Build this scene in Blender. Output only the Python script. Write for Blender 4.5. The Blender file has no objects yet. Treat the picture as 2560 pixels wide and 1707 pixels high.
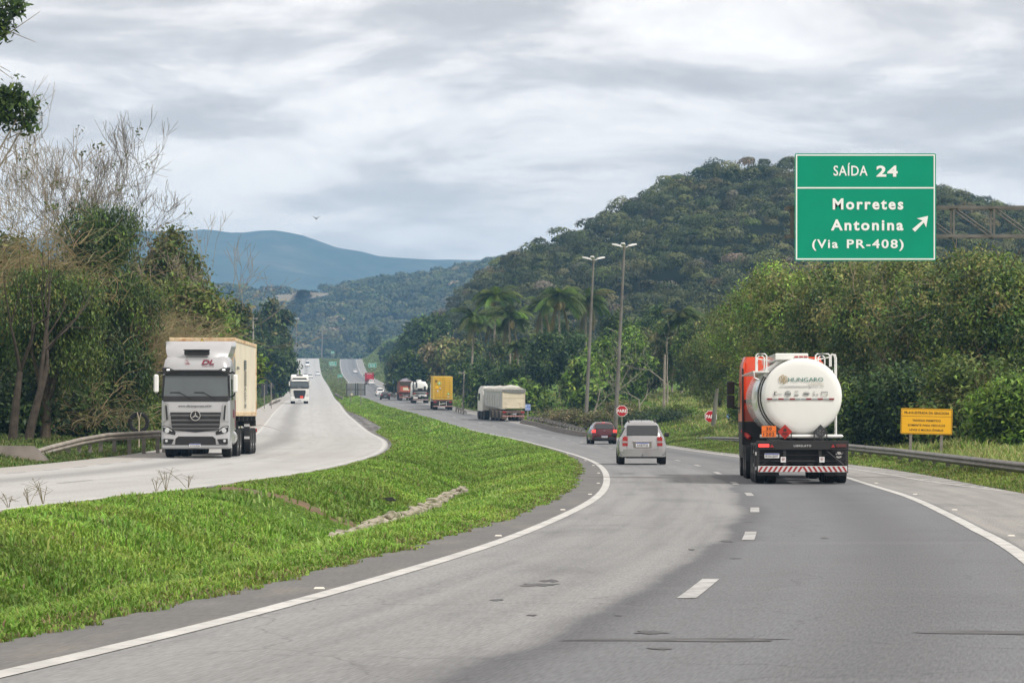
import bpy, math, random
import numpy as np
from mathutils import Vector, Matrix, Euler
R = math.radians
rng = np.random.default_rng(7)
random.seed(7)
SC = bpy.context.scene
COL = SC.collection

# ---------------------------------------------------------------- camera
F, CX, HY, EYE = 8640.0, 1280.0, 1085.0, 1.41      # photo pixels: focal length, centre column, horizon row; eye height in metres
cam = bpy.data.cameras.new("camera")
cam.sensor_width = 36.0
cam.lens = F / 2560 * 36
cam.shift_y = (HY - 853.5) / 2560
cam.clip_start, cam.clip_end = 0.5, 30000
cam_o = bpy.data.objects.new("camera", cam)
cam_o.location = (0, 0, EYE)
cam_o.rotation_euler = (R(90), 0, 0)
COL.objects.link(cam_o)
SC.camera = cam_o

# ---------------------------------------------------------------- world
SUN_AZ, SUN_EL = 128.0, 48.0
w = bpy.data.worlds.new("World")
SC.world = w
w.use_nodes = True
nt = w.node_tree
nt.nodes.clear()
def N(t, **k):
    n = nt.nodes.new(t)
    for a, b in k.items(): setattr(n, a, b)
    return n
out = N('ShaderNodeOutputWorld')
bg = N('ShaderNodeBackground'); bg.inputs[1].default_value = 0.1
nt.links.new(bg.outputs[0], out.inputs[0])
sky = N('ShaderNodeTexSky'); sky.sky_type = 'NISHITA'; sky.sun_disc = False
sky.sun_elevation = R(SUN_EL); sky.sun_rotation = R(SUN_AZ)
tc = N('ShaderNodeTexCoord'); sep = N('ShaderNodeSeparateXYZ')
nt.links.new(tc.outputs['Generated'], sep.inputs[0])
def M(op, a, b=None, clamp=False):
    n = N('ShaderNodeMath', operation=op); n.use_clamp = clamp
    for i, v in enumerate((a, b)):
        if v is None: continue
        if isinstance(v, (int, float)): n.inputs[i].default_value = v
        else: nt.links.new(v, n.inputs[i])
    return n.outputs[0]
def CR(val, stops):
    n = N('ShaderNodeValToRGB')
    e = n.color_ramp.elements
    while len(e) < len(stops): e.new(0.5)
    for i, (p, c) in enumerate(stops):
        e[i].position = p; e[i].color = (*c, 1)
    nt.links.new(val, n.inputs[0])
    return n.outputs[0]
hh = M('ADD', M('MAXIMUM', sep.outputs[2], 0.0), 0.24)
cu, cv = M('DIVIDE', sep.outputs[0], hh), M('DIVIDE', sep.outputs[1], hh)
def cloud_noise(su, sv, off, detail, rough, dist, dv=0.0):
    cmb = N('ShaderNodeCombineXYZ')
    nt.links.new(M('MULTIPLY', cu, su), cmb.inputs[0]); nt.links.new(M('ADD', M('MULTIPLY', cv, sv), dv), cmb.inputs[1]); cmb.inputs[2].default_value = off
    n = N('ShaderNodeTexNoise'); n.inputs['Scale'].default_value = 1.0
    n.inputs['Detail'].default_value = detail; n.inputs['Roughness'].default_value = rough; n.inputs['Distortion'].default_value = dist
    nt.links.new(cmb.outputs[0], n.inputs['Vector'])
    return n.outputs['Fac']
n1 = cloud_noise(3.0, 3.7, 2.2, 9, 0.56, 0.3)
n1b = cloud_noise(3.0, 3.7, 2.2, 5, 0.52, 0.3, 0.2)          # the same clouds sampled a little higher: lit tops, darker undersides
mixv = M('ADD', n1, M('MULTIPLY', M('SUBTRACT', n1, n1b), 0.55))
cl = CR(mixv, [(0.35, (7.0, 6.3, 5.8)), (0.44, (8.6, 7.8, 7.25)), (0.49, (10.3, 9.35, 8.65)), (0.53, (11.6, 10.6, 9.8)), (0.64, (13.6, 12.5, 11.4))])
lowf = M('MULTIPLY', M('MULTIPLY', M('SUBTRACT', 0.1, sep.outputs[2]), 13.0, clamp=True), 0.62)      # nearer the horizon a warm tint in the cloud colour offsets the blue haze
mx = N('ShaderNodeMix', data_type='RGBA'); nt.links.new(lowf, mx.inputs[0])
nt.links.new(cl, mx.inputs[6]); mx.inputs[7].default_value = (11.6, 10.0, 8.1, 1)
sk = N('ShaderNodeMix', data_type='RGBA'); sk.inputs[0].default_value = 0.06
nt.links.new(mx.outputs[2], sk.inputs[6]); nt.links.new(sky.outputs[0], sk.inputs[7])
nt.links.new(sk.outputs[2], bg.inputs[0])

# ---------------------------------------------------------------- sun and exposure
sl = bpy.data.lights.new("sun", 'SUN'); sl.energy = 3.3; sl.angle = R(5); sl.color = (1.0, 0.95, 0.87)
so = bpy.data.objects.new("sun", sl); COL.objects.link(so)
sv_ = Vector((math.sin(R(SUN_AZ)) * math.cos(R(SUN_EL)), math.cos(R(SUN_AZ)) * math.cos(R(SUN_EL)), math.sin(R(SUN_EL))))
so.rotation_euler = (-sv_).to_track_quat('-Z', 'Y').to_euler()
so.location = (0, 0, 60)
SC.view_settings.view_transform = 'Standard'
SC.view_settings.look = 'None'
SC.view_settings.gamma = 1
SC.view_settings.exposure = 0.14
SC.render.engine = 'CYCLES'
cy = SC.cycles
cy.max_bounces = 5; cy.diffuse_bounces = 3; cy.glossy_bounces = 3; cy.transmission_bounces = 4
cy.volume_bounces = 1; cy.transparent_max_bounces = 8
cy.use_denoising = True
try: cy.denoising_prefilter = 'ACCURATE'
except Exception: pass

# ---------------------------------------------------------------- materials
MATS = {}
def mat(name, col, rough=0.6, metal=0.0, var=0.0, vscale=3.0, bump=0.0, bscale=40.0, coat=0.0, spec=0.5, dirt=None, dscale=1.5, demit=None):
    """procedural principled material: base colour with noise variation, optional dirt colour, optional bump"""
    if name in MATS: return MATS[name]
    m = bpy.data.materials.new(name); m.use_nodes = True
    t = m.node_tree; b = t.nodes['Principled BSDF']
    b.inputs['Roughness'].default_value = rough; b.inputs['Metallic'].default_value = metal
    b.inputs['Specular IOR Level'].default_value = spec
    b.inputs['Coat Weight'].default_value = coat; b.inputs['Coat Roughness'].default_value = 0.08
    tcn = t.nodes.new('ShaderNodeTexCoord')
    no = t.nodes.new('ShaderNodeTexNoise'); no.inputs['Scale'].default_value = vscale; no.inputs['Detail'].default_value = 5
    t.links.new(tcn.outputs['Object'], no.inputs['Vector'])
    mr = t.nodes.new('ShaderNodeMapRange'); mr.inputs[1].default_value = 0.3; mr.inputs[2].default_value = 0.7
    mr.inputs[3].default_value = 1 - var; mr.inputs[4].default_value = 1 + var
    t.links.new(no.outputs['Fac'], mr.inputs[0])
    vm = t.nodes.new('ShaderNodeVectorMath'); vm.operation = 'SCALE'; vm.inputs[0].default_value = col[:3]
    t.links.new(mr.outputs[0], vm.inputs['Scale'])
    src = vm.outputs[0]
    if dirt is not None:
        n2 = t.nodes.new('ShaderNodeTexNoise'); n2.inputs['Scale'].default_value = dscale; n2.inputs['Detail'].default_value = 8; n2.inputs['Roughness'].default_value = 0.65
        t.links.new(tcn.outputs['Object'], n2.inputs['Vector'])
        r2 = t.nodes.new('ShaderNodeMapRange'); r2.inputs[1].default_value = dirt[1]; r2.inputs[2].default_value = dirt[1] + 0.18
        t.links.new(n2.outputs['Fac'], r2.inputs[0])
        mxn = t.nodes.new('ShaderNodeMix'); mxn.data_type = 'RGBA'
        t.links.new(r2.outputs[0], mxn.inputs[0]); t.links.new(src, mxn.inputs[6]); mxn.inputs[7].default_value = (*dirt[0], 1)
        src = mxn.outputs[2]
    t.links.new(src, b.inputs['Base Color'])
    if bump:
        bn = t.nodes.new('ShaderNodeTexNoise'); bn.inputs['Scale'].default_value = bscale; bn.inputs['Detail'].default_value = 4
        t.links.new(tcn.outputs['Object'], bn.inputs['Vector'])
        bp = t.nodes.new('ShaderNodeBump'); bp.inputs['Strength'].default_value = bump; bp.inputs['Distance'].default_value = 0.03
        t.links.new(bn.outputs['Fac'], bp.inputs['Height']); t.links.new(bp.outputs[0], b.inputs['Normal'])
    MATS[name] = m
    return m
def leafmat(name, trans=0.3, rough=0.55):
    """foliage: colour from the mesh's own per-leaf 'Col' attribute, part translucent"""
    if name in MATS: return MATS[name]
    m = bpy.data.materials.new(name); m.use_nodes = True
    t = m.node_tree; b = t.nodes['Principled BSDF']
    b.inputs['Roughness'].default_value = rough; b.inputs['Specular IOR Level'].default_value = 0.3
    a = t.nodes.new('ShaderNodeAttribute'); a.attribute_name = 'Col'
    t.links.new(a.outputs['Color'], b.inputs['Base Color'])
    tr = t.nodes.new('ShaderNodeBsdfTranslucent'); t.links.new(a.outputs['Color'], tr.inputs['Color'])
    ms = t.nodes.new('ShaderNodeMixShader'); ms.inputs[0].default_value = trans
    t.links.new(b.outputs[0], ms.inputs[1]); t.links.new(tr.outputs[0], ms.inputs[2])
    t.links.new(ms.outputs[0], t.nodes['Material Output'].inputs[0])
    MATS[name] = m
    return m
def emis(name, col, s, base=None):
    m = mat(name, base or col, 0.3)
    b = m.node_tree.nodes['Principled BSDF']
    b.inputs['Emission Color'].default_value = (*col, 1); b.inputs['Emission Strength'].default_value = s
    return m

# ---------------------------------------------------------------- object helpers
def tag(o, label=None, cat=None, group=None, kind=None):
    for k, v in (('label', label), ('category', cat), ('group', group), ('kind', kind)):
        if v: o[k] = v
    return o
def thing(name, label, cat, loc=(0, 0, 0), rz=0.0, group=None, rx=0.0, ry=0.0):
    o = bpy.data.objects.new(name, None); COL.objects.link(o)
    o.location = loc; o.rotation_euler = (rx, ry, rz)
    o.empty_display_size = 0.2
    return tag(o, label, cat, group)
def link(name, me, parent=None):
    o = bpy.data.objects.new(name, me); COL.objects.link(o)
    if parent is not None: o.parent = parent
    return o
class MB:
    def __init__(s): s.v, s.f, s.m, s.c = [], [], [], 0
    def add(s, vs, fs, m=0):
        k = len(s.v); s.v += [tuple(p) for p in vs]
        for f in fs: s.f.append(tuple(i + k for i in f)); s.m.append(m)
        return s
    def box(s, x0, x1, y0, y1, z0, z1, b=0.0, m=0):
        x0, x1 = min(x0, x1), max(x0, x1); y0, y1 = min(y0, y1), max(y0, y1); z0, z1 = min(z0, z1), max(z0, z1)
        if b <= 0:
            vs = [(x, y, z) for z in (z0, z1) for y in (y0, y1) for x in (x0, x1)]
            return s.add(vs, [(0, 2, 3, 1), (4, 5, 7, 6), (0, 1, 5, 4), (2, 6, 7, 3), (0, 4, 6, 2), (1, 3, 7, 5)], m)
        b = min(b, (x1 - x0) * .49, (y1 - y0) * .49, (z1 - z0) * .49)
        vs, ix = [], {}
        for i, x in enumerate((x0, x1)):
            for j, y in enumerate((y0, y1)):
                for k, z in enumerate((z0, z1)):
                    sx, sy, sz = (1 - 2 * i) * b, (1 - 2 * j) * b, (1 - 2 * k) * b
                    ix[i, j, k] = len(vs)
                    vs += [(x, y + sy, z + sz), (x + sx, y, z + sz), (x + sx, y + sy, z)]
        I = lambda i, j, k, a: ix[i, j, k] + a
        fs = []
        for i in (0, 1): fs.append([I(i, 0, 0, 0), I(i, 1, 0, 0), I(i, 1, 1, 0), I(i, 0, 1, 0)])
        for j in (0, 1): fs.append([I(0, j, 0, 1), I(1, j, 0, 1), I(1, j, 1, 1), I(0, j, 1, 1)])
        for k in (0, 1): fs.append([I(0, 0, k, 2), I(1, 0, k, 2), I(1, 1, k, 2), I(0, 1, k, 2)])
        for j in (0, 1):
            for k in (0, 1): fs.append([I(0, j, k, 1), I(1, j, k, 1), I(1, j, k, 2), I(0, j, k, 2)])
        for i in (0, 1):
            for k in (0, 1): fs.append([I(i, 0, k, 0), I(i, 1, k, 0), I(i, 1, k, 2), I(i, 0, k, 2)])
        for i in (0, 1):
            for j in (0, 1): fs.append([I(i, j, 0, 0), I(i, j, 1, 0), I(i, j, 1, 1), I(i, j, 0, 1)])
        for i in (0, 1):
            for j in (0, 1):
                for k in (0, 1): fs.append([I(i, j, k, 0), I(i, j, k, 1), I(i, j, k, 2)])
        return s.add(vs, fs, m)
    def loft(s, loops, cap0=True, cap1=True, m=0):
        n = len(loops[0]); vs = [p for l in loops for p in l]; fs = []
        for a in range(len(loops) - 1):
            for i in range(n):
                j = (i + 1) % n
                fs.append((a * n + i, a * n + j, (a + 1) * n + j, (a + 1) * n + i))
        if cap0: fs.append(tuple(range(n - 1, -1, -1)))
        if cap1: fs.append(tuple((len(loops) - 1) * n + i for i in range(n)))
        return s.add(vs, fs, m)
    def tube(s, pts, r, n=8, m=0, cap=True):
        pts = [Vector(p) for p in pts]; loops = []
        rs = r if isinstance(r, (list, tuple)) else [r] * len(pts)
        ref = None
        for i, p in enumerate(pts):
            d = (pts[min(i + 1, len(pts) - 1)] - pts[max(i - 1, 0)]).normalized()
            if ref is None: ref = Vector((0, 0, 1)) if abs(d.z) < 0.9 else Vector((1, 0, 0))
            u = d.cross(ref)
            u = u.normalized() if u.length > 1e-6 else d.orthogonal().normalized()
            v = d.cross(u)
            loops.append([p + (u * math.cos(2 * math.pi * k / n) + v * math.sin(2 * math.pi * k / n)) * rs[i] for k in range(n)])
        return s.loft(loops, cap, cap, m)
    def cyl(s, p0, p1, r, r1=None, n=20, m=0): return s.tube([p0, p1], [r, r if r1 is None else r1], n, m)
    def prism(s, pts, vec, m=0):
        a = [Vector(p) for p in pts]; v = Vector(vec)
        return s.loft([a, [p + v for p in a]], True, True, m)
    def pxz(s, poly, y0, y1, m=0): return s.prism([(x, y0, z) for x, z in poly], (0, y1 - y0, 0), m)
    def pyz(s, poly, x0, x1, m=0): return s.prism([(x0, y, z) for y, z in poly], (x1 - x0, 0, 0), m)
    def pxy(s, poly, z0, z1, m=0): return s.prism([(x, y, z0) for x, y in poly], (0, 0, z1 - z0), m)
    def revolve_x(s, prof, cx, cy_, cz, n=24, m=0, cap=True):
        loops = [[(cx + dx, cy_ + r * math.cos(2 * math.pi * k / n), cz + r * math.sin(2 * math.pi * k / n)) for k in range(n)] for dx, r in prof]
        return s.loft(loops, cap, cap, m)
    def mesh(s, name, mats, smooth=35):
        me = bpy.data.meshes.new(name); me.from_pydata(s.v, [], s.f)
        for q in (mats if isinstance(mats, (list, tuple)) else [mats]): me.materials.append(q)
        me.polygons.foreach_set('material_index', s.m)
        import bmesh
        bm = bmesh.new(); bm.from_mesh(me); bmesh.ops.recalc_face_normals(bm, faces=bm.faces); bm.to_mesh(me); bm.free()
        if smooth:
            me.polygons.foreach_set('use_smooth', [True] * len(me.polygons))
            me.set_sharp_from_angle(angle=R(smooth))
        me.update()
        return me
    def build(s, name, mats, parent=None, smooth=35):
        return link(name, s.mesh(name, mats, smooth), parent)
def rrect(cx, cz, w_, h_, r, n=4):
    o = []
    for (sx, sz, a0) in ((1, 1, 0), (-1, 1, 90), (-1, -1, 180), (1, -1, 270)):
        for k in range(n + 1):
            a = R(a0 + 90 * k / n)
            o.append((cx + sx * (w_ / 2 - r) + r * math.cos(a), cz + sz * (h_ / 2 - r) + r * math.sin(a)))
    return o
def circ(cx, cz, r, n=24): return [(cx + r * math.cos(2 * math.pi * k / n), cz + r * math.sin(2 * math.pi * k / n)) for k in range(n)]
def np_mesh(name, verts, faces, mats, cols=None, smooth=False):
    me = bpy.data.meshes.new(name)
    verts = np.ascontiguousarray(verts, dtype=np.float32); faces = np.ascontiguousarray(faces, dtype=np.int32)
    nv, (nf, k) = len(verts), faces.shape
    me.vertices.add(nv); me.vertices.foreach_set('co', verts.ravel())
    me.loops.add(nf * k); me.loops.foreach_set('vertex_index', faces.ravel())
    me.polygons.add(nf); me.polygons.foreach_set('loop_start', np.arange(0, nf * k, k, dtype=np.int32))
    if cols is not None:
        at = me.attributes.new('Col', 'FLOAT_COLOR', 'POINT')
        c4 = np.ones((nv, 4), np.float32); c4[:, :3] = cols
        at.data.foreach_set('color', c4.ravel())
    for q in (mats if isinstance(mats, (list, tuple)) else [mats]): me.materials.append(q)
    me.update(calc_edges=True); me.validate()
    if smooth: me.polygons.foreach_set('use_smooth', [True] * nf)
    return me
FACE = {'front': (R(90), 0, R(180)), 'rear': (R(90), 0, 0), 'left': (R(90), 0, R(-90)), 'right': (R(90), 0, R(90)), 'up': (0, 0, 0)}
def text(body, loc, size, face, m, parent, bold=0.0, spacing=1.0, name='lettering', depth=0.006, rot=None, shear=0.0):
    """size = (width, height): the lettering is fitted to it, centred on loc"""
    cu_ = bpy.data.curves.new('t', 'FONT'); cu_.body = body; cu_.size = 1.0; cu_.extrude = 0.01; cu_.offset = bold; cu_.space_character = spacing
    cu_.resolution_u = 3; cu_.shear = shear
    cu_.align_x = 'CENTER'
    o = bpy.data.objects.new('t', cu_); COL.objects.link(o)
    dg = bpy.context.evaluated_depsgraph_get()
    me = bpy.data.meshes.new_from_object(o.evaluated_get(dg))
    bpy.data.objects.remove(o); bpy.data.curves.remove(cu_)
    co = np.empty(len(me.vertices) * 3); me.vertices.foreach_get('co', co); co = co.reshape(-1, 3)
    lo, hi = co.min(0), co.max(0); c = (lo + hi) / 2
    sx = (size[0] / (hi[0] - lo[0])) if size[0] else None
    sy = (size[1] / (hi[1] - lo[1])) if size[1] else None
    sx = sx or sy; sy = sy or sx
    co = (co - c) * np.array([sx, sy, depth / 0.02])
    me.vertices.foreach_set('co', co.ravel())
    me.materials.clear(); me.materials.append(m); me.update()
    me.name = name
    ob = link(name, me, parent)
    ob.location = loc; ob.rotation_euler = rot or FACE[face]
    return ob
# ---------------------------------------------------------------- road profiles (measured from the place: depth Y -> height, edge positions)
def interp(tab):
    a = np.array(tab, float)
    return lambda q: np.interp(q, a[:, 0], a[:, 1])
def smooth_tab(tab, s=1.0):
    """piecewise linear table resampled and lightly smoothed along the road"""
    a = np.array(tab, float); lg = np.linspace(math.log(8), math.log(2500), 700); y = np.exp(lg)
    v = np.interp(y, a[:, 0], a[:, 1]); k = np.exp(-0.5 * (np.arange(-25, 26) / (9 * s)) ** 2); k /= k.sum()
    vp = np.concatenate([np.full(25, v[0]) + (v[1] - v[0]) * np.arange(-25, 0), v, np.full(25, v[-1])])
    v = np.convolve(vp, k, 'valid')
    return lambda q: np.interp(q, y, v)
HR = smooth_tab([(8, 0), (95, .03), (129, .28), (165, .36), (195, .48), (243, .85), (317, 1.6), (364, 2.85), (435, 4.5), (530, 6.1), (617, 7.6), (771, 10.1), (937, 14.6),
                 (1150, 19.3), (1371, 24.8), (1420, 26.6), (1612, 38.0), (1680, 40.3), (1750, 41), (1850, 39), (2000, 32), (2500, 10)])
HL = smooth_tab([(8, .1), (52, .25), (100, .42), (127, .54), (148, .7), (167, .88), (232, 1.45), (324, 2.95), (400, 4.3), (480, 5.75), (617, 7.8), (771, 10.4), (937, 14.8),
                 (1150, 19.5), (1371, 25), (1525, 32.5), (1640, 39.5), (1700, 41.2), (1760, 41.5), (1850, 39.5), (2000, 32), (2500, 10)])
def track(pts, H):
    """photo trace (column, row) of a line lying on a road of profile H -> X as a function of depth"""
    a = np.array(sorted(pts, key=lambda p: p[1]), float)
    ys = np.exp(np.linspace(math.log(15), math.log(1700), 900))
    rows = HY - (H(ys) - EYE) / ys * F
    px = np.interp(rows, a[:, 1], a[:, 0])
    ok = (rows >= a[0, 1] - 3) & (rows <= a[-1, 1] + 3)
    X = (px - CX) / F * ys
    return np.interp(ys, ys[ok], X[ok]), ys, ok
RLp = [(0, 1685), (272, 1622), (544, 1557), (816, 1484), (1088, 1405), (1280, 1345), (1380, 1300), (1457, 1266.5), (1506, 1234), (1518, 1205), (1518, 1179), (1498, 1160), (1457, 1142), (1400, 1124), (1318, 1103), (1212, 1077.6)]
LRp = [(0, 1271), (272, 1244), (544, 1211.6), (722, 1187), (812, 1170.6), (886, 1152), (947, 1134), (965, 1117.6), (965, 1103), (951, 1091), (926.5, 1085), (914, 1074.7), (886, 1050), (861, 1030), (854, 1014), (841, 1001), (835.7, 995.7), (827, 974.7), (814.7, 956), (805, 938), (801, 924), (797, 882)]
def as_fn(X, ys, s=1.2):
    return smooth_tab(list(zip(ys, X)), s)
_x, _ys, _ok = track(RLp, HR)
rl = [(y, x) for x, y, k in zip(_x, _ys, _ok) if k and 20 < y < 300]
sl0 = (rl[12][1] - rl[0][1]) / (rl[12][0] - rl[0][0])
rl = [(8, rl[0][1] - sl0 * (rl[0][0] - 8))] + rl
rl += [(364, -7.8), (435, -15.3), (530, -20.5), (617, -25.8), (771, -34.5), (937, -43.5), (1150, -54.5), (1371, -67), (1520, -76), (1640, -82), (1760, -86), (2000, -96), (2500, -110)]
X_RL = smooth_tab(rl, 1.6)
W_R = interp([(8, 6.5), (50, 6.5), (63, 6.65), (80, 6.95), (108, 7.3), (2500, 7.3)])
X_RR = lambda q: X_RL(q) + W_R(q)
_x, _ys, _ok = track(LRp, HL)
lr = [(y, x) for x, y, k in zip(_x, _ys, _ok) if k and 50 < y < 1600]
lr = [(8, lr[0][1] - 1.2)] + lr + [(1760, -99), (2000, -110), (2500, -125)]
X_LR = smooth_tab(lr, 1.3)
X_LL = lambda q: X_LR(q) - 7.45
X_LO = lambda q: X_LL(q) - np.interp(q, [8, 90, 130, 200, 350, 480, 900, 1500, 2500], [1.6, 2.0, 2.2, 2.6, 2.6, 2.2, 2.4, 2.6, 2.6])
X_LP = lambda q: X_LR(q) + np.interp(q, [8, 60, 120, 200, 235, 260, 330, 360, 380, 2500], [.35, .35, .3, .4, .5, 1.5, 1.3, .8, .35, .3])
X_RP = lambda q: X_RL(q) - np.interp(q, [8, 20, 45, 75, 105, 140, 180, 250, 320, 2500], [.95, .95, .95, .9, .95, .7, .55, .45, .4, .5])
X_RO = lambda q: X_RR(q) + np.interp(q, [8, 60, 75, 100, 118, 135, 160, 185, 230, 270, 330, 420, 620, 800, 1000, 1700, 2500], [2.6, 2.9, 3.0, 2.9, 2.6, 2.1, 1.4, .9, 1.0, 1.3, 2.6, 2.2, 2.4, 2.6, 3.0, 3.0, 3.0])
RY = np.unique(np.concatenate([np.arange(6, 60, 2.0), np.arange(60, 200, 4.0), np.arange(200, 500, 8.0), np.arange(500, 1100, 15), np.arange(1100, 1900, 20), np.arange(1900, 2501, 60)]))

def bank_l(q): return np.interp(q, [0, 250, 400, 700, 1200, 1600, 2500], [1, 1, 1.2, 1.6, 2.0, 2.0, 1])
def bank_r(q): return np.interp(q, [0, 120, 220, 300, 500, 900, 1250, 1450, 1700, 2500], [.5, .6, .8, 1.15, 1.5, 2.0, 4.5, 8.0, 8.0, 3])
def cross(q):
    """control points across the valley at depth q: (X, Z) from far left to far right"""
    hl, hr = float(HL(q)), float(HR(q))
    lo, lp, rp, ro = float(X_LO(q)), float(X_LP(q)), float(X_RP(q)), float(X_RO(q))
    bl, br = float(bank_l(q)), float(bank_r(q))
    wm = rp - lp
    hump = float(np.interp(q, [0, 280, 360, 560, 640, 2500], [0, 0, .3, .3, .1, .1]))
    dd = float(np.interp(q, [0, 30, 60, 140, 400, 700, 2500], [.35, .55, .6, .55, .5, .4, .2]))
    mid = lp + wm * 0.52
    hm = min(hl, hr) - dd
    pts = [(lo - 700, hl + 14 * bl), (lo - 150, hl + 5 * bl), (lo - 45, hl + 2.4 * bl), (lo - 16, hl + 1.3 * bl), (lo - 6, hl + .55 * bl), (lo - 2.2, hl + .14), (lo, hl),
           (lp, hl), (lp + wm * .08, hl - .02), (lp + wm * .25, hl - .16), (mid - wm * .06, hm + .12), (mid, hm), (mid + wm * .06, hm + .1), (rp - wm * .2, hr - .1 + hump * .6), (rp - wm * .06, hr + .02 + hump), (rp, hr),
           (ro, hr), (ro + 1.6, hr + .06), (ro + 4.5, hr + float(np.interp(q, [0, 60, 250, 330, 2500], [.1, -.12, -.12, .22, .3])) * (br if q > 300 else 1)), (ro + 11, hr + 1.0 * br), (ro + 22, hr + 1.7 * br), (ro + 60, hr + 2.3 * br), (ro + 160, hr + 3 * br), (ro + 700, hr + 12)]
    return pts
CROSS = [cross(q) for q in RY]
CXa = np.array([[p[0] for p in c] for c in CROSS]); CZa = np.array([[p[1] for p in c] for c in CROSS])
def ground(x, y):
    i = int(np.clip(np.searchsorted(RY, y) - 1, 0, len(RY) - 2)); t = min(1, max(0, (y - RY[i]) / (RY[i + 1] - RY[i])))
    return float(np.interp(x, CXa[i] * (1 - t) + CXa[i + 1] * t, CZa[i] * (1 - t) + CZa[i + 1] * t))
def ground_n(xs, ys): return np.array([ground(a, b) for a, b in zip(xs, ys)])
def on_ground(px, py, lo=15, hi=1700):
    """point of the ground seen at photo pixel (px, py)"""
    prev = None
    for q in np.exp(np.linspace(math.log(lo), math.log(hi), 900)):
        x = (px - CX) / F * q; z = EYE + (HY - py) / F * q
        d = z - ground(x, q)
        if d <= 0: return (x, float(q), z)
    return (x, float(q), z)
def at(px, py, y): return ((px - CX) / F * y, y, EYE + (HY - py) / F * y)
def yR(py, lo=100, hi=1700):
    q = np.exp(np.linspace(math.log(lo), math.log(hi), 3000)); rows = HY - (HR(q) - EYE) / q * F
    i = np.argmax(rows <= py); return float(q[i])
def yL(py, lo=100, hi=1700):
    q = np.exp(np.linspace(math.log(lo), math.log(hi), 3000)); rows = HY - (HL(q) - EYE) / q * F
    i = np.argmax(rows <= py); return float(q[i])

# ---------------------------------------------------------------- ground and pavements (they share their edges, so nothing overlaps)
def nodes(m):
    t = m.node_tree
    def nd(tp, **k):
        n = t.nodes.new(tp)
        for a, b in k.items(): setattr(n, a, b)
        return n
    def lk(a, b): t.links.new(a, b)
    def mth(op, a, b=None, c=None, clamp=False):
        n = nd('ShaderNodeMath', operation=op); n.use_clamp = clamp
        for i, v in enumerate((a, b, c)):
            if v is None: continue
            if isinstance(v, (int, float)): n.inputs[i].default_value = v
            else: lk(v, n.inputs[i])
        return n.outputs[0]
    def noise(vec, scale, detail=4, rough=.55, dist=0):
        n = nd('ShaderNodeTexNoise'); n.inputs['Scale'].default_value = scale; n.inputs['Detail'].default_value = detail
        n.inputs['Roughness'].default_value = rough; n.inputs['Distortion'].default_value = dist
        lk(vec, n.inputs['Vector']); return n.outputs['Fac']
    def mapping(vec, sx, sy, sz=1.0):
        n = nd('ShaderNodeMapping'); n.inputs['Scale'].default_value = (sx, sy, sz); lk(vec, n.inputs['Vector']); return n.outputs[0]
    def mix(f, a, b):
        n = nd('ShaderNodeMix', data_type='RGBA')
        if isinstance(f, (int, float)): n.inputs[0].default_value = f
        else: lk(f, n.inputs[0])
        for i, v in ((6, a), (7, b)):
            if isinstance(v, tuple): n.inputs[i].default_value = (*v, 1)
            else: lk(v, n.inputs[i])
        return n.outputs[2]
    def rng_(v, a, b, c=0.0, d=1.0, smooth=True):
        n = nd('ShaderNodeMapRange'); n.interpolation_type = 'SMOOTHSTEP' if smooth else 'LINEAR'
        lk(v, n.inputs[0])
        for i, q in ((1, a), (2, b), (3, c), (4, d)): n.inputs[i].default_value = q
        return n.outputs[0]
    return t, nd, lk, mth, noise, mapping, mix, rng_
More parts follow.
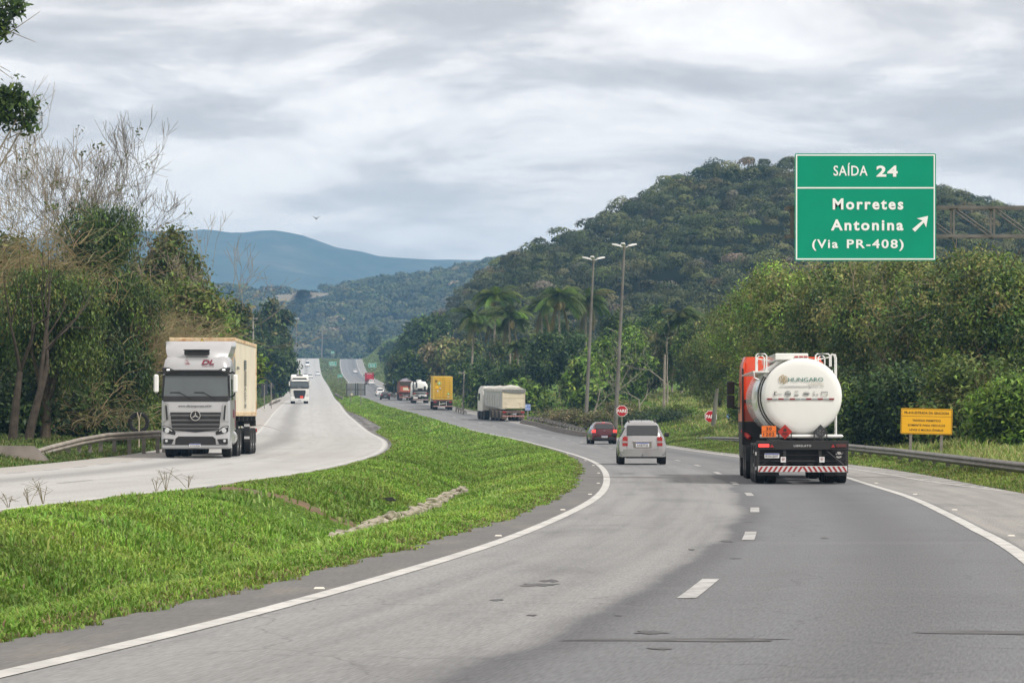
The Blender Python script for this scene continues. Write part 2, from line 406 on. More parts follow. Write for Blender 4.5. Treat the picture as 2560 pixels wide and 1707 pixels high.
def pave_mat(name, right):
    m = bpy.data.materials.new(name); m.use_nodes = True
    t, nd, lk, mth, noise, mapping, mix, rg = nodes(m)
    b = t.nodes['Principled BSDF']
    uv = nd('ShaderNodeUVMap'); uv.uv_map = 'road'
    sp = nd('ShaderNodeSeparateXYZ'); lk(uv.outputs[0], sp.inputs[0]); u, v = sp.outputs[0], sp.outputs[1]
    streak = noise(mapping(uv.outputs[0], 2.4, .05), 1.0, 5, .6)
    blot = noise(mapping(uv.outputs[0], .5, .16), 1.0, 6, .62, .3)
    grain = noise(uv.outputs[0], 55, 3, .8)
    grain2 = noise(uv.outputs[0], 14, 4, .7)
    cross_ = noise(mapping(uv.outputs[0], .03, .55), 1.0, 4, .6)
    if right:
        wob = mth('MULTIPLY', mth('SUBTRACT', noise(mapping(uv.outputs[0], .0, .09), 1.0, 4, .6), .5), 1.0)
        fine = mth('MULTIPLY', mth('SUBTRACT', noise(mapping(uv.outputs[0], 1.5, .5), 1.0, 5, .65), .5), .25)
        uw = mth('ADD', mth('ADD', u, wob), fine)
        seam = rg(mth('ADD', uw, rg(v, 25, 60, .35, 0.0)), 3.3, 3.42)
        light, dark, edge = (.248, .252, .253), (.15, .157, .168), (.135, .134, .132)
        far = rg(v, 108, 110)                                      # an older dressing ends across the carriageway
        dk = mix(far, dark, (.178, .184, .19))
        lt = mix(far, light, (.208, .213, .22))
        base = mix(seam, lt, dk)
        jt = mth('MULTIPLY', rg(mth('ABSOLUTE', mth('SUBTRACT', mth('ADD', uw, rg(v, 25, 60, .35, 0.0)), 3.5)), 0.0, .5, 1.0, 0.0), .75)
        base = mix(mth('MULTIPLY', jt, rg(v, 60, 110, 1.0, .25)), base, (.088, .09, .098))
        oil = rg(mth('ABSOLUTE', mth('SUBTRACT', u, 5.7)), .0, 1.1, .5, 0.0)
        base = mix(oil, base, (.084, .087, .094))
        o2 = rg(mth('ABSOLUTE', mth('SUBTRACT', u, 1.8)), .0, .9, .2, 0.0)
        base = mix(o2, base, (.135, .138, .142))
        sh = rg(mth('ADD', u, mth('MULTIPLY', fine, .25)), -.13, -.05, 1.0, 0.0)    # median side strip: dark old asphalt
        base = mix(sh, base, mix(rg(noise(mapping(uv.outputs[0], 1.2, .3), 1.0, 6, .7), .45, .65), edge, (.17, .163, .15)))
        ro = rg(mth('ADD', u, mth('MULTIPLY', fine, .2)), 7.4, 7.52)
        base = mix(ro, base, (.28, .275, .262))
        lite = (.29, .292, .295)
        # oil drips and scuffs
        sp_ = noise(mapping(uv.outputs[0], 1.1, .34), 1.0, 7, .72)
        base = mix(rg(sp_, .665, .7, 0, .75), base, (.05, .049, .05))
        vor = nd('ShaderNodeTexVoronoi', feature='DISTANCE_TO_EDGE'); vor.inputs['Scale'].default_value = .22
        wv = nd('ShaderNodeVectorMath', operation='ADD'); nz = nd('ShaderNodeTexNoise'); nz.inputs['Scale'].default_value = .8; nz.inputs['Detail'].default_value = 5
        lk(uv.outputs[0], nz.inputs['Vector']); lk(uv.outputs[0], wv.inputs[0]); lk(nz.outputs['Color'], wv.inputs[1]); lk(wv.outputs[0], vor.inputs['Vector'])
        base = mix(rg(vor.outputs['Distance'], .0, .006, .35, 0.0), base, (.05, .05, .052))
    else:
        base = mix(rg(mth('ABSOLUTE', mth('SUBTRACT', mth('ADD', u, mth('MULTIPLY', mth('SUBTRACT', noise(mapping(uv.outputs[0], .0, .03), 1.0, 3), .5), .8)), -5.6)), .1, 1.2, .62, 0.0), (.4, .402, .398), (.17, .17, .168))
        base = mix(rg(mth('ABSOLUTE', mth('SUBTRACT', u, -1.9)), .2, 1.2, .24, 0.0), base, (.27, .265, .26))
        fr = mth('ABSOLUTE', mth('SUBTRACT', mth('FRACT', mth('DIVIDE', v, 7.0)), .5))
        base = mix(rg(fr, .0, .008, .5, 0.0), base, (.2, .195, .185))
        base = mix(rg(noise(mapping(uv.outputs[0], .9, .25), 1.0, 7, .7), .62, .68, 0, .5), base, (.2, .195, .185))
        base = mix(rg(u, -7.6, -7.5, 1.0, 0.0), base, (.36, .345, .325))
        base = mix(rg(u, .12, .2), base, (.07, .066, .062))
        lite = (.46, .46, .45)
    base = mix(rg(streak, .35, .75, 0, .5), base, (.13, .133, .138) if right else (.3, .3, .295))
    base = mix(rg(blot, .48, .72, 0, .5), base, (.112, .115, .122) if right else (.29, .29, .285))
    base = mix(rg(cross_, .52, .74, 0, .12), base, lite)
    speck = noise(mapping(uv.outputs[0], 48, 3.2), 1.0, 2, .6)
    gsc = rg(mth('ADD', mth('MULTIPLY', speck, .7), mth('ADD', mth('MULTIPLY', grain, .1), mth('MULTIPLY', grain2, .2))), .3, .7, .74, 1.26, False)
    vm = nd('ShaderNodeVectorMath', operation='SCALE'); lk(base, vm.inputs[0]); lk(gsc, vm.inputs['Scale'])
    lk(vm.outputs[0], b.inputs['Base Color'])
    b.inputs['Roughness'].default_value = .86; b.inputs['Specular IOR Level'].default_value = .22
    bp = nd('ShaderNodeBump'); bp.inputs['Strength'].default_value = .35; bp.inputs['Distance'].default_value = .008
    lk(grain, bp.inputs['Height']); lk(bp.outputs[0], b.inputs['Normal'])
    return m
def soil_mat():
    m = bpy.data.materials.new('grassy soil'); m.use_nodes = True
    t, nd, lk, mth, noise, mapping, mix, rg = nodes(m)
    b = t.nodes['Principled BSDF']
    tcn = nd('ShaderNodeTexCoord'); o = tcn.outputs['Object']
    a, c, d = noise(o, .35, 6, .62), noise(o, 3.0, 6, .7), noise(o, .06, 5, .6)
    base = mix(rg(a, .38, .62), (.07, .135, .018), (.1, .17, .025))
    base = mix(rg(c, .45, .7, 0, .55), base, (.05, .085, .018))
    base = mix(rg(d, .55, .7, 0, .5), base, (.16, .17, .055))
    lk(base, b.inputs['Base Color']); b.inputs['Roughness'].default_value = .9; b.inputs['Specular IOR Level'].default_value = .1
    bp = nd('ShaderNodeBump'); bp.inputs['Strength'].default_value = .8; bp.inputs['Distance'].default_value = .12
    lk(noise(o, 5, 8, .75), bp.inputs['Height']); lk(bp.outputs[0], b.inputs['Normal'])
    return m
M_SOIL = soil_mat(); M_RROAD = pave_mat('worn asphalt', True); M_LROAD = pave_mat('pale pavement', False)
def strip(name, xa, za, m, uref=None, usc=None, kind='structure'):
    """sheet lofted along the valley from per-row X and Z arrays"""
    n, k = xa.shape
    v = np.stack([xa, np.repeat(RY[:, None], k, 1), za], -1).reshape(-1, 3)
    f = np.array([(i * k + j, i * k + j + 1, (i + 1) * k + j + 1, (i + 1) * k + j) for i in range(n - 1) for j in range(k - 1)])
    me = np_mesh(name, v, f, m, smooth=True)
    if uref is not None:
        uvl = me.uv_layers.new(name='road')
        li = np.empty(len(me.loops), np.int32); me.loops.foreach_get('vertex_index', li)
        ur = np.repeat(uref[:, None], k, 1).ravel(); us = np.repeat((np.ones(n) if usc is None else usc)[:, None], k, 1).ravel()
        uvl.data.foreach_set('uv', np.stack([(v[li, 0] - ur[li]) * us[li], v[li, 1]], -1).ravel().astype(np.float32))
    return tag(link(name, me), kind=kind)
def sub_cols(a, b, n): return np.array([np.linspace(p, q, n) for p, q in zip(a, b)])
strip('ground_left', CXa[:, :7], CZa[:, :7], M_SOIL)
strip('road_left', sub_cols(CXa[:, 6], CXa[:, 7], 6), sub_cols(CZa[:, 6], CZa[:, 7], 6), M_LROAD, X_LR(RY))
strip('median', CXa[:, 7:16], CZa[:, 7:16], M_SOIL)
strip('road_right', sub_cols(CXa[:, 15], CXa[:, 16], 6), sub_cols(CZa[:, 15], CZa[:, 16], 6), M_RROAD, X_RL(RY), 7.3 / W_R(RY))
strip('ground_right', CXa[:, 16:], CZa[:, 16:], M_SOIL)

# ---------------------------------------------------------------- painted lines
M_PAINT = mat('road paint', (.47, .47, .455), .7, var=.2, vscale=1.3, dirt=((.27, .268, .262), .52), dscale=5, spec=.2)
def ribbon(name, fx, H, width, y0, y1, up=.006):
    q = RY[(RY > y0) & (RY < y1)]; q = np.concatenate([[y0], q, [y1]])
    c = np.array([fx(t) for t in q]); h = np.interp(q, RY, H(RY)) + up + np.clip(q - 400, 0, 1e9) * 2e-5
    wv = np.array([width(t) if callable(width) else width for t in q])
    v = np.concatenate([np.stack([c - wv / 2, q, h], -1), np.stack([c + wv / 2, q, h], -1)]); n = len(q)
    f = np.array([(i, i + n, i + n + 1, i + 1) for i in range(n - 1)])
    return tag(link(name, np_mesh(name, v, f, M_PAINT)), kind='structure')
ribbon('edge_line', X_RL, HR, .19, 8, 1800)
ribbon('edge_line', X_RR, HR, .19, 8, 1800)
ribbon('edge_line', lambda q: X_LR(q) - .02, HL, .17, 12, 1800)
ribbon('edge_line', lambda q: X_LL(q), HL, .2, 185, 1800)
def dashes(name, fx, H, y0, y1, period, length, width):
    V, Fc = [], []
    q = y0
    while q < y1:
        qs = np.linspace(q, q + length, 5)
        # keep each dash inside the road's own facets
        ins = RY[(RY > q) & (RY < q + length)]; qs = np.unique(np.concatenate([qs, ins]))
        k = len(V)
        for t in qs:
            h = float(np.interp(t, RY, H(RY))) + .006 + max(0, t - 400) * 2e-5; c = float(fx(t)); V += [(c - width / 2, t, h), (c + width / 2, t, h)]
        Fc += [(k + 2 * i, k + 2 * i + 1, k + 2 * i + 3, k + 2 * i + 2) for i in range(len(qs) - 1)]
        q += period
    return tag(link(name, np_mesh(name, np.array(V), np.array(Fc), M_PAINT)), kind='structure')
M_PAINT0 = M_PAINT; M_PAINT = mat('worn lane paint', (.37, .372, .368), .75, var=.25, vscale=1.3, dirt=((.2, .2, .2), .5), dscale=6, spec=.2)
dashes('lane_line', lambda q: X_RL(q) + W_R(q) * .495, HR, 29.5, 800, 16, 3.9, .165)
dashes('lane_line', lambda q: X_LR(q) - 3.75, HL, 60, 700, 16, 4.0, .17)
dashes('lane_line', lambda q: X_LL(q), HL, 60, 182, 6, 2.4, .17)
M_PAINT = M_PAINT0
# hatched strip on the right shoulder
ribbon('hatch_border_line', lambda q: X_RR(q) + np.interp(q, [84, 100, 118, 132, 150], [2.75, 1.9, 1.35, 1.0, .7]), HR, .13, 84, 150, up=.006)
V, Fc = [], []
for q in np.arange(88, 146, 2.6):
    xa = X_RR(q) + np.interp(q, [84, 100, 118, 132, 150], [2.75, 1.9, 1.35, 1.0, .7]) + .1
    yb = q + 1.3; xb = X_RO(yb) - .1
    if xb - xa < .12: continue
    k = len(V)
    for (x, yy) in ((xa, q), (xb, yb), (xb, yb + .45), (xa, q + .45)):
        V.append((x, yy, float(np.interp(yy, RY, HR(RY))) + .006))
    Fc.append((k, k + 1, k + 2, k + 3))
tag(link('hatch_marking', np_mesh('hatch_marking', np.array(V), np.array(Fc), M_PAINT)), kind='structure')

# tar blots and short skid marks that stain the asphalt (photo column, row, half width, half length in metres)
M_TAR = mat('tar stain', (.085, .086, .09), .8, var=.4, vscale=3, dirt=((.12, .12, .122), .5), dscale=5, spec=.3)
gt = np.random.default_rng(12)
for px, py, hw, hl in ((1350, 1462, .22, .5), (1375, 1452, .1, .35), (1565, 1184, .42, .8), (1700, 1600, .95, .22), (2490, 1583, .7, .3), (1648, 1624, .11, .14), (1815, 1354, .1, .5), (1727, 1374, .06, .3), (1838, 1397, .09, .16), (1330, 1540, .05, .15), (1628, 1581, .15, .25), (2060, 1345, .06, .5), (1545, 1540, .05, .1), (1240, 1500, .08, .2), (1870, 1305, .1, .18)):
    x, y, z = on_ground(px, py); n = 14; pts = [(x, y)]
    for i in range(n):
        a = 2 * math.pi * i / n; r_ = gt.uniform(.45, 1.05); pts.append((x + hw * r_ * math.cos(a), y + hl * r_ * math.sin(a)))
    V = np.array([(p, q, float(np.interp(q, RY, HR(RY))) + .004) for p, q in pts]); Fc = np.array([(0, 1 + i, 1 + (i + 1) % n) for i in range(n)])
    tag(link('tar_stain', np_mesh('tar_stain', V, Fc, M_TAR)), kind='structure')
# ---------------------------------------------------------------- foliage helpers
M_LEAF = leafmat('leaves', .28); M_FOREST = leafmat('forest leaves', .15, .7); M_GRASS = leafmat('grass blades', .35, .6)
M_BARK = mat('bark', (.085, .068, .05), .9, var=.35, vscale=6, bump=.6, bscale=25, spec=.2)
M_PALEBARK = mat('pale bark', (.27, .24, .2), .9, var=.3, vscale=5, bump=.5, bscale=22, spec=.2)
M_TWIG = mat('dry twigs', (.25, .205, .14), .9, var=.3, vscale=2, spec=.2)
def unit(v): return v / np.maximum(np.linalg.norm(v, axis=-1, keepdims=True), 1e-9)
def leaf_geo(c, n, size, aspect, rg_, up=None):
    """rhombic leaves at centres c with normals n -> verts, quads"""
    k = len(c); n = unit(n)
    t = unit(np.cross(n, rg_.normal(size=(k, 3))))
    if up is not None:                       # leaves that hang: long axis follows 'up'
        t = unit(up - (up * n).sum(-1, keepdims=True) * n + rg_.normal(size=(k, 3)) * .25)
    b = np.cross(n, t); s = size[:, None] if np.ndim(size) else size
    v = np.stack([c - t * s, c + b * s * aspect + n * s * .12, c + t * s, c - b * s * aspect + n * s * .12], 1).reshape(-1, 3)
    return v, np.arange(4 * k).reshape(-1, 4)
def palette(cols, k, rg_, jit=.18):
    cols = np.array(cols); c = cols[rg_.integers(0, len(cols), k)]
    return np.clip(c * (1 + rg_.normal(size=(k, 1)) * jit) * (1 + rg_.normal(size=(k, 3)) * .06), .004, .9)
G_DARK = [(.028, .055, .018), (.038, .072, .02), (.032, .06, .026)]
G_MID = [(.058, .105, .02), (.075, .125, .026), (.064, .1, .028), (.095, .14, .024)]
G_OLIVE = [(.11, .13, .034), (.13, .14, .04), (.095, .115, .03), (.16, .15, .055)]
G_LIGHT = [(.14, .24, .035), (.12, .2, .03), (.18, .26, .045)]
H_DARK = [(.042, .056, .016), (.052, .068, .019), (.046, .06, .022)]
H_MID = [(.078, .096, .024), (.095, .112, .03), (.082, .096, .034)]
H_OLIVE = [(.105, .11, .036), (.12, .12, .044), (.09, .1, .034)]
G_DRY = [(.22, .18, .095), (.19, .165, .09), (.26, .21, .12)]

def crown_cloud(P, rr, hh, n_each, leaf, cols, rg_):
    """many tree crowns as leaf clumps on domed shells; P crown centres (N,3), rr radii, hh half heights"""
    k = len(P); idx = np.repeat(np.arange(k), n_each)
    d = rg_.normal(size=(len(idx), 3)); d[:, 2] = np.abs(d[:, 2]) * .9 - .28; d = unit(d)
    # lobes: each crown is several bumps
    lob = unit(rg_.normal(size=(k, 6, 3)) * np.array([1, 1, .5]) + np.array([0, 0, .45]))
    li = rg_.integers(0, 6, len(idx)); base = lob[idx, li]
    dd = unit(base + d * .95)
    rad = (.86 + .16 * rg_.random(len(idx)))[:, None] * (.82 + .25 * np.clip((dd * base).sum(-1, keepdims=True), 0, 1) ** 3)
    ext = np.stack([rr, rr, hh], -1)[idx]
    c = P[idx] + dd * ext * rad
    v, f = leaf_geo(c, dd * 1.0 + d * .3 + rg_.normal(size=d.shape) * .34, leaf * (.6 + .8 * rg_.random(len(idx))), .7, rg_)
    cc = cols[idx] * (1 + rg_.normal(size=(len(idx), 1)) * .13)
    return v, f, np.repeat(np.clip(cc, .004, .8), 4, 0)

# ---------------------------------------------------------------- hills
def forest_floor():
    m = mat('forest floor', (.012, .018, .008), .95, var=.4, vscale=.05, spec=.05)
    return m
M_FLOOR = forest_floor()
K = 2560 / 2352
def hill_mesh(name, xs, ys, fz, m=None):
    X, Y = np.meshgrid(xs, ys); Z = fz(X, Y); nx, ny = len(xs), len(ys)
    f = np.array([(j * nx + i, j * nx + i + 1, (j + 1) * nx + i + 1, (j + 1) * nx + i) for j in range(ny - 1) for i in range(nx - 1)])
    me = np_mesh(name, np.stack([X, Y, Z], -1).reshape(-1, 3), f, m or M_FLOOR, smooth=True)
    return tag(link(name, me), kind='structure')
def ridge_tab(pts, yr, drop):
    a = np.array(pts, float) * K
    x = (a[:, 0] - CX) / F * yr; z = EYE + (HY - a[:, 1]) / F * yr - drop
    return lambda q: np.interp(q, x, z)
def vnoise(x, y, s, seed=0):
    g = np.random.default_rng(seed); a = g.random((64, 64)) * 2 - 1
    u, v = np.asarray(x) / s, np.asarray(y) / s; i, j = np.floor(u).astype(int), np.floor(v).astype(int); fu, fv = u - i, v - j
    fu, fv = fu * fu * (3 - 2 * fu), fv * fv * (3 - 2 * fv)
    q = lambda p, r: a[p % 64, r % 64]
    return (q(i, j) * (1 - fu) + q(i + 1, j) * fu) * (1 - fv) + (q(i, j + 1) * (1 - fu) + q(i + 1, j + 1) * fu) * fv
# near wooded hill on the right
near_r = ridge_tab([(800, 905), (860, 880), (900, 840), (930, 795), (1000, 700), (1100, 640), (1130, 610), (1170, 582), (1240, 547), (1300, 520), (1380, 475), (1440, 440), (1500, 402), (1580, 377), (1640, 367), (1720, 370), (1800, 362), (1900, 372), (2000, 388), (2100, 418), (2160, 432), (2200, 442), (2270, 466), (2352, 488), (2700, 600), (3300, 760)], 1000, 14.0)
def near_z(X, Y):
    yb = np.interp(X, [-60, -20, 30, 400], [760, 640, 560, 540]); t = np.clip((Y - yb) / (1000 - yb), 0, 1)
    up = np.sin(t * math.pi / 2) ** 1.15
    z0 = np.interp(Y, [500, 800, 1000, 1500], [5, 9, 11, 14]) - 6
    top = np.maximum(near_r(X), z0 + 1)
    zz = z0 + (top - z0) * up
    zz = np.where(Y > 1000, z0 + (top - z0) * np.cos(np.clip((Y - 1000) / 420, 0, 1) * math.pi / 2), zz)
    bump = (vnoise(X, Y, 60, 3) * 5 + vnoise(X, Y, 28, 4) * 2.2) * np.sin(np.clip(t, 0, 1) * math.pi) * (Y <= 1000)
    return zz + bump - (t <= 0) * 3
hill_mesh('hill', np.arange(-48, 420, 8.0), np.arange(520, 1420, 15.0), near_z)
# farther wooded ridge behind the crest of the road
mid_r = ridge_tab([(-400, 620), (0, 640), (300, 648), (455, 642), (560, 655), (640, 660), (700, 666), (780, 655), (830, 640), (900, 632), (1000, 618), (1060, 606), (1100, 600), (1170, 583), (1300, 565), (1600, 560), (2400, 600)], 2600, 7)
def mid_z(X, Y):
    t = np.clip((Y - 1880) / (2600 - 1880), 0, 1); z0 = 30.0; top = mid_r(X)
    zz = np.where(Y <= 2600, z0 + (top - z0) * t ** 1.05, z0 + (top - z0) * np.cos(np.clip((Y - 2600) / 700, 0, 1) * math.pi / 2))
    return zz + (vnoise(X, Y, 130, 8) * 9 + vnoise(X, Y, 60, 9) * 4) * np.sin(t * math.pi) * (Y <= 2600) - (t <= 0) * 4
hill_mesh('hill', np.arange(-560, 420, 14.0), np.arange(1860, 3300, 20.0), mid_z)
low_r = ridge_tab([(-300, 650), (300, 620), (420, 622), (480, 636), (560, 652), (700, 662), (760, 655), (830, 630), (900, 622), (960, 618), (1040, 612), (1100, 606), (1300, 590), (2000, 600)], 3800, 8)
def low_z(X, Y):
    t = np.clip((Y - 3250) / (3800 - 3250), 0, 1); top = low_r(X)
    return np.where(Y <= 3800, 30 + (top - 30) * np.sin(t * math.pi / 2), 30 + (top - 30) * np.cos(np.clip((Y - 3800) / 500, 0, 1) * math.pi / 2)) + vnoise(X, Y, 150, 12) * 10 * np.sin(t * math.pi)
hill_mesh('hill', np.arange(-800, 560, 20.0), np.arange(3230, 4320, 30.0), low_z)
big_r = ridge_tab([(-900, 640), (-300, 580), (0, 556), (250, 536), (400, 531), (480, 529), (560, 531), (630, 530), (680, 535), (720, 545), (760, 560), (800, 573), (850, 585), (900, 590), (960, 594), (1030, 597), (1100, 600), (1200, 606), (1500, 615), (2400, 640)], 6200, 0)
def big_z(X, Y):
    t = np.clip((Y - 4300) / (6200 - 4300), 0, 1); top = big_r(X)
    zz = np.where(Y <= 6200, 20 + (top - 20) * t ** .8, 20 + (top - 20) * np.cos(np.clip((Y - 6200) / 1200, 0, 1) * math.pi / 2))
    g = np.abs(vnoise(X + .4 * Y, Y, 420, 15)) * 60 + np.abs(vnoise(X - .3 * Y, Y, 190, 16)) * 26
    return zz - g * np.sin(np.clip(t, 0, 1) * math.pi) * (Y <= 6200) + vnoise(X, Y, 55, 17) * 5
hill_mesh('mountain', np.arange(-1700, 1500, 26.0), np.arange(4280, 7420, 36.0), big_z, mat('mountain forest', (.05, .065, .035), .95, var=.3, vscale=.03, spec=.02, dirt=((.12, .115, .075), .5), dscale=.006))
# ground joining the valleys
hill_mesh('valley_ground', np.linspace(-6000, 6000, 9), np.array([1890.0, 2400, 4300, 7400, 9000]), lambda X, Y: X * 0 + 18.0)

# tan field on the far slope
pxs, V = np.linspace(606, 760, 12), []
def on_surf(px, py, fz, lo, hi):
    q = np.linspace(lo, hi, 500); x = (px * K - CX) / F * q; z = EYE + (HY - py * K) / F * q
    i = int(np.argmax(z <= fz(x, q))); return float(x[i]), float(q[i]), float(z[i])
field_top = lambda p: np.interp(p, [606, 640, 690, 760], [703, 692, 686, 689]); field_bot = lambda p: np.interp(p, [606, 660, 700, 760], [705, 712, 704, 692])
for p in pxs:
    for t in (0, .5, 1):
        x, y, z = on_surf(p, field_top(p) * (1 - t) + field_bot(p) * t, mid_z, 1890, 2600); V.append((x, y, z + 5.0))
Fc = [(3 * i + j, 3 * i + j + 1, 3 * i + j + 4, 3 * i + j + 3) for i in range(len(pxs) - 1) for j in range(2)]
tag(link('field', np_mesh('field', np.array(V), np.array(Fc), mat('dry pasture', (.2, .165, .11), .95, var=.2, vscale=.05), smooth=True)), kind='structure')

# ---------------------------------------------------------------- forests (masses nobody could count)
def pick_cols(n, g, sets, wts):
    out_ = np.zeros((n, 3)); w_ = g.choice(len(sets), n, p=wts)
    for i, s_ in enumerate(sets):
        k = w_ == i; out_[k] = palette(s_, int(k.sum()), g, .2)
    return out_
g = np.random.default_rng(21)
X, Y = [], []
for yy in np.arange(560, 1035, 5.2):
    xs = np.arange(-46 * yy / 1000 - 5, .152 * yy + 14, 5.2); X.append(xs + g.normal(size=len(xs)) * 1.9); Y.append(np.full(len(xs), yy) + g.normal(size=len(xs)) * 1.9)
X, Y = np.concatenate(X), np.concatenate(Y); Zs = near_z(X, Y)
sel = (Zs > np.interp(Y, [500, 800, 1000, 1500], [5, 9, 11, 14]) + 1.0) & ~((X < -27) & (Y > 900)) & (X > X_RO(Y) + 14); X, Y, Zs = X[sel], Y[sel], Zs[sel]; n = len(X)
rr = 1.7 + 2.3 * g.random(n) ** 1.5; hh = rr * (.55 + .35 * g.random(n)); lift = 3 + 4.2 * g.random(n) ** 1.4 + (g.random(n) < .015) * 1.5
cols = pick_cols(n, g, [H_DARK, H_MID, H_OLIVE, [(.16, .14, .1)]], [.46, .32, .19, .03])
v, f, c = crown_cloud(np.stack([X, Y, Zs + lift], -1), rr, hh, 300, .26, cols, g)
tag(link('forest', np_mesh('forest', v, f, M_FOREST, c)), 'dark green forest covering the steep hill on the right', 'forest', kind='stuff')
n = 2600
X = g.uniform(-330, 110, n); Y = 1890 + 730 * g.random(n) ** .9; Zs = mid_z(X, Y)
pxx = CX + X / Y * F; pyy = HY - (Zs - EYE) / Y * F
infield = (pxx / K > 604) & (pxx / K < 762) & (pyy / K > field_top(pxx / K) - 1) & (pyy / K < field_bot(pxx / K) + 7)
X, Y, Zs = X[~infield], Y[~infield], Zs[~infield]; n = len(X)
rr = 4 + 5 * g.random(n); hh = rr * (.5 + .4 * g.random(n))
cols = pick_cols(n, g, [H_DARK, H_MID, H_OLIVE, G_DRY], [.5, .28, .17, .05])
v, f, c = crown_cloud(np.stack([X, Y, Zs + 3.5], -1), rr, hh, 55, 1.25, cols, g)
tag(link('forest', np_mesh('forest', v, f, M_FOREST, c)), 'bluish distant forest on the ridge beyond the crest of the road', 'forest', kind='stuff')
# ---------------------------------------------------------------- trees
def grow(g, p, d, L, r, depth, out, tips, spread=.55, up=.12, kids=(2, 3), shrink=.72, seg=3, wig=.12, rmin=.012):
    """recursive limbs: appends (points, radii) to out and end points to tips"""
    p = np.array(p, float); d = unit(np.array(d, float)); pts, rad = [p.copy()], [r]
    for i in range(seg):
        d = unit(d + g.normal(size=3) * wig + np.array([0, 0, up]) * .5)
        p = p + d * L / seg; pts.append(p.copy()); rad.append(max(rmin, r * (1 - .42 * (i + 1) / seg)))
    out.append((pts, rad))
    if depth <= 0:
        tips.append((p, d)); return
    for k in range(int(g.integers(kids[0], kids[1] + 1))):
        a = unit(d + g.normal(size=3) * spread + np.array([0, 0, up]))
        j = len(pts) - 1 if k == 0 or g.random() < .6 else max(1, len(pts) - 2)
        grow(g, pts[j], a, L * shrink * g.uniform(.8, 1.15), max(rmin, rad[j] * .72), depth - 1, out, tips, spread, up, kids, shrink, seg, wig, rmin)
def limbs(out, n0=7):
    mb = MB()
    for pts, rad in out: mb.tube(pts, rad, n0 if rad[0] > .06 else 4, cap=False)
    return mb
def blob_leaves(g, blobs, n_sprig, per, leaf, sets, wts, spread=.32, hang=None, shell=.55):
    """leaves in sprigs spread through blobs (cx,cy,cz,rx,ry,rz)"""
    B = np.array(blobs, float); vol = B[:, 3] * B[:, 4] * B[:, 5]; wv = vol ** .72; wv /= wv.sum()
    k = g.choice(len(B), n_sprig, p=wv)
    d = unit(g.normal(size=(n_sprig, 3))); rad = shell + (1 - shell) * g.random((n_sprig, 1)) ** .6 + g.normal(size=(n_sprig, 1)) * .05
    c0 = B[k, :3] + d * B[k, 3:] * rad
    idx = np.repeat(np.arange(n_sprig), per)
    c = c0[idx] + g.normal(size=(len(idx), 3)) * spread
    nrm = d[idx] * .6 + g.normal(size=(len(idx), 3)) * .6 + np.array([0, 0, .45])
    sp = pick_cols(n_sprig, g, sets, wts)
    cc = sp[idx] * (1 + g.normal(size=(len(idx), 1)) * .2)
    up = None if hang is None else np.repeat(np.array([[0, 0, -1.0]]), len(idx), 0)
    v, f = leaf_geo(c, nrm, leaf * (.6 + .8 * g.random(len(idx))), .42 if hang is None else .38, g, up)
    return v, f, np.repeat(np.clip(cc, .004, .8), 4, 0)
def leafy_tree(name, label, cat, x, y, h, rad, seed, sets, wts, n_sprig=420, per=26, leaf=.17, low=.25, blobs_n=11, trunk_r=.16, group=None, hang=None, bark=None, spread=.34, lean=(0, 0), sink=.15, shell=.5, squash=1.0, bare_tips=0):
    g = np.random.default_rng(seed)
    z = ground(x, y) - sink
    t = thing(name, label, cat, (x, y, z), 0, group)
    blobs = [(lean[0] * .8, lean[1] * .8, h * (low + (1 - low) * .55), rad * .62, rad * .62, h * (1 - low) * .4)]
    for i in range(blobs_n):
        a = 2 * math.pi * (i + g.random() * .8) / blobs_n; q = low + (1 - low) * (.12 + .74 * g.random()); e = math.sin(math.pi * min(1, max(.12, (q - low) / (1 - low)))) ** .5
        rr_ = rad * g.uniform(.32, .5)
        blobs.append((lean[0] * q + math.cos(a) * rad * .66 * e * g.uniform(.6, 1.1), lean[1] * q + math.sin(a) * rad * .66 * e * g.uniform(.6, 1.1), h * q, rr_, rr_, rr_ * .8 * squash))
    top = max(b[2] + b[5] for b in blobs)
    v, f, c = blob_leaves(g, blobs, n_sprig, per, leaf, sets, wts, spread, hang, shell)
    v[:, 2] *= h / max(top + .2, .1); v[:, 2] = np.maximum(v[:, 2], sink + .1)
    mb = MB(); tips = []; out_ = []
    mb.tube([(0, 0, -.3), (lean[0] * .15, lean[1] * .15, h * .2), (lean[0] * .45, lean[1] * .45, h * max(low, .35))], [trunk_r * 1.25, trunk_r, trunk_r * .8], 9)
    for b in blobs[1:]:
        s = Vector((lean[0] * .3, lean[1] * .3, h * max(.12, low * g.uniform(.5, 1.1)))); e = Vector(b[:3]); mdl = s.lerp(e, .5) + Vector(g.normal(size=3)) * rad * .08
        mb.tube([s, mdl, e], [trunk_r * .55, trunk_r * .36, trunk_r * .14], 6)
    if bare_tips:
        for i in range(bare_tips):
            b = blobs[int(g.integers(1, len(blobs)))]; dd = unit(g.normal(size=3) + np.array([0, 0, .9]))
            grow(g, np.array(b[:3]) + dd * b[3] * .5, dd, rad * .35, .03, 1, out_, tips, rmin=.012)
        for pts, rd in out_: mb.tube(pts, rd, 4, cap=False)
    mb.build('trunk', bark or M_BARK, t)
    link('crown', np_mesh('crown', v, f, M_LEAF, c), t)
    return t
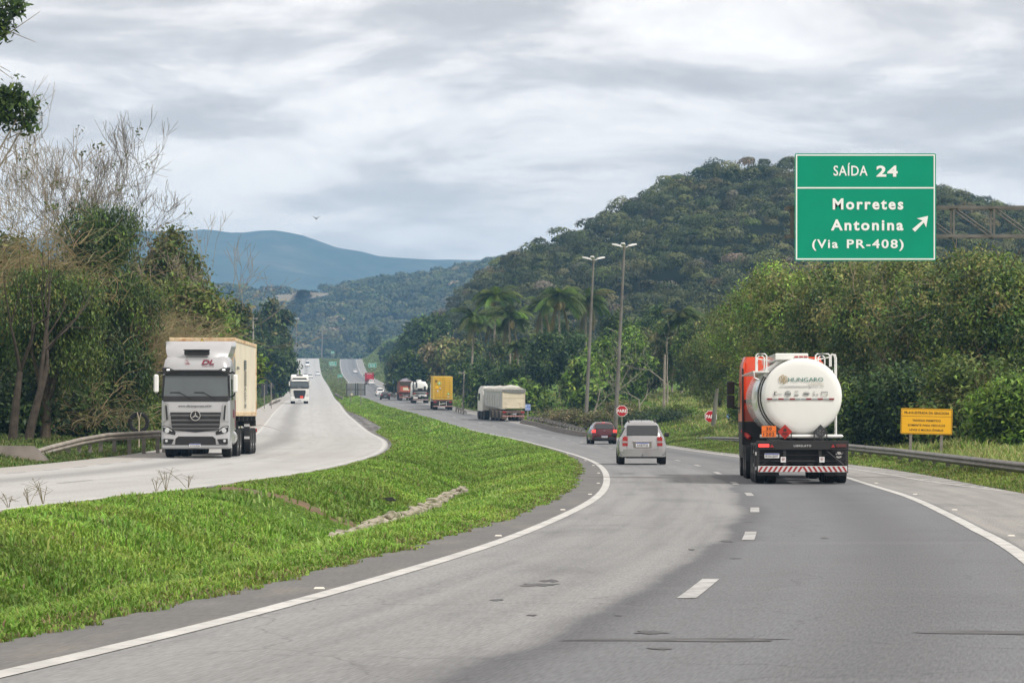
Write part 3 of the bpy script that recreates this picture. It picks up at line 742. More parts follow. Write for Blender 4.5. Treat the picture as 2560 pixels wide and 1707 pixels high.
def bare_tree(name, label, x, y, h, seed, depth=5, r=.16, spread=.5, leaves=0, bark=None, group=None, first=.3, lean=(0, 0, 1), kids=(2, 3), up=.14, sink=.1):
    g = np.random.default_rng(seed); out_, tips = [], []
    t = thing(name, label, 'tree', (x, y, ground(x, y) - sink), 0, group)
    grow(g, (0, 0, 0), lean, h * first, r, depth, out_, tips, spread, up, kids, .76, 3, .07, .009)
    zmax = max(p[2] for pts, _ in out_ for p in pts); s = h / zmax
    out2 = [([p * s for p in pts], rd) for pts, rd in out_]
    mb = MB(); mb.tube(out2[0][0], out2[0][1], 9); mb.build('trunk', bark or M_TWIG, t)
    limbs(out2[1:]).build('branches', bark or M_TWIG, t, smooth=60)
    if leaves:
        k = g.choice(len(tips), min(leaves, len(tips)), replace=False); idx = np.repeat(k, 9)
        c = np.array([tips[i][0] * s for i in idx]) + g.normal(size=(len(idx), 3)) * .16
        v, f = leaf_geo(c, g.normal(size=(len(idx), 3)), .11 * (.6 + .8 * g.random(len(idx))), .45, g)
        link('leaves', np_mesh('leaves', v, f, M_LEAF, np.repeat(pick_cols(len(idx), g, [G_MID, G_OLIVE], [.5, .5]), 4, 0)), t)
    return t
def dry_brush(name, label, x, y, w_, h, d_, seed, n=420, L=2.6, arch=.9, lean=(0, 0), cols=None, z0=0.0, group=None):
    """tangle of arching dry vine canes; lean pushes the canes sideways"""
    g = np.random.default_rng(seed); t = thing(name, label, 'shrub', (x, y, ground(x, y)), 0, group)
    V, Fq, C = [], [], []
    for i in range(n):
        p = np.array([g.normal() * w_ * .42, g.normal() * d_ * .3, z0 + abs(g.normal()) * h * .5])
        a = g.uniform(0, 2 * math.pi); d = unit(np.array([math.cos(a) + lean[0], math.sin(a) * .5 + lean[1], g.uniform(.2, 1.3)]))
        l = L * g.uniform(.5, 1.2); m_ = 6; th = .011 * g.uniform(.7, 1.6); col = palette(cols or G_DRY, 1, g)[0] * 1.25
        for j in range(m_ + 1):
            sd = unit(np.cross(d, np.array([.2, 1, .1]))) * th * (1 - .7 * j / m_); V += [p - sd, p + sd]; C += [col, col]
            if j: k = len(V) - 4; Fq.append((k, k + 1, k + 3, k + 2))
            p = p + d * l / m_; d = unit(d + np.array([0, 0, -arch * .34]) + g.normal(size=3) * .16)
    V = np.array(V); V[:, 2] = np.maximum(V[:, 2], .05)
    link('canes', np_mesh('canes', V, np.array(Fq), M_GRASS, np.array(C)), t)
    return t
def palm(label, x, y, h, seed, crown=3.2, nf=20, bunches=2, group='tall palms by the road', dead=2, z=None):
    g = np.random.default_rng(seed); z0 = ground(x, y) - .2 if z is None else z
    t = thing('palm_tree', label, 'palm', (x, y, z0), 0, group)
    lx, ly = g.normal() * .3, g.normal() * .3
    tip = Vector((lx, ly, h))
    mb = MB(); mb.tube([(0, 0, 0), (lx * .3, ly * .3, h * .35), (lx * .7, ly * .7, h * .7), tip], [.2, .15, .14, .13], 9)
    mb.build('trunk', M_PALEBARK, t)
    mb = MB(); mb.tube([tip, tip + Vector((0, 0, .7))], [.13, .1], 8); mb.build('crownshaft', mat('crownshaft green', (.13, .2, .06), .5, var=.15), t)
    V, Fq, C = [], [], []
    for i in range(nf):
        a = 2 * math.pi * (i * .618 + g.random() * .08); el = g.uniform(-.15, 1.15); p = np.array([lx, ly, h + .65]); d = unit(np.array([math.cos(a), math.sin(a), math.tan(el * .9)]))
        L = crown * g.uniform(.8, 1.05); m_ = 22; col = palette(G_MID + G_LIGHT[:1] + G_OLIVE[:1], 1, g)[0] * (.72 if i < nf - dead else .9)
        if i >= nf - dead: col = palette(G_DRY, 1, g)[0]; d = unit(np.array([math.cos(a) * .5, math.sin(a) * .5, -.8]))
        for j in range(m_):
            q = j / m_; side = unit(np.cross(d, np.array([0, 0, 1.0]))); upv = np.cross(side, d)
            ll = crown * .24 * math.sin(math.pi * min(.97, q * .92 + .1)) ** .6
            for s_ in (-1, 1):
                for rep in range(2):
                    o = p + d * (L / m_) * .5 * rep; e = o + (side * s_ * .85 + d * .55 + np.array([0, 0, -.45 - .25 * g.random()])) * ll; wv = d * .05 + upv * .012
                    k = len(V); V += [o - wv, o + wv, e + wv * .3, e - wv * .3]; cj = col * (1 + g.normal() * .16); C += [cj] * 4; Fq.append((k, k + 1, k + 2, k + 3))
            p = p + d * L / m_; d = unit(d + np.array([0, 0, -.062 - .05 * q]))
    link('fronds', np_mesh('fronds', np.array(V), np.array(Fq), M_LEAF, np.clip(np.array(C), .004, .8)), t)
    for b in range(bunches):
        a = g.uniform(0, 6.28); c0 = np.array([lx + math.cos(a) * .55, ly + math.sin(a) * .55, h - .35]); n = 420
        mbf = MB(); lo = []
        for q, r_ in ((0, .06), (.15, .3), (.4, .42), (.7, .36), (.92, .2), (1, .05)): lo.append([(c0[0] + r_ * .7 * (1 + g.normal() * .12) * math.cos(u_), c0[1] + r_ * .7 * math.sin(u_), c0[2] + .45 - q * 1.1 + g.normal() * .04) for u_ in np.linspace(0, 2 * math.pi, 12, endpoint=False)])
        mbf.loft(lo); mbf.build('fruit_cluster', mat('pale palm fruit', (.36, .29, .14), .9, var=.4, vscale=9, bump=.9, bscale=14), t, 0)
    return t
def big_leaf_plant(label, x, y, h, seed, group=None, cat='plant', name='banana_plant'):
    g = np.random.default_rng(seed); t = thing(name, label, cat, (x, y, ground(x, y) - .1), 0, group); V, Fq, C = [], [], []
    for i in range(9):
        a = g.uniform(0, 6.28); d = unit(np.array([math.cos(a) * .5, math.sin(a) * .5, 1.0])); p = np.array([0, 0, h * .35]); L = h * .75 * g.uniform(.7, 1.1); m_ = 8; col = palette(G_MID + G_LIGHT, 1, g)[0]
        for j in range(m_ + 1):
            sd = unit(np.cross(d, np.array([0, 0, 1.0]))) * h * .085 * math.sin(math.pi * (.06 + .9 * j / m_)); V += [p - sd, p + sd]; C += [col, col]
            if j: k = len(V) - 4; Fq.append((k, k + 1, k + 3, k + 2))
            p = p + d * L / m_; d = unit(d + np.array([math.cos(a), math.sin(a), -.5]) * .16)
    link('leaves', np_mesh('leaves', np.array(V), np.array(Fq), M_LEAF, np.array(C)), t)
    mb = MB(); mb.tube([(0, 0, -.2), (0, 0, h * .38)], [h * .045, h * .03], 8); mb.build('stem', mat('banana stem', (.12, .13, .06), .7, var=.2), t)
    return t
def px_of(px, y): return (px - CX) / F * y

# --- left side of the road, near
leafy_tree('vine_covered_tree', 'tall dark tree smothered in hanging vines left of the silver truck', 'tree', px_of(262, 152), 152, 10.9, 2.5, 31, [G_DARK, [tuple(q * 1.3 for q in c_) for c_ in G_MID], [(.09, .13, .055)]], [.35, .35, .3], 2300, 26, .085, .06, 17, .16, hang=1, spread=.24, shell=.6, squash=1.3)
leafy_tree('broadleaf_tree', 'dark low broadleaf tree in front of the vine covered tree at the left edge', 'tree', px_of(112, 139), 139, 7.3, 2.5, 32, [[tuple(q * 1.35 for q in c_) for c_ in s_] for s_ in (G_DARK, G_MID, G_OLIVE)], [.25, .5, .25], 1500, 26, .085, .4, 14, .2, hang=1, spread=.24, lean=(.3, 0))
leafy_tree('broadleaf_tree', 'mid green leafy tree between the dark trees and the guardrail tyre', 'tree', px_of(300, 172), 172, 5.6, 3.1, 33, [G_MID, G_OLIVE, G_LIGHT], [.55, .3, .15], 560, 24, .16, .08, 12, .12)
leafy_tree('broadleaf_tree', 'leafy green tree directly behind the silver truck cab', 'tree', px_of(452, 192), 192, 9.2, 2.9, 34, [G_MID, G_OLIVE, G_LIGHT], [.45, .35, .2], 620, 24, .17, .1, 12, .14, bare_tips=10)
leafy_tree('broadleaf_tree', 'bright green big leaved tree beyond the silver truck roof', 'tree', px_of(545, 225), 225, 8.4, 2.4, 35, [G_LIGHT, G_MID], [.6, .4], 380, 22, .23, .15, 10, .12)
leafy_tree('broadleaf_tree', 'olive tree rising at the far left edge behind the dry canes', 'tree', px_of(40, 165), 165, 9.8, 3.4, 36, [G_OLIVE, G_MID, G_DARK], [.45, .35, .2], 640, 24, .17, .15, 12, .15, bare_tips=14)
leafy_tree('broadleaf_tree', 'small olive tree standing out above the canopy near the distant blue hill', 'tree', px_of(425, 205), 205, 12.6, 2.3, 37, [G_OLIVE, G_MID], [.6, .4], 330, 24, .16, .45, 9, .12, bare_tips=8)
leafy_tree('understory_shrub', 'dense dark undergrowth under the left trees behind the guardrail', 'shrub', px_of(205, 150), 150, 3.4, 2.6, 38, [G_DARK, G_MID, G_OLIVE], [.35, .4, .25], 420, 24, .12, .02, 10, .06)
leafy_tree('understory_shrub', 'undergrowth beside the old tyre on the guardrail', 'shrub', px_of(375, 176), 176, 2.9, 2.3, 39, [G_MID, G_LIGHT, G_OLIVE], [.5, .25, .25], 380, 24, .12, .02, 9, .05)
leafy_tree('understory_shrub', 'shadowed undergrowth at the left edge behind the concrete block', 'shrub', px_of(30, 140), 140, 3.0, 2.3, 40, [G_DARK, G_MID], [.6, .4], 380, 24, .12, .02, 9, .06)
leafy_tree('understory_shrub', 'green hedge like scrub hidden behind the silver truck', 'shrub', px_of(500, 215), 215, 4.6, 3.0, 41, [G_MID, G_DARK, G_OLIVE], [.5, .25, .25], 380, 24, .16, .02, 9, .06)
for i, (px, y, h, s, lab, lv, dp) in enumerate([(140, 178, 18.6, 51, 'tallest bare grey tree with a few leaves at its top, upper left', 26, 7), (205, 186, 17.6, 52, 'bare tree with dark forked trunk above the vine covered tree', 8, 7),
                                       (262, 195, 16.6, 53, 'spreading bare tree leaning right above the vine covered tree', 10, 7), (60, 184, 16.5, 54, 'bare pale tree at the left edge behind the olive tree', 6, 7), (385, 205, 13.2, 55, 'low leafless tree with reddish twigs reaching toward the blue mountain', 6, 6)]):
    bare_tree('bare_tree', lab, px_of(px, y), y, h, s, dp, .15, .43, lv, first=.33, lean=(.05, 0, 1) if i != 4 else (.35, 0, 1), group='leafless trees on the left bank', bark=mat('pale grey twigs', (.26, .22, .17), .9, var=.3, vscale=2, spec=.2) if i in (0, 3, 4) else mat('grey bark', (.14, .12, .095), .9, var=.3, vscale=4, spec=.2))
dry_brush('dry_vine_thicket', 'tan tangle of dry vines at the left edge above the dark tree', px_of(60, 146), 146, 4.2, 3.0, 2.5, 61, 1300, 1.8, .6, z0=5.6)
dry_brush('dry_vine_thicket', 'tan arching dry canes to the right of the vine covered tree', px_of(400, 166), 166, 3.8, 3.0, 3, 62, 800, 2.2, .7, lean=(.7, 0), z0=2.6)
dry_brush('dry_vine_thicket', 'mat of dry canes just above the silver truck roof', px_of(430, 172), 172, 3.2, 1.2, 2, 63, 520, 1.7, .7, lean=(.3, 0), z0=4.4)
for i, (px, y, h, r_, lab, ss) in enumerate([(150, 164, 6.6, 2.4, 'leafy green tree filling the gap under the vine covered tree', [G_MID, G_DARK]), (330, 166, 4.4, 2.4, 'yellow green sapling thicket left of the hung tyre', [G_MID, G_OLIVE]), (20, 156, 5.4, 2.4, 'mid green tree at the left edge under the dry canes', [G_MID, G_DARK]), (410, 182, 6.4, 2.6, 'olive scrub tree between the tyre and the silver truck', [G_OLIVE, G_MID]), (255, 158, 3.0, 2.6, 'low leafy bush just behind the tan guardrail', [G_MID, G_OLIVE]), (110, 150, 3.2, 2.4, 'ferny bush behind the lower end of the tan guardrail', [G_MID, G_DARK]), (480, 205, 8.0, 2.6, 'fresh green tree above the front of the cream container', [G_LIGHT, G_MID]), (350, 190, 9.2, 2.6, 'olive tree wrapped in dry canes right of the vine covered tree', [G_OLIVE, G_MID])]):
    leafy_tree('understory_shrub' if h < 4 else 'broadleaf_tree', lab, 'shrub' if h < 4 else 'tree', px_of(px, y), y, h, r_, 421 + i, [[tuple(q * 1.35 for q in c_) for c_ in s_] for s_ in ss], [.6, .4], 620, 24, .13, .03, 12, .09, spread=.28, bare_tips=8)
dry_brush('dry_vine_thicket', 'pale dry canes hanging between the vine covered tree and the container', px_of(345, 152), 152, 3.0, 2.6, 2, 64, 700, 2.0, .75, lean=(.6, 0), z0=3.2)
dry_brush('dry_vine_thicket', 'dry canes low behind the guardrail at the left', px_of(150, 148), 148, 5.0, 2.0, 2, 65, 420, 1.5, .5, z0=.4)
# leaf sprays of a tree whose trunk stands outside the left edge
g = np.random.default_rng(70); x0, y0 = px_of(-130, 118), 118
t = thing('overhanging_tree', 'tree outside the left edge whose leafy branch ends hang into the sky', 'tree', (x0, y0, ground(x0, y0) - .1))
mb = MB(); mb.tube([(0, 0, 0), (.1, 0, 5), (.3, 0, 10), (.5, 0, 15.5)], [.25, .2, .15, .06], 9); mb.build('trunk', M_BARK, t)
mb = MB(); blobs = []
for (px, py, r_) in ((28, 245, .42), (62, 265, .4), (70, 300, .34), (12, 285, .5), (20, 30, .35), (45, 12, .32), (-30, 250, .8), (-40, 30, .8), (5, 70, .3)):
    e = Vector(at(px, py, y0)) - t.location; blobs.append((*e, r_, r_, r_ * .8)); s = Vector((.3, 0, e.z - 3.2))
    mb.tube([s, s.lerp(e, .5) + Vector((0, 0, -.4)), e], [.07, .045, .015], 5)
    for q in range(5): mb.tube([s.lerp(e, .5 + .08 * q) + Vector((0, 0, -.3)), s.lerp(e, .6 + .08 * q) + Vector((g.normal() * .6, g.normal() * .6, -.5 + g.normal() * .6))], [.02, .008], 4)
mb.build('branches', M_PALEBARK, t)
v, f, c = blob_leaves(g, blobs, 150, 20, .13, [G_MID, G_DARK], [.6, .4], .16, None, .2); link('crown', np_mesh('crown', v, f, M_LEAF, c), t)
# trunks in the shade at the left edge
for i, (px, y, h, lab) in enumerate([(30, 133, 7.5, 'thick shaded trunk leaning right at the far left edge'), (66, 134, 8, 'second shaded trunk beside the thick one at the left edge')]):
    bare_tree('shaded_tree', lab, px_of(px, y), y, h, 75 + i, 3, .2, .45, 0, bark=mat('brown trunk', (.055, .045, .035), .9, var=.35, vscale=5, spec=.2), first=.55, lean=(.16 + .1 * i, 0, 1))
# --- dark clump further along the left side
for i, (px, y, h, r_, lab, ss, ww) in enumerate([(632, 590, 14.5, 3.8, 'dark roadside tree right behind the container', [G_DARK, G_MID], [.75, .25]), (680, 600, 17.2, 3.9, 'tallest dark rounded tree in the left roadside clump', [G_DARK, G_OLIVE, G_MID], [.6, .25, .15]),
                                         (700, 640, 12.5, 2.7, 'dark tree at the right end of the left roadside clump', [G_DARK, G_MID], [.7, .3]), (655, 560, 10.2, 4.0, 'low bushy dark green tree at the front of the left roadside clump', [G_DARK, G_MID], [.6, .4]),
                                         (685, 545, 8.6, 2.9, 'low green tree close to the white tractor unit', [G_DARK, G_MID], [.55, .45]), (600, 620, 12, 4, 'olive tree half hidden behind the container top', [G_OLIVE, G_DARK], [.6, .4])]):
    leafy_tree('roadside_tree', lab, 'tree', px_of(px, y), y, h, r_, 81 + i, ss, ww, 420, 22, .42, .05, 11, .2, group='dark trees on the left beyond the container', spread=.5)
for i, (px, y, h, lab) in enumerate([(575, 300, 10.5, 'thin crowned tree poking up left of the roadside clump'), (545, 330, 8.5, 'pale green treetop above the container roof')]):
    leafy_tree('roadside_tree', lab, 'tree', px_of(px, y), y, h, 1.7, 91 + i, [G_DARK, G_OLIVE], [.6, .4], 160, 22, .25, .55, 7, .1)
# far trees on the crest
for i, (px, y, h, r_, lab) in enumerate([(765, 1860, 9, 5.5, 'round dark bush on the skyline beyond the left carriageway'), (905, 1800, 5, 6, 'low brown scrub on the crest right of the climbing road'), (935, 1720, 13, 3.6, 'lone dark tree on top of the bright grass cutting'), (922, 1830, 6, 6, 'dark scrub behind the lone skyline tree'),
                                         (985, 1290, 9, 5, 'olive scrub tree above the grass cutting'), (1005, 1240, 9, 4, 'yellowish bush on the shoulder of the wooded hill')]):
    leafy_tree('skyline_tree', lab, 'tree', px_of(px, y), y, h, r_, 101 + i, [G_DARK, G_OLIVE, G_MID], [.45, .3, .25], 160, 20, .9, .03, 8, .2, spread=.9)
# trees at the foot of the hill, right of the climbing road
for i, (px, y, h, r_, lab, ss) in enumerate([(1040, 760, 17, 5.0, 'big dark round tree at the left foot of the wooded hill', [G_DARK, G_MID]), (1022, 730, 12, 4.2, 'dark tree overhanging the red lorry side of the road', [G_DARK, G_DARK]), (1085, 690, 16.5, 5.0, 'dark green tree above the flowering olive tree', [G_DARK, G_MID]),
                                             (1005, 700, 8.5, 3.4, 'bushy tree behind the blue direction sign', [G_DARK, G_OLIVE]), (1112, 590, 10.5, 4.0, 'pale olive tree with brownish leaves above the yellow container', [G_OLIVE, G_DRY]), (1045, 600, 8.5, 3.6, 'dark shrubby tree left of the pale olive tree', [G_DARK, G_MID]),
                                             (1165, 560, 9.5, 3.8, 'tree with mixed olive leaves just right of the yellow container', [G_OLIVE, G_MID]), (1045, 640, 5.0, 3.2, 'dark thicket beside the road under the hill', [G_DARK, G_DARK]), (1075, 640, 6.0, 3.6, 'low thicket beyond the rusty dump truck', [G_DARK, G_MID]), (995, 900, 8, 3.5, 'dark bush on the verge by the far green sign', [G_DARK, G_MID]), (1005, 830, 10, 4, 'tall dark bush between the far green sign and the hill', [G_DARK, G_MID])]):
    leafy_tree('hillfoot_tree', lab, 'tree', px_of(px, y), y, h, r_, 121 + i, [[tuple(q * 1.2 for q in c_) for c_ in s_] for s_ in ss], [.6, .4], 400, 22, .4, .04, 10, .2, spread=.5)
# --- mid ground between the palms and the exit road
mids = [(1215, 430, 6.5, 3.0, 'dark undergrowth tree under the left group of palms', [G_DARK, G_MID]), (1290, 420, 6.0, 3.0, 'dark leafy tree behind the grey tipper', [G_DARK, G_MID]), (1360, 405, 9.0, 2.8, 'dark tree under the big palm', [G_DARK, G_MID]), (1425, 400, 8.5, 2.8, 'dense dark tree left of the left lamp post', [G_DARK, G_MID]),
        (1330, 385, 4.0, 2.4, 'bright green shrub right of the tipper', [G_LIGHT, G_MID]), (1500, 380, 8.0, 2.6, 'bright umbrella leaved tree between the lamp posts', [G_LIGHT, G_MID]), (1455, 370, 6.6, 2.2, 'light green tree behind the left lamp post', [G_LIGHT, G_MID]), (1575, 390, 8.6, 2.8, 'green tree right of the taller lamp post', [G_MID, G_LIGHT]),
        (1620, 405, 8.2, 2.8, 'olive tree behind the dead grey trunk', [G_OLIVE, G_MID]), (1680, 400, 9.6, 3.2, 'olive tree behind the tall palm trunk', [G_OLIVE, G_MID]), (1735, 385, 9.0, 3.2, 'mid green tree left of the leaning concrete pole', [G_MID, G_OLIVE]), (1545, 430, 10.5, 3.2, 'dim tree far behind the lamp posts', [G_DARK, G_MID]), (1255, 470, 9.5, 3.2, 'tree deep behind the palm trunks', [G_DARK, G_OLIVE]), (1640, 450, 11.5, 3.6, 'deep green tree below the hill behind the palms on the right', [G_DARK, G_MID]), (1400, 470, 10.5, 3.8, 'deep green tree behind the big palm trunk', [G_DARK, G_MID]), (1180, 500, 7.5, 3.4, 'undergrowth tree between container lorry and tipper', [G_DARK, G_MID])]
for i, (px, y, h, r_, lab, ss) in enumerate(mids):
    leafy_tree('verge_tree', lab, 'tree', px_of(px, y), y, h, r_, 141 + i, [[tuple(q * 1.28 for q in c_) for c_ in s_] for s_ in ss], [.65, .35], 300, 24, .22 if ss[0] is not G_LIGHT else .3, .06, 10, .12, spread=.34, bare_tips=6, bark=M_PALEBARK if i % 2 else M_BARK)
scrub = [(1400, 345, 1.7, 2.3, 'brown scrub on the mound behind the short guardrail', [G_OLIVE, G_DRY]), (1425, 330, 2.0, 2.6, 'brownish bush at the foot of the left lamp post', [G_OLIVE, G_DRY]), (1500, 322, 1.9, 2.3, 'tall olive weeds left of the red stop sign', [G_OLIVE, G_DRY]), (1600, 318, 1.8, 2.4, 'dark low shrubs right of the first stop sign', [G_DARK, G_OLIVE]), (1665, 312, 1.7, 2.4, 'dark scrub above the silver car', [G_DARK, G_MID]), (1712, 318, 1.6, 1.9, 'yellow green bush left of the second stop sign', [G_LIGHT, G_OLIVE]), (1868, 272, 2.8, 1.6, 'leafy green bush by the small blue sign', [G_LIGHT, G_MID]), (1560, 330, 2.3, 2.2, 'straw coloured grass clump behind the first stop sign', [G_OLIVE, G_DRY])]
for i, (px, y, h, r_, lab, ss) in enumerate(scrub):
    leafy_tree('roadside_shrub', lab, 'shrub', px_of(px, y), y, h, r_, 171 + i, ss, [.6, .4], 260, 22, .13, .0, 9, .04, spread=.26)
palms = [(1229, 742, 470, 4.2, 2, 'tallest palm in the left palm group'), (1175, 793, 465, 3.8, 1, 'leftmost palm in the left palm group'), (1277, 790, 455, 3.9, 2, 'rightmost palm in the left palm group'), (1222, 800, 480, 3.7, 1, 'palm in the middle of the left palm group'),
         (1400, 742, 440, 4.7, 3, 'big palm with pale fruit clusters left of the lamp posts'), (1462, 752, 450, 4.4, 2, 'palm partly behind the left lamp post'), (1352, 768, 460, 3.8, 1, 'palm with drooping fronds between palm group and big palm'), (1704, 790, 395, 3.5, 0, 'palm with clean pale trunk right of the lamp posts'), (1772, 798, 400, 3.3, 0, 'palm with upright fronds beside the dense right trees'), (1300, 860, 440, 2.4, 1, 'short palm behind the tipper')]
for i, (px, py, y, cr, nb, lab) in enumerate(palms):
    x, _, zc = at(px, py, y); palm(lab, x, y, zc - ground(x, y) - .5, 201 + i, cr, 22, nb)
for i, (px, y, h, lab) in enumerate([(1018, 605, 5, 'banana plant with yellow leaf beside the blue direction sign'), (1062, 560, 4.5, 'banana plant left of the yellow container'), (995, 640, 4.5, 'banana plant on the far verge'), (1240, 405, 3.6, 'bushy banana plant under the left palms'), (1205, 395, 3.4, 'banana plant left of the tipper cab'), (1215, 520, 4, 'banana plant behind the wooden pole')]):
    big_leaf_plant(lab, px_of(px, y), y, h, 221 + i, 'banana plants along the right verge')
for i, (px, y, h, s, lab, ln) in enumerate([(1540, 345, 8.2, 231, 'pale leafless tree between the lamp posts', (.1, 0, 1)), (1668, 360, 9.5, 232, 'bare grey tree with twisted top left of the tall palm trunk', (-.05, 0, 1)), (1480, 350, 5.5, 233, 'small bare tree left of the taller lamp post', (.2, 0, 1)), (1600, 335, 4.5, 234, 'thin bare tree above the first stop sign', (-.1, 0, 1))]):
    bare_tree('bare_tree', lab, px_of(px, y), y, h, s, 4, .11, .6, 0, bark=M_PALEBARK, first=.4, lean=ln, group='pale bare trees on the right verge')
x, y = px_of(1660, 345), 345
t = thing('dead_trunk', 'dead straight grey trunk without branches right of the lamp posts', 'tree', (x, y, ground(x, y) - .1))
mb = MB(); mb.tube([(0, 0, 0), (.02, 0, 3), (.1, 0, 5.8)], [.17, .14, .1], 9); mb.build('trunk', M_PALEBARK, t)
# --- dense trees on the right behind the yellow sign
right = [(1925, 262, 13.0, 4.4, 'tall yellowish green tree just left of the exit sign', [G_LIGHT, G_OLIVE, G_MID], [.4, .35, .25]), (1880, 300, 10.2, 4.2, 'olive green tree behind the tanker cab', [G_OLIVE, G_MID, G_LIGHT], [.5, .35, .15]), (2010, 225, 11.6, 4.6, 'tree with dense small leaves under the left half of the exit sign', [G_OLIVE, G_MID, G_LIGHT], [.55, .25, .2]), (2130, 205, 10.8, 4.2, 'dense tree with bare twigs under the exit sign', [G_OLIVE, G_MID, G_DARK], [.5, .3, .2]),
         (2240, 195, 11.4, 4.2, 'tree with many pale bare twigs right of the exit sign', [G_OLIVE, G_DARK, G_MID], [.5, .25, .25]), (2370, 185, 10.2, 4.2, 'darker tree under the sign gantry', [G_OLIVE, G_DARK, G_MID], [.45, .3, .25]), (2500, 175, 9.6, 4.2, 'tree at the right edge below the gantry', [G_MID, G_OLIVE, G_DARK], [.4, .35, .25]), (1800, 335, 9.0, 3.6, 'lower olive tree beside the leaning concrete pole', [G_OLIVE, G_MID], [.6, .4])]
for i, (px, y, h, r_, lab, ss, ww) in enumerate(right):
    leafy_tree('dense_tree', lab, 'tree', px_of(px, y), y, h, r_, 241 + i, [[tuple(q * 1.6 for q in c_) for c_ in s_] for s_ in ss], ww, 1700, 28, .115, .04, 19, .16, group='dense trees behind the right guardrail', spread=.3, shell=.55, bare_tips=34 if i in (3, 4, 5, 6) else 12, bark=M_TWIG if i in (3, 4, 5) else M_BARK)
under = [(2110, 176, 4.6, 3.2, 'shadowy green bush behind the tanker', [G_DARK, G_MID]), (2230, 168, 4.4, 3.0, 'dark bush behind the left post of the yellow sign', [G_DARK, G_MID]), (2330, 165, 4.2, 3.0, 'dark bush behind the yellow sign', [G_DARK, G_MID]), (2440, 158, 4.6, 2.8, 'leafy bush right of the yellow sign', [G_MID, G_OLIVE]), (2540, 150, 3.6, 1.9, 'bright leaved bush at the right edge', [G_LIGHT, G_MID]), (1985, 196, 5.0, 3.0, 'dark bush behind the tank', [G_DARK, G_MID]), (1915, 235, 4.4, 2.6, 'leafy bush behind the orange cab', [G_MID, G_LIGHT])]
for i, (px, y, h, r_, lab, ss) in enumerate(under):
    leafy_tree('dense_bush', lab, 'shrub', px_of(px, y), y, h, r_, 261 + i, [[tuple(q * 1.25 for q in c_) for c_ in s_] for s_ in ss], [.65, .35], 620, 26, .13, .0, 12, .08, spread=.3, bare_tips=10)
# ---------------------------------------------------------------- vehicle materials
M_BLACK = mat('black trim', (.012, .012, .013), .5, var=.2, vscale=3, dirt=((.05, .045, .04), .6))
M_CHASSIS = mat('chassis black', (.018, .018, .019), .7, var=.3, vscale=4, dirt=((.07, .06, .05), .58))
M_TYRE = mat('tyre rubber', (.018, .018, .018), .85, var=.25, vscale=6, bump=.3, bscale=30, spec=.3)
M_RIM = mat('steel rim', (.32, .32, .33), .4, metal=.7, var=.2, vscale=5)
M_DRIM = mat('dusty rim', (.12, .1, .09), .8, var=.3, vscale=5)
M_GLASS = mat('dark glass', (.014, .018, .02), .08, spec=.7, coat=.3)
M_CHROME = mat('chrome', (.6, .6, .62), .18, metal=1.0)
M_WHITE = mat('white paint', (.72, .73, .72), .32, var=.03, coat=.3)
M_DWHITE = mat('dusty white paint', (.6, .59, .56), .5, var=.1, vscale=2, dirt=((.36, .32, .26), .6))
M_PLATE = mat('plate white', (.66, .66, .67), .45)
M_BLUE = mat('plate blue', (.02, .06, .3), .45)
M_INK = mat('black lettering', (.015, .015, .016), .5)
M_TAIL = mat('tail lamp red', (.32, .012, .014), .2, coat=.5)
M_TAILDK = mat('dark tail lamp', (.1, .02, .022), .2, coat=.5)
M_BRAKE = emis('lit brake lamp', (1.0, .06, .05), 1.6, (.4, .02, .02))
M_REFL = mat('white reflector', (.55, .55, .56), .35)
M_RRED = mat('red reflector', (.3, .015, .015), .35)
M_SILVER = mat('silver truck paint', (.43, .44, .455), .28, metal=.4, var=.03, coat=.4)
M_LENS = mat('lamp glass', (.5, .52, .54), .06, spec=.9, coat=.6)
M_ORANGE = mat('orange cab paint', (.62, .065, .014), .32, var=.04, coat=.4)
M_HAZ = mat('hazard orange', (.78, .17, .02), .45)
M_TANK = mat('tank white', (.74, .75, .73), .22, var=.03, vscale=1.2, coat=.5, dirt=((.58, .57, .53), .6), dscale=.9)
M_GREY = mat('grey print', (.12, .14, .14), .5)

WH = {}
def wheel(parent, x, y, r=.5, w_=.29, rim=None, side=1, z=None, twin=False):
    """tyre with tread shoulders (part) and dished rim (sub-part); side = +1 outer face towards +x"""
    rim = rim or M_RIM; key = (round(r, 3), round(w_, 3), rim.name, side, twin)
    if key not in WH:
        mb = MB(); offs = (0,) if not twin else (0, -side * (w_ + .05))
        for o in offs:
            h = w_ / 2
            mb.revolve_x([(o - h * .85, r * .56), (o - h, r * .7), (o - h, r * .9), (o - h * .8, r * .985), (o + h * .8, r * .985), (o + h, r * .9), (o + h, r * .7), (o + h * .85, r * .56)], 0, 0, 0, 28)
        ty = mb.mesh('wheel', M_TYRE)
        mb = MB(); s = side * w_ / 2
        mb.revolve_x([(s * .3, r * .3), (s * .35, r * .5), (s * .9, r * .57), (s * .9, r * .6), (s * -.6, r * .6)], 0, 0, 0, 24)
        mb.revolve_x([(s * .3, r * .2), (s * .8, r * .2), (s * .85, r * .12)], 0, 0, 0, 14)
        WH[key] = (ty, mb.mesh('rim', rim))
    ty, rm = WH[key]
    o = link('wheel', ty, parent); o.location = (x, y, r if z is None else z)
    link('rim', rm, o)
    return o
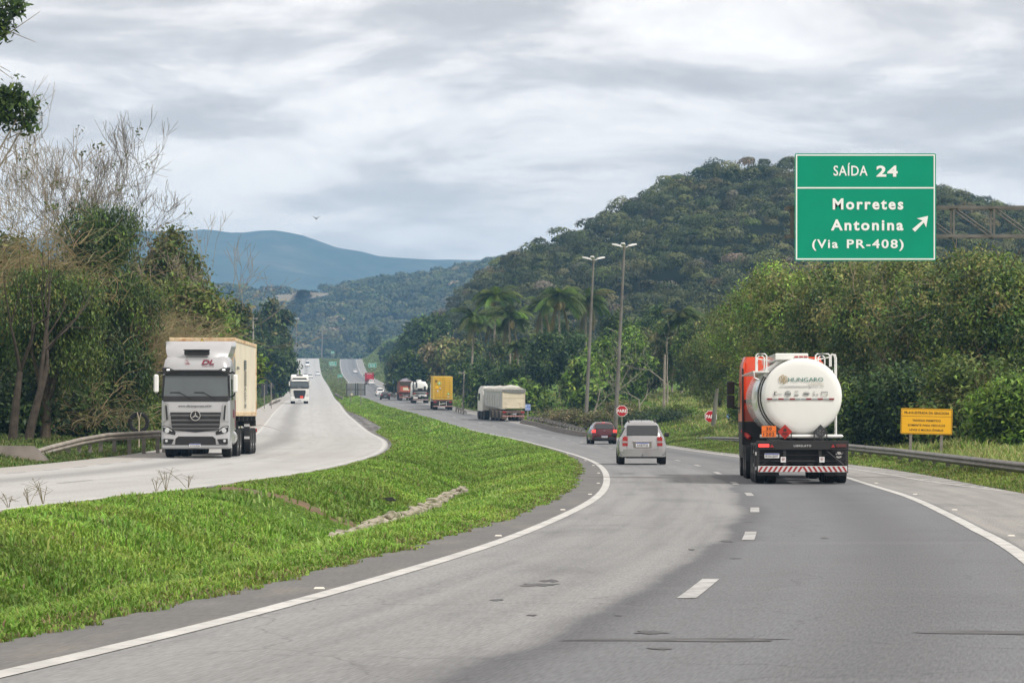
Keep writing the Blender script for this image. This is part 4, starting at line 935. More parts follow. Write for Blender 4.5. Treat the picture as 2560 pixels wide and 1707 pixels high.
def plate(parent, x, y, z, w_, h_, s, face='rear'):
    sg = -1 if face == 'rear' else 1
    mb = MB(); mb.pxz(rrect(x, z, w_, h_, .015, 2), y, y + sg * .018, 0); mb.box(x - w_ / 2 + .006, x + w_ / 2 - .006, y + sg * .016, y + sg * .02, z + h_ * .26, z + h_ * .46, m=1)
    p = mb.build('number_plate', [M_PLATE, M_BLUE], parent)
    text(s, (x, y + sg * .022, z - h_ * .1), (w_ * .86, h_ * .5), face, M_INK, p, .01, 1.05, 'plate_lettering', .004)
    return p
def veh(name, label, cat, x, y, H, head, facing=False, group=None, extra=0.0):
    d = 4.0; sl_ = math.atan2(float(H(y + d)) - float(H(y - d)), 2 * d)
    z = float(np.interp(y, RY, H(RY))) + .008 + extra
    rz = -R(head) + (math.pi if facing else 0)
    return thing(name, label, cat, (x, y, z), rz, group, rx=(-sl_ if facing else sl_))
def stripes(parent, x0, x1, y, z0, z1, n, name='underrun_bar', mirror=True):
    """white bar with red slanted stripes"""
    mb = MB(); mb.box(x0, x1, y, y + .09, z0, z1, .006, 0); h = z1 - z0; st = (x1 - x0) / n
    for i in range(n):
        xc = x0 + st * (i + .5); sl_ = h * .55 if (xc < (x0 + x1) / 2 or not mirror) else -h * .55
        wd = st * .46
        pts = [(xc - wd / 2 - sl_ / 2, z0 + .012), (xc + wd / 2 - sl_ / 2, z0 + .012), (xc + wd / 2 + sl_ / 2, z1 - .012), (xc - wd / 2 + sl_ / 2, z1 - .012)]
        pts = [(min(max(p, x0 + .004), x1 - .004), q) for p, q in pts]
        mb.pxz(pts, y - .004, y + .002, 1)
    return mb.build(name, [M_REFL, M_RRED], parent, 0)
def rr_loop(z, yf, yb, hw, r, n=5, xo=0.0):
    """horizontal rounded rectangle at height z"""
    return [(px + xo, py, z) for px, py in rrect(0, (yf + yb) / 2, hw * 2, abs(yf - yb), r, n)]

# ---------------------------------------------------------------- tanker
def make_tanker():
    Y0 = 94.0; X0 = 7.9
    t = veh('tanker_truck', 'white fuel tanker with orange cab driving away in the right lane', 'tanker truck', X0, Y0, HR, 1.7)
    # chassis
    mb = MB()
    for s in (-1, 1):
        mb.box(s * .38, s * .52, .1, 10.4, .98, 1.2); mb.box(s * 1.17, s * 1.24, .02, .1, .3, .95)
        mb.box(s * .44, s * .52, .03, .12, .42, .95)
    mb.box(-1.25, 1.25, 0, .14, .93, 1.18, .012)
    mb.box(-1.2, 1.2, .3, .36, .55, .93)
    for yy in (1.15, 2.4, 3.65): mb.cyl((-1.0, yy, .5), (1.0, yy, .5), .07, n=10)
    for zz in (.62, .78): mb.cyl((-1.16, .12, zz), (1.16, .12, zz), .022, n=8)
    mb.tube([(-1.2, .06, .42), (-.75, .06, .78)], .02, 6); mb.tube([(1.2, .06, .45), (.65, .06, .9)], .025, 6)
    mb.box(-.42, .42, 7.6, 13.3, .62, 1.0); mb.box(-1.0, 1.0, 4.9, 7.2, .55, .95, .05)
    mb.build('chassis', M_CHASSIS, t)
    mb = MB()
    for s in (-1, 1):
        mb.box(s * .62, s * 1.22, .32, .36, .22, 1.0)
    mb.build('mudflap', M_BLACK, t)
    for s in (-1, 1):
        for yy in (1.15, 2.4, 3.65): wheel(t, s * 1.12, yy, .5, .27, side=s, twin=True)
        for yy in (8.7, 10.05): wheel(t, s * 1.1, yy, .5, .27, side=s, twin=True)
        wheel(t, s * 1.07, 13.0, .5, .3, side=s)
        for yy in (1.15, 2.4, 3.65):
            mb = MB(); pr = [(yy + .58 * math.cos(a), .5 + .6 * math.sin(a)) for a in np.linspace(math.pi * 1.02, -.06, 12)]
            pr += [(yy + .56 * math.cos(a), .5 + .575 * math.sin(a)) for a in np.linspace(-.06, math.pi * 1.02, 12)]
            mb.pyz(pr, s * .72, s * 1.26); mb.build('mudguard', M_BLACK, t)
    for yy, zz in ((.56, .82), (.56, .42), (1.8, .86), (1.8, .5)):
        mb = MB(); mb.box(-1.265, -1.13, yy - .02, yy, zz - .045, zz + .045, .006); mb.build('side_reflector', M_REFL, t)
    stripes(t, -1.21, 1.21, -.08, .325, .49, 18)
    # lamps
    for s, m_ in ((-1, M_BRAKE), (1, M_TAILDK)):
        mb = MB(); mb.pxz(rrect(s * 1.05, 1.045, .29, .085, .02), -.022, .01); mb.build('tail_light', m_, t)
        mb = MB(); mb.pxz([(s * .83 - .055, .995), (s * .83 + .055, .995), (s * .83, 1.085)], -.02, .005); mb.build('triangle_reflector', M_TAIL, t)
    text('LIBRELATO', (0, -.006, 1.04), (.47, .058), 'rear', M_REFL, t, .012, 1.15)
    plate(t, -.83, -.005, .77, .4, .13, 'RYH1D97')
    for x in (-.52, .53):
        mb = MB(); mb.pxz(rrect(x, .665, .14, .15, .012, 2), .0, .028, 0); mb.pxz(circ(x, .68, .042, 14), -.003, .003, 1); mb.pxz(circ(x, .68, .032, 14), -.005, .003, 0)
        p = mb.build('speed_sticker', [M_PLATE, M_RRED], t); text('80' if x < 0 else '90', (x, -.008, .68), (.036, .03), 'rear', M_INK, p, .01)
    mb = MB(); mb.cyl((1.0, .2, .79), (1.0, .75, .79), .09, n=14); mb.tube([(.9, .15, .9), (1.02, .12, .74), (1.1, .14, .86)], .015, 6); mb.build('outlet_valve', M_CHROME, t)
    # tank
    cz, rx, rz_ = 2.38, 1.09, 1.045
    def ring(y, k, n=56): return [(rx * k * math.cos(2 * math.pi * i / n), y, cz + rz_ * k * math.sin(2 * math.pi * i / n)) for i in range(n)]
    mb = MB(); mb.loft([ring(.130, .02), ring(.131, .3), ring(.134, .6), ring(.14, .8), ring(.16, .92), ring(.2, .975), ring(.26, 1.0), ring(.9, 1.0)])
    mb.loft([ring(.88, .96), ring(.885, 1.03)], False, False, 1); mb.loft([ring(.9, .98), ring(.9, 1.036), ring(1.5, 1.036), ring(1.55, 1.01), ring(2.0, 1.01)], False, False)
    mb.loft([ring(1.98, .97), ring(1.985, 1.048)], False, False, 1); mb.loft([ring(2.0, .98), ring(2.0, 1.055), ring(5.4, 1.055), ring(5.43, 1.07), ring(5.5, 1.07), ring(5.53, 1.055), ring(10.2, 1.055), ring(10.4, .9), ring(10.5, .5)], False, True)
    mb.build('tank', [M_TANK, M_BLACK], t, 40)
    mb = MB(); mb.box(-1.15, 1.12, .06, .15, 1.255, 1.345, .04)
    mb.cyl((-1.15, .1, 1.3), (1.05, .1, 1.3), .048, n=14); mb.build('rear_pipe', M_WHITE, t)
    mb = MB(); mb.box(-.72, .18, .45, 9.2, 3.38, 3.56, .02); mb.build('top_walkway', M_TANK, t)
    for i in range(3):
        mb = MB(); mb.box(-.2 + i * .13, -.09 + i * .13, .42, .45, 3.445, 3.485, .008); mb.build('marker_light', M_TAIL, t)
    mb = MB(); mb.tube([(rx * 1.06 * math.cos(a), .55 + .2 * abs(math.sin(a * 2)), cz + rz_ * 1.055 * math.sin(a)) for a in np.linspace(R(98), R(150), 14)], .055, 10); mb.build('vent_pipe', M_TANK, t)
    def loop(x0, x1, y, z0, z1, r=.05):
        return [(x0, y, z0), (x0, y, z1 - r), (x0 + r, y, z1), (x1 - r, y, z1), (x1, y, z1 - r), (x1, y, z0)]
    mb = MB(); mb.tube(loop(-1.24, -.95, .6, 3.02, 3.55), .022, 7); mb.tube(loop(-1.19, -1.0, .9, 3.05, 3.5), .018, 7); mb.tube([(-1.24, .6, 3.42), (-.72, 1.6, 3.36)], .018, 6); mb.box(-1.32, -.88, .55, 9.0, 3.04, 3.08); mb.tube([(-1.3, .55, 3.06), (-1.28, .6, 2.9), (-1.16, .6, 2.84)], .02, 6)
    mb.build('handrail', M_WHITE, t)
    mb = MB(); mb.tube(loop(.39, .78, .6, 3.2, 3.55), .022, 7); mb.tube(loop(.48, .66, .9, 3.2, 3.5), .018, 7); mb.tube([(.3, .6, 3.36), (.78, .7, 3.46)], .018, 6); mb.box(.5, .86, .55, 9.0, 3.06, 3.1); mb.build('handrail', M_WHITE, t)
    mb = MB()
    for yy in (.3, .72): mb.tube([(.93, yy, 1.28), (.93, yy, 3.42), (.9, yy, 3.52), (.84, yy, 3.54), (.79, yy, 3.48), (.79, yy, 3.2)], .024, 7)
    for zz in np.arange(1.5, 3.4, .3): mb.cyl((.93, .3, zz), (.93, .72, zz), .016, n=6)
    mb.build('ladder', M_WHITE, t)
    # placards
    mb = MB(); mb.pxz(rrect(-.91, 1.43, .39, .3, .01, 1), -.01, .02, 0)
    mb.box(-1.09, -.73, -.013, -.008, 1.424, 1.434, m=1)
    p = mb.build('hazard_panel', [M_HAZ, M_INK], t); text('30', (-.91, -.014, 1.505), (.15, .09), 'rear', M_INK, p, .012, 1.2); text('1202', (-.91, -.014, 1.352), (.3, .09), 'rear', M_INK, p, .012, 1.15)
    for x, m_ in ((-.475, mat('hazard red', (.36, .018, .012), .5)), (.49, mat('hazard black', (.03, .032, .035), .45))):
        mb = MB(); q = .2; mb.pxz([(x, 1.42 - q), (x + q, 1.42), (x, 1.42 + q), (x - q, 1.42)], -.012, .012, 0)
        for s in (-1, 1): mb.box(x + s * .155, x + s * .185, .0, .02, 1.17, 1.37, m=1)
        p = mb.build('hazard_diamond', [m_, M_INK], t)
        if x < 0:
            fl = MB(); fl.pxz([(x - .05, 1.45), (x - .03, 1.43), (x + .03, 1.43), (x + .05, 1.46), (x + .03, 1.5), (x + .02, 1.485), (x + .005, 1.545), (x - .02, 1.49), (x - .035, 1.505)], -.016, -.01); fl.build('flame_symbol', M_INK, p)
            text('LIQUIDO', (x, -.016, 1.385), (.16, .03), 'rear', M_INK, p, .01); text('INFLAMAVEL', (x, -.016, 1.35), (.15, .028), 'rear', M_INK, p, .01); text('3', (x, -.016, 1.29), (None, .05), 'rear', M_INK, p, .01)
        else:
            gg = np.random.default_rng(3); fl = MB()
            for k in range(16):
                a, b_ = gg.uniform(-.1, .1), gg.uniform(-.1, .1); fl.box(x + a, x + a + .018, -.015, -.011, 1.42 + b_, 1.42 + b_ + .007)
            fl.build('reflective_flecks', M_REFL, p)
    # writing on the tank end
    GREEN, GOLD = mat('logo green', (.015, .16, .13), .45), mat('logo gold', (.36, .26, .1), .45)
    yt = .112
    text('HUNGARO', (.095, yt, 2.84), (.95, .112), 'rear', GREEN, t, -.004, 1.0)
    text('TRANSPORTES', (.37, yt, 2.725), (.42, .026), 'rear', GOLD, t, 0, 1.5)
    text('WWW.HUNGAROTRANSPORTES.COM.BR', (-.235, yt, 2.652), (.76, .028), 'rear', M_GREY, t)
    text('(44) 3218 - 9918', (.41, yt, 2.652), (.34, .032), 'rear', M_GREY, t)
    mb = MB(); mb.tube([(.18, yt, 2.675), (.19, yt, 2.655), (.215, yt, 2.635), (.235, yt, 2.63)], [.012, .008, .008, .012], 6); mb.build('phone_symbol', M_GREY, t)
    mb = MB(); cx_, cz_, th = -.515, 2.85, .017
    def bar(x0, z0, x1, z1):
        d = Vector((x1 - x0, 0, z1 - z0)); nn = Vector((-d.z, 0, d.x)).normalized() * th / 2
        mb.prism([(x0 + nn.x, yt - .004, z0 + nn.z), (x1 + nn.x, yt - .004, z1 + nn.z), (x1 - nn.x, yt - .004, z1 - nn.z), (x0 - nn.x, yt - .004, z0 - nn.z)], (0, .008, 0))
    L_ = [(-.1, .06, -.1, -.055), (-.1, -.055, -.04, -.09), (-.1, .06, .0, .118), (.0, .118, .0, .01), (-.04, -.09, -.04, .055), (-.04, .055, -.065, .04), (-.04, -.0, .04, .0), (.1, .06, .1, -.055), (.1, -.055, .0, -.118), (.0, -.118, .0, -.01), (.1, .06, .04, .09), (.04, .09, .04, -.055), (.04, -.055, .065, -.04)]
    for a, b_, c_, d_ in L_: bar(cx_ + a, cz_ + b_, cx_ + c_, cz_ + d_)
    mb.build('hexagon_logo', GOLD, t, 0)
    zz = 2.457
    mb = MB()
    for a, b_, c_, d_ in ((-.76, 2.5, -.69, 2.51), (-.76, 2.41, -.69, 2.42), (-.76, 2.41, -.735, 2.51)): mb.box(a, c_, yt - .004, yt + .004, b_, d_)
    mb.build('partner_mark', M_INK, t, 0); text('urbano', (-.61, yt, zz), (.14, .026), 'rear', M_GREY, t)
    mb = MB()
    def ringm(x, z, r, n=20, sq=1.0):
        o = [(x + r * math.cos(2 * math.pi * i / n), z + r * sq * math.sin(2 * math.pi * i / n)) for i in range(n)]
        for i in range(n):
            (a, b_), (c_, d_) = o[i], o[(i + 1) % n]; k = 1 - .01 / r
            mb.prism([(a, yt - .004, b_), (c_, yt - .004, d_), (x + (c_ - x) * k, yt - .004, z + (d_ - z) * k), (x + (a - x) * k, yt - .004, z + (b_ - z) * k)], (0, .008, 0))
    ringm(-.39, zz, .08); mb.box(-.47, -.31, yt - .004, yt + .004, zz - .015, zz + .012); mb.build('round_seal', M_GREY, t, 0)
    text('PR', (-.39, yt, zz + .045), (.035, .024), 'rear', M_GREY, t); text('2020', (-.39, yt, zz - .042), (.06, .02), 'rear', M_GREY, t)
    text('PREMIO', (-.155, yt, zz + .06), (.1, .022), 'rear', M_INK, t); text('2020', (-.16, yt, zz - .035), (.115, .05), 'rear', M_GREY, t, .02)
    mb = MB(); ringm(.11, zz, .09, 12, .6); mb.box(.05, .17, yt - .004, yt + .004, zz - .02, zz + .015); mb.build('badge_mark', M_GREY, t, 0)
    text('ISO', (.32, yt, zz + .04), (.04, .03), 'rear', M_GREY, t); text('39', (.32, yt, zz - .03), (.05, .06), 'rear', M_GREY, t, .005); text('14', (.41, yt, zz - .03), (.05, .06), 'rear', M_GREY, t, .005)
    mb = MB(); x0, x1, z0, z1 = .52, .69, zz - .055, zz + .055
    for a, b_, c_, d_ in ((x0, z0, x1, z0 + .008), (x0, z1 - .014, x1, z1), (x0, z0, x0 + .008, z1), (x1 - .008, z0, x1, z1)): mb.box(a, c_, yt - .004, yt + .004, b_, d_)
    mb.build('framed_mark', M_GREY, t, 0)
    mb = MB(); st = 1.85 / 12
    for i in range(12):
        xa = -.97 + i * st + (.012 if i % 2 == 0 else 0); mb.box(xa, -.97 + (i + 1) * st - (.012 if i % 2 else 0), yt - .004, yt + .03, 2.29, 2.333, m=1 if i in (0, 2, 4, 7, 9, 11) else 0)
    mb.build('reflective_strip', [mat('silver reflector', (.28, .31, .32), .35), mat('dull red reflector', (.2, .02, .025), .35)], t, 0)
    # cab (only its back and left flank show)
    mb = MB(); cb = 11.0
    mb.loft([rr_loop(1.7, 13.95, cb, 1.25, .1), rr_loop(2.2, 13.9, cb, 1.25, .12), rr_loop(2.9, 13.7, cb + .02, 1.24, .12), rr_loop(3.4, 13.5, cb + .04, 1.22, .14), rr_loop(3.66, 13.0, cb + .1, 1.15, .16)])
    mb.build('cab', M_ORANGE, t, 40)
    for s in (-1, 1):
        mb = MB(); mb.prism([(s * 1.245, cb + .02, 1.7), (s * 1.245, cb - .42, 1.75), (s * 1.245, cb - .42, 3.1), (s * 1.2, cb - .3, 3.5), (s * 1.2, cb + .3, 3.5), (s * 1.245, cb + .02, 3.1)], (-s * .04, 0, 0)); mb.build('side_fairing', [M_ORANGE], t)
    mb = MB(); mb.loft([rr_loop(.6, 13.9, cb - .4, 1.22, .1), rr_loop(1.69, 13.93, cb - .4, 1.245, .1)]); mb.build('cab_base', M_CHASSIS, t, 40)
    mb = MB(); mb.box(-.9, .9, cb - .03, cb + .01, 2.62, 2.66); mb.box(-.85, -.8, cb - .03, cb + .01, 1.2, 2.62); mb.box(-1.255, -1.2, cb - .46, cb - .4, 1.0, 3.3, .01); mb.box(-1.25, -.7, cb - .05, cb, 2.28, 2.36); mb.build('cab_trim', M_BLACK, t)
    mb = MB(); mb.prism([(-1.251, 13.3, 1.95), (-1.251, 12.3, 1.95), (-1.245, 12.3, 2.75), (-1.235, 13.1, 2.75)], (-.012, 0, 0)); mb.build('side_window', M_GLASS, t)
    mb = MB(); mb.box(-1.62, -1.38, 13.45, 13.62, 2.55, 2.95, .03); mb.box(-1.62, -1.38, 13.45, 13.62, 2.12, 2.52, .03); mb.tube([(-1.22, 13.5, 2.85), (-1.5, 13.55, 2.9)], .03, 6); mb.tube([(-1.22, 13.5, 2.1), (-1.5, 13.55, 2.15)], .03, 6); mb.build('mirror', M_BLACK, t)
    mb = MB(); mb.cyl((-1.2, 10.7, 1.36), (-1.02, 10.5, 1.2), .07, n=12); mb.cyl((-1.26, 10.75, 1.42), (-1.2, 10.7, 1.36), .04, n=10); mb.build('extinguisher', mat('extinguisher red', (.5, .03, .02), .35), t)
    return t
make_tanker()

# ---------------------------------------------------------------- front view tractors
def front_cab(t, paint, W=1.25, style='a', roof=True):
    """forward control cab, front face at y=0 looking to +Y, cab runs back to y=-2.3"""
    mb = MB()
    mb.loft([rr_loop(.95, -.02, -2.3, W, .14), rr_loop(1.3, 0, -2.3, W, .18), rr_loop(2.0, -.03, -2.3, W, .2), rr_loop(2.2, -.07, -2.3, W, .2), rr_loop(2.98, -.3, -2.3, W * .985, .22), rr_loop(3.26, -.36, -2.3, W * .98, .26), rr_loop(3.55, -.5, -2.3, W * .95, .34), rr_loop(3.74, -.78, -2.25, W * .86, .4)])
    mb.build('cab', paint, t, 50)
    mb = MB(); mb.prism([(-W * .93, -.055, 2.22), (W * .93, -.055, 2.22), (W * .9, -.285, 3.0), (-W * .9, -.285, 3.0)], (0, .014, .005)); mb.build('windshield', mat('windscreen', (.05, .065, .07), .07, spec=.8, coat=.5, var=.3, vscale=.8), t, 0)
    mb = MB(); mb.prism([(-W * .94, -.035, 2.04), (W * .94, -.035, 2.04), (W * .94, -.06, 2.23), (-W * .94, -.06, 2.23)], (0, .022, .004))
    for s in (-1, 1): mb.prism([(s * W * .99, -.12, 2.08), (s * W * .915, -.05, 2.08), (s * W * .895, -.29, 3.0), (s * W * .97, -.36, 3.0)], (0, .018, .004))
    mb.build('windscreen_surround', M_BLACK, t, 0)
    mb = MB()
    for x in (.15, -.72): mb.tube([(x, -.015, 2.12), (x + .42, -.05, 2.36), (x + .5, -.05, 2.36)], .012, 5); mb.tube([(x + .42, -.06, 2.37), (x + .78, -.06, 2.37)], .014, 5)
    mb.build('wiper', M_INK, t)
    mb = MB(); mb.box(-1.0, 1.0, -.75, -.68, 2.26, 2.34, .02); mb.build('dashboard', M_BLACK, t)
    for s in (-1, 1):
        mb = MB(); mb.prism([(s * W * 1.001, -.5, 2.1), (s * W * 1.001, -1.4, 2.1), (s * W * .99, -1.4, 2.85), (s * W * .99, -.55, 2.85)], (s * .01, 0, 0)); mb.build('side_window', M_GLASS, t, 0)
def make_container_truck():
    Y0, X0 = 125.0, -11.44
    t = veh('container_truck', 'silver container truck with maroon lettering coming towards us on the left carriageway', 'truck', X0, Y0, HL, -.5, True)
    front_cab(t, M_SILVER)
    MAROON = mat('maroon lettering', (.17, .012, .03), .45)
    # deflector
    mb = MB()
    def dl(z, yf, yb, hw, e): return [(-hw, yb, z + .02), (-hw * .92, yf - .22, z), (-hw * .62, yf, z - e), (hw * .62, yf, z - e), (hw * .92, yf - .22, z), (hw, yb, z + .02)]
    mb.loft([dl(3.62, -.62, -2.25, 1.16, 0), dl(3.8, -.72, -2.25, 1.24, 0), dl(4.0, -1.0, -2.25, 1.29, 0), dl(4.2, -1.4, -2.25, 1.3, 0), dl(4.24, -1.6, -2.25, 1.28, 0)]); mb.build('roof_deflector', M_SILVER, t, 50)
    mb = MB(); mb.box(-.46, .46, -.62, -.5, 3.72, 3.9, .03); mb.box(-.48, .48, -.52, -.44, 3.89, 3.93, .01); mb.build('roof_lamp_bar', M_BLACK, t)
    mb = MB(); mb.prism([(-1.2, -.16, 3.03), (1.2, -.16, 3.03), (1.24, -.18, 3.26), (1.0, -.14, 3.24), (.8, -.1, 3.16), (-.8, -.1, 3.16), (-1.0, -.14, 3.24), (-1.24, -.18, 3.26)], (0, -.14, .03)); mb.build('sun_visor', M_BLACK, t, 0)
    for s in (-1, 1):
        mb = MB(); mb.box(s * 1.0 - .06, s * 1.0 + .06, -.155, -.125, 3.16, 3.21, .01); mb.build('marker_light', emis('white marker lamp', (1, 1, 1), 1.2), t)
    text('DL', (-.41, -.425, 3.47), (.46, .19), 'front', MAROON, t, .03, .95, rot=(R(63), 0, R(180)), shear=.25)
    text('TRANSPORTES', (-.41, -.365, 3.325), (.44, .035), 'front', MAROON, t, 0, rot=(R(68), 0, R(180)))
    mb = MB()
    for k, (a, b_) in enumerate(((.52, 3.53), (.5, 3.48), (.46, 3.43), (.44, 3.38))): mb.prism([(a, -.53 + (3.53 - b_) * .55, b_), (a - .17, -.535 + (3.53 - b_) * .55, b_ + .03), (a - .2, -.53 + (3.53 - b_) * .55, b_ + .005), (a - .05, -.525 + (3.53 - b_) * .55, b_ - .022)], (0, .03, .01))
    for k in range(7): mb.tube([(.2 + .04 * math.sin(k), -.49 + .0 * k, 3.5 - .02 * k), (.16 + .03 * math.cos(k * 2), -.47, 3.47 - .02 * k)], .008, 5)
    mb.build('horse_emblem', MAROON, t, 0)
    text('www.dltransportes.inf.br', (.02, .004, 1.87), (1.22, .1), 'front', mat('dark grey lettering', (.04, .04, .045), .5), t, .012, 1.0, shear=.15)
    # grille and nose
    mb = MB(); mb.pxz([(-.92, 1.65), (.92, 1.65), (.86, 1.12), (.75, 1.0), (0, .93), (-.75, 1.0), (-.86, 1.12)], .01, .05); mb.build('grille', M_BLACK, t, 0)
    for z0 in (1.57, 1.4, 1.24, 1.1):
        mb = MB(); w0 = .9 - (1.6 - z0) * .12; mb.prism([(-w0, .05, z0), (w0, .05, z0), (w0, .085, z0 - .045), (-w0, .085, z0 - .045)], (0, -.01, -.045)); mb.build('grille_slat', mat('grille grey', (.06, .06, .062), .5), t, 0)
    mb = MB(); n = 32
    mb.prism([(.18 * math.cos(2 * math.pi * i / n), .085, 1.53 + .18 * math.sin(2 * math.pi * i / n)) for i in range(n)], (0, .02, 0), 1)
    for i in range(n):
        a0, a1 = 2 * math.pi * i / n, 2 * math.pi * (i + 1) / n
        mb.prism([(r_ * math.cos(a), .1, 1.53 + r_ * math.sin(a)) for r_, a in ((.185, a0), (.185, a1), (.16, a1), (.16, a0))], (0, .03, 0), 0)
    for k in range(3):
        a = R(90 + 120 * k); c_, s_ = math.cos(a), math.sin(a); mb.prism([(.165 * c_, .1, 1.53 + .165 * s_), (-.028 * s_, .1, 1.53 + .028 * c_), (-.01 * c_, .1, 1.53 - .01 * s_), (.028 * s_, .1, 1.53 - .028 * c_)], (0, .03, 0), 0)
    mb.build('star_emblem', [M_CHROME, M_BLACK], t, 0)
    for s in (-1, 1):
        mb = MB(); mb.prism([(s * 1.0, .012, 1.98), (s * 1.16, -.02, 2.0), (s * 1.2, -.04, 1.3), (s * .98, .02, 1.38)], (0, .03, 0)); mb.build('nose_panel', M_SILVER, t, 0)
        mb = MB(); mb.prism([(s * 1.04, .045, 1.88), (s * 1.1, .04, 1.92), (s * 1.06, .05, 1.36), (s * 1.0, .052, 1.4)], (0, .01, 0)); mb.build('air_slot', M_CHASSIS, t, 0)
        mb = MB(); mb.pxz([(s * 1.19, 1.17), (s * .98, 1.13), (s * .72, .93), (s * .74, .83), (s * 1.0, .88), (s * 1.17, .95)], -.02, .055); hl = mb.build('headlight', M_BLACK, t, 0)
        mb = MB(); mb.cyl((s * 1.03, .05, .99), (s * 1.03, .075, .99), .085, n=20); mb.pxz([(s * 1.17, 1.14), (s * 1.0, 1.1), (s * .84, .98), (s * .86, .96), (s * 1.02, 1.07), (s * 1.16, 1.11)], .055, .07); mb.build('lens', M_LENS, hl)
        mb = MB(); mb.pxz([(s * 1.16, .7), (s * .78, .68), (s * .86, .5), (s * 1.17, .5)], .05, .075); fl = mb.build('fog_light', M_BLACK, t, 0)
        mb = MB(); mb.cyl((s * 1.05, .07, .62), (s * 1.05, .09, .62), .05, n=16); mb.build('lens', M_LENS, fl)
    mb = MB(); mb.loft([rr_loop(.34, .03, -1.0, 1.2, .1), rr_loop(.4, .06, -1.0, 1.24, .12), rr_loop(.72, .05, -1.0, 1.255, .16), rr_loop(.96, .02, -1.0, 1.25, .16)]); mb.build('bumper', M_SILVER, t, 45)
    mb = MB(); mb.pxz([(-.62, .78), (.62, .78), (.72, .7), (.74, .48), (-.74, .48), (-.72, .7)], .055, .075); mb.box(-1.12, 1.12, .06, .072, .47, .485, m=0); mb.build('lower_grille', M_BLACK, t, 0)
    mb = MB(); mb.box(-1.22, 1.22, .02, .1, .33, .45, .03); mb.build('bumper_bar', mat('bumper grey', (.3, .31, .32), .4, metal=.2), t)
    plate(t, .02, .1, .455, .41, .13, 'AYG1E26', 'front')
    mb = MB(); mb.box(-.13, .16, -.17, -.13, 2.3, 2.46, .02); mb.build('phone_mount', M_INK, t)
    for s in (-1, 1):
        mb = MB(); mb.box(s * 1.34, s * 1.52, -.12, .02, 2.36, 3.02, .05); mi = mb.build('mirror', M_WHITE, t)
        mb = MB(); mb.tube([(s * 1.2, -.35, 3.06), (s * 1.34, -.12, 3.1), (s * 1.4, -.06, 3.05)], .035, 7); mb.tube([(s * 1.22, -.3, 2.2), (s * 1.38, -.08, 2.26), (s * 1.42, -.06, 2.38)], .03, 7); mb.build('arm', M_BLACK, mi)
        wheel(t, s * 1.04, -1.42, .52, .32, side=s)
        for yy in (-4.5, -5.85): wheel(t, s * 1.08, yy, .52, .27, side=s, twin=True)
        for yy in (-11.6, -12.85, -14.1): wheel(t, s * 1.1, yy, .52, .27, side=s, twin=True)
        mb = MB(); mb.cyl((s * .95, -2.6, .72), (s * .95, -3.7, .72), .3, n=18); mb.build('fuel_tank', mat('aluminium tank', (.6, .6, .6), .3, metal=.6), t)
        mb = MB(); mb.box(s * .95, s * 1.24, -2.32, -.95, .5, .95, .05); mb.build('step', M_SILVER, t)
    for s in (-1, 1):
        mb = MB(); mb.pyz([(-2.31, 1.0), (-2.85, 1.0), (-2.85, 3.55), (-2.31, 3.7)], s * 1.2, s * 1.24); mb.build('side_fairing', M_SILVER, t)
    for pl, xa in (([(-2.4, 2.1), (-2.82, 2.1), (-2.82, 1.5)], -1.242), ([(-2.36, 1.7), (-2.6, 1.35), (-2.82, 1.3), (-2.5, 1.05)], -1.242), ([(-1.4, 1.75), (-1.9, 1.75), (-1.9, 1.45), (-1.4, 1.45)], -1.256)):
        mb = MB(); mb.pyz(pl, xa, xa - .007); mb.build('flank_graphic', MAROON, t, 0)
    mb = MB()
    for s in (-1, 1): mb.box(s * .38, s * .5, -14.9, -2.2, 1.0, 1.3); mb.box(s * 1.0, s * 1.24, -10.7, -10.66, .5, 1.28)
    for yy in np.arange(-14.8, -3, 2.3): mb.box(-1.2, 1.2, yy, yy + .12, 1.32, 1.5)
    for yy in (-11.6, -12.85, -14.1, -4.5, -5.85): mb.cyl((-1, yy, .52), (1, yy, .52), .07, n=8)
    mb.box(-1.2, 1.2, -14.95, -14.85, 1.1, 1.34); mb.build('chassis', M_CHASSIS, t)
    for s in (-1, 1):
        for zz in (1.14, .66):
            mb = MB(); mb.box(s * 1.02, s * 1.23, -10.655, -10.64, zz - .05, zz + .05, .004); mb.build('reflector', M_REFL, t)
        mb = MB(); mb.box(s * .95, s * 1.24, -15.0, -14.95, .85, 1.0, .01); mb.build('tail_light', M_TAIL, t)
    # the container is a thing of its own
    c = shipping_container('cream reefer container with rusty edges riding on the silver truck', 12.19, 2.9, mat('cream container paint', (.66, .61, .49), .6, var=.07, vscale=.7, dirt=((.52, .42, .28), .66), dscale=.5), mat('rusty frame', (.6, .47, .3), .8, var=.25, vscale=4, dirt=((.36, .14, .045), .5), dscale=2.2), 'rear_flat')
    c.matrix_world = Matrix.Translation(t.location) @ Euler(t.rotation_euler).to_matrix().to_4x4() @ Matrix.Translation((0, -15.1, 1.51))
    return t
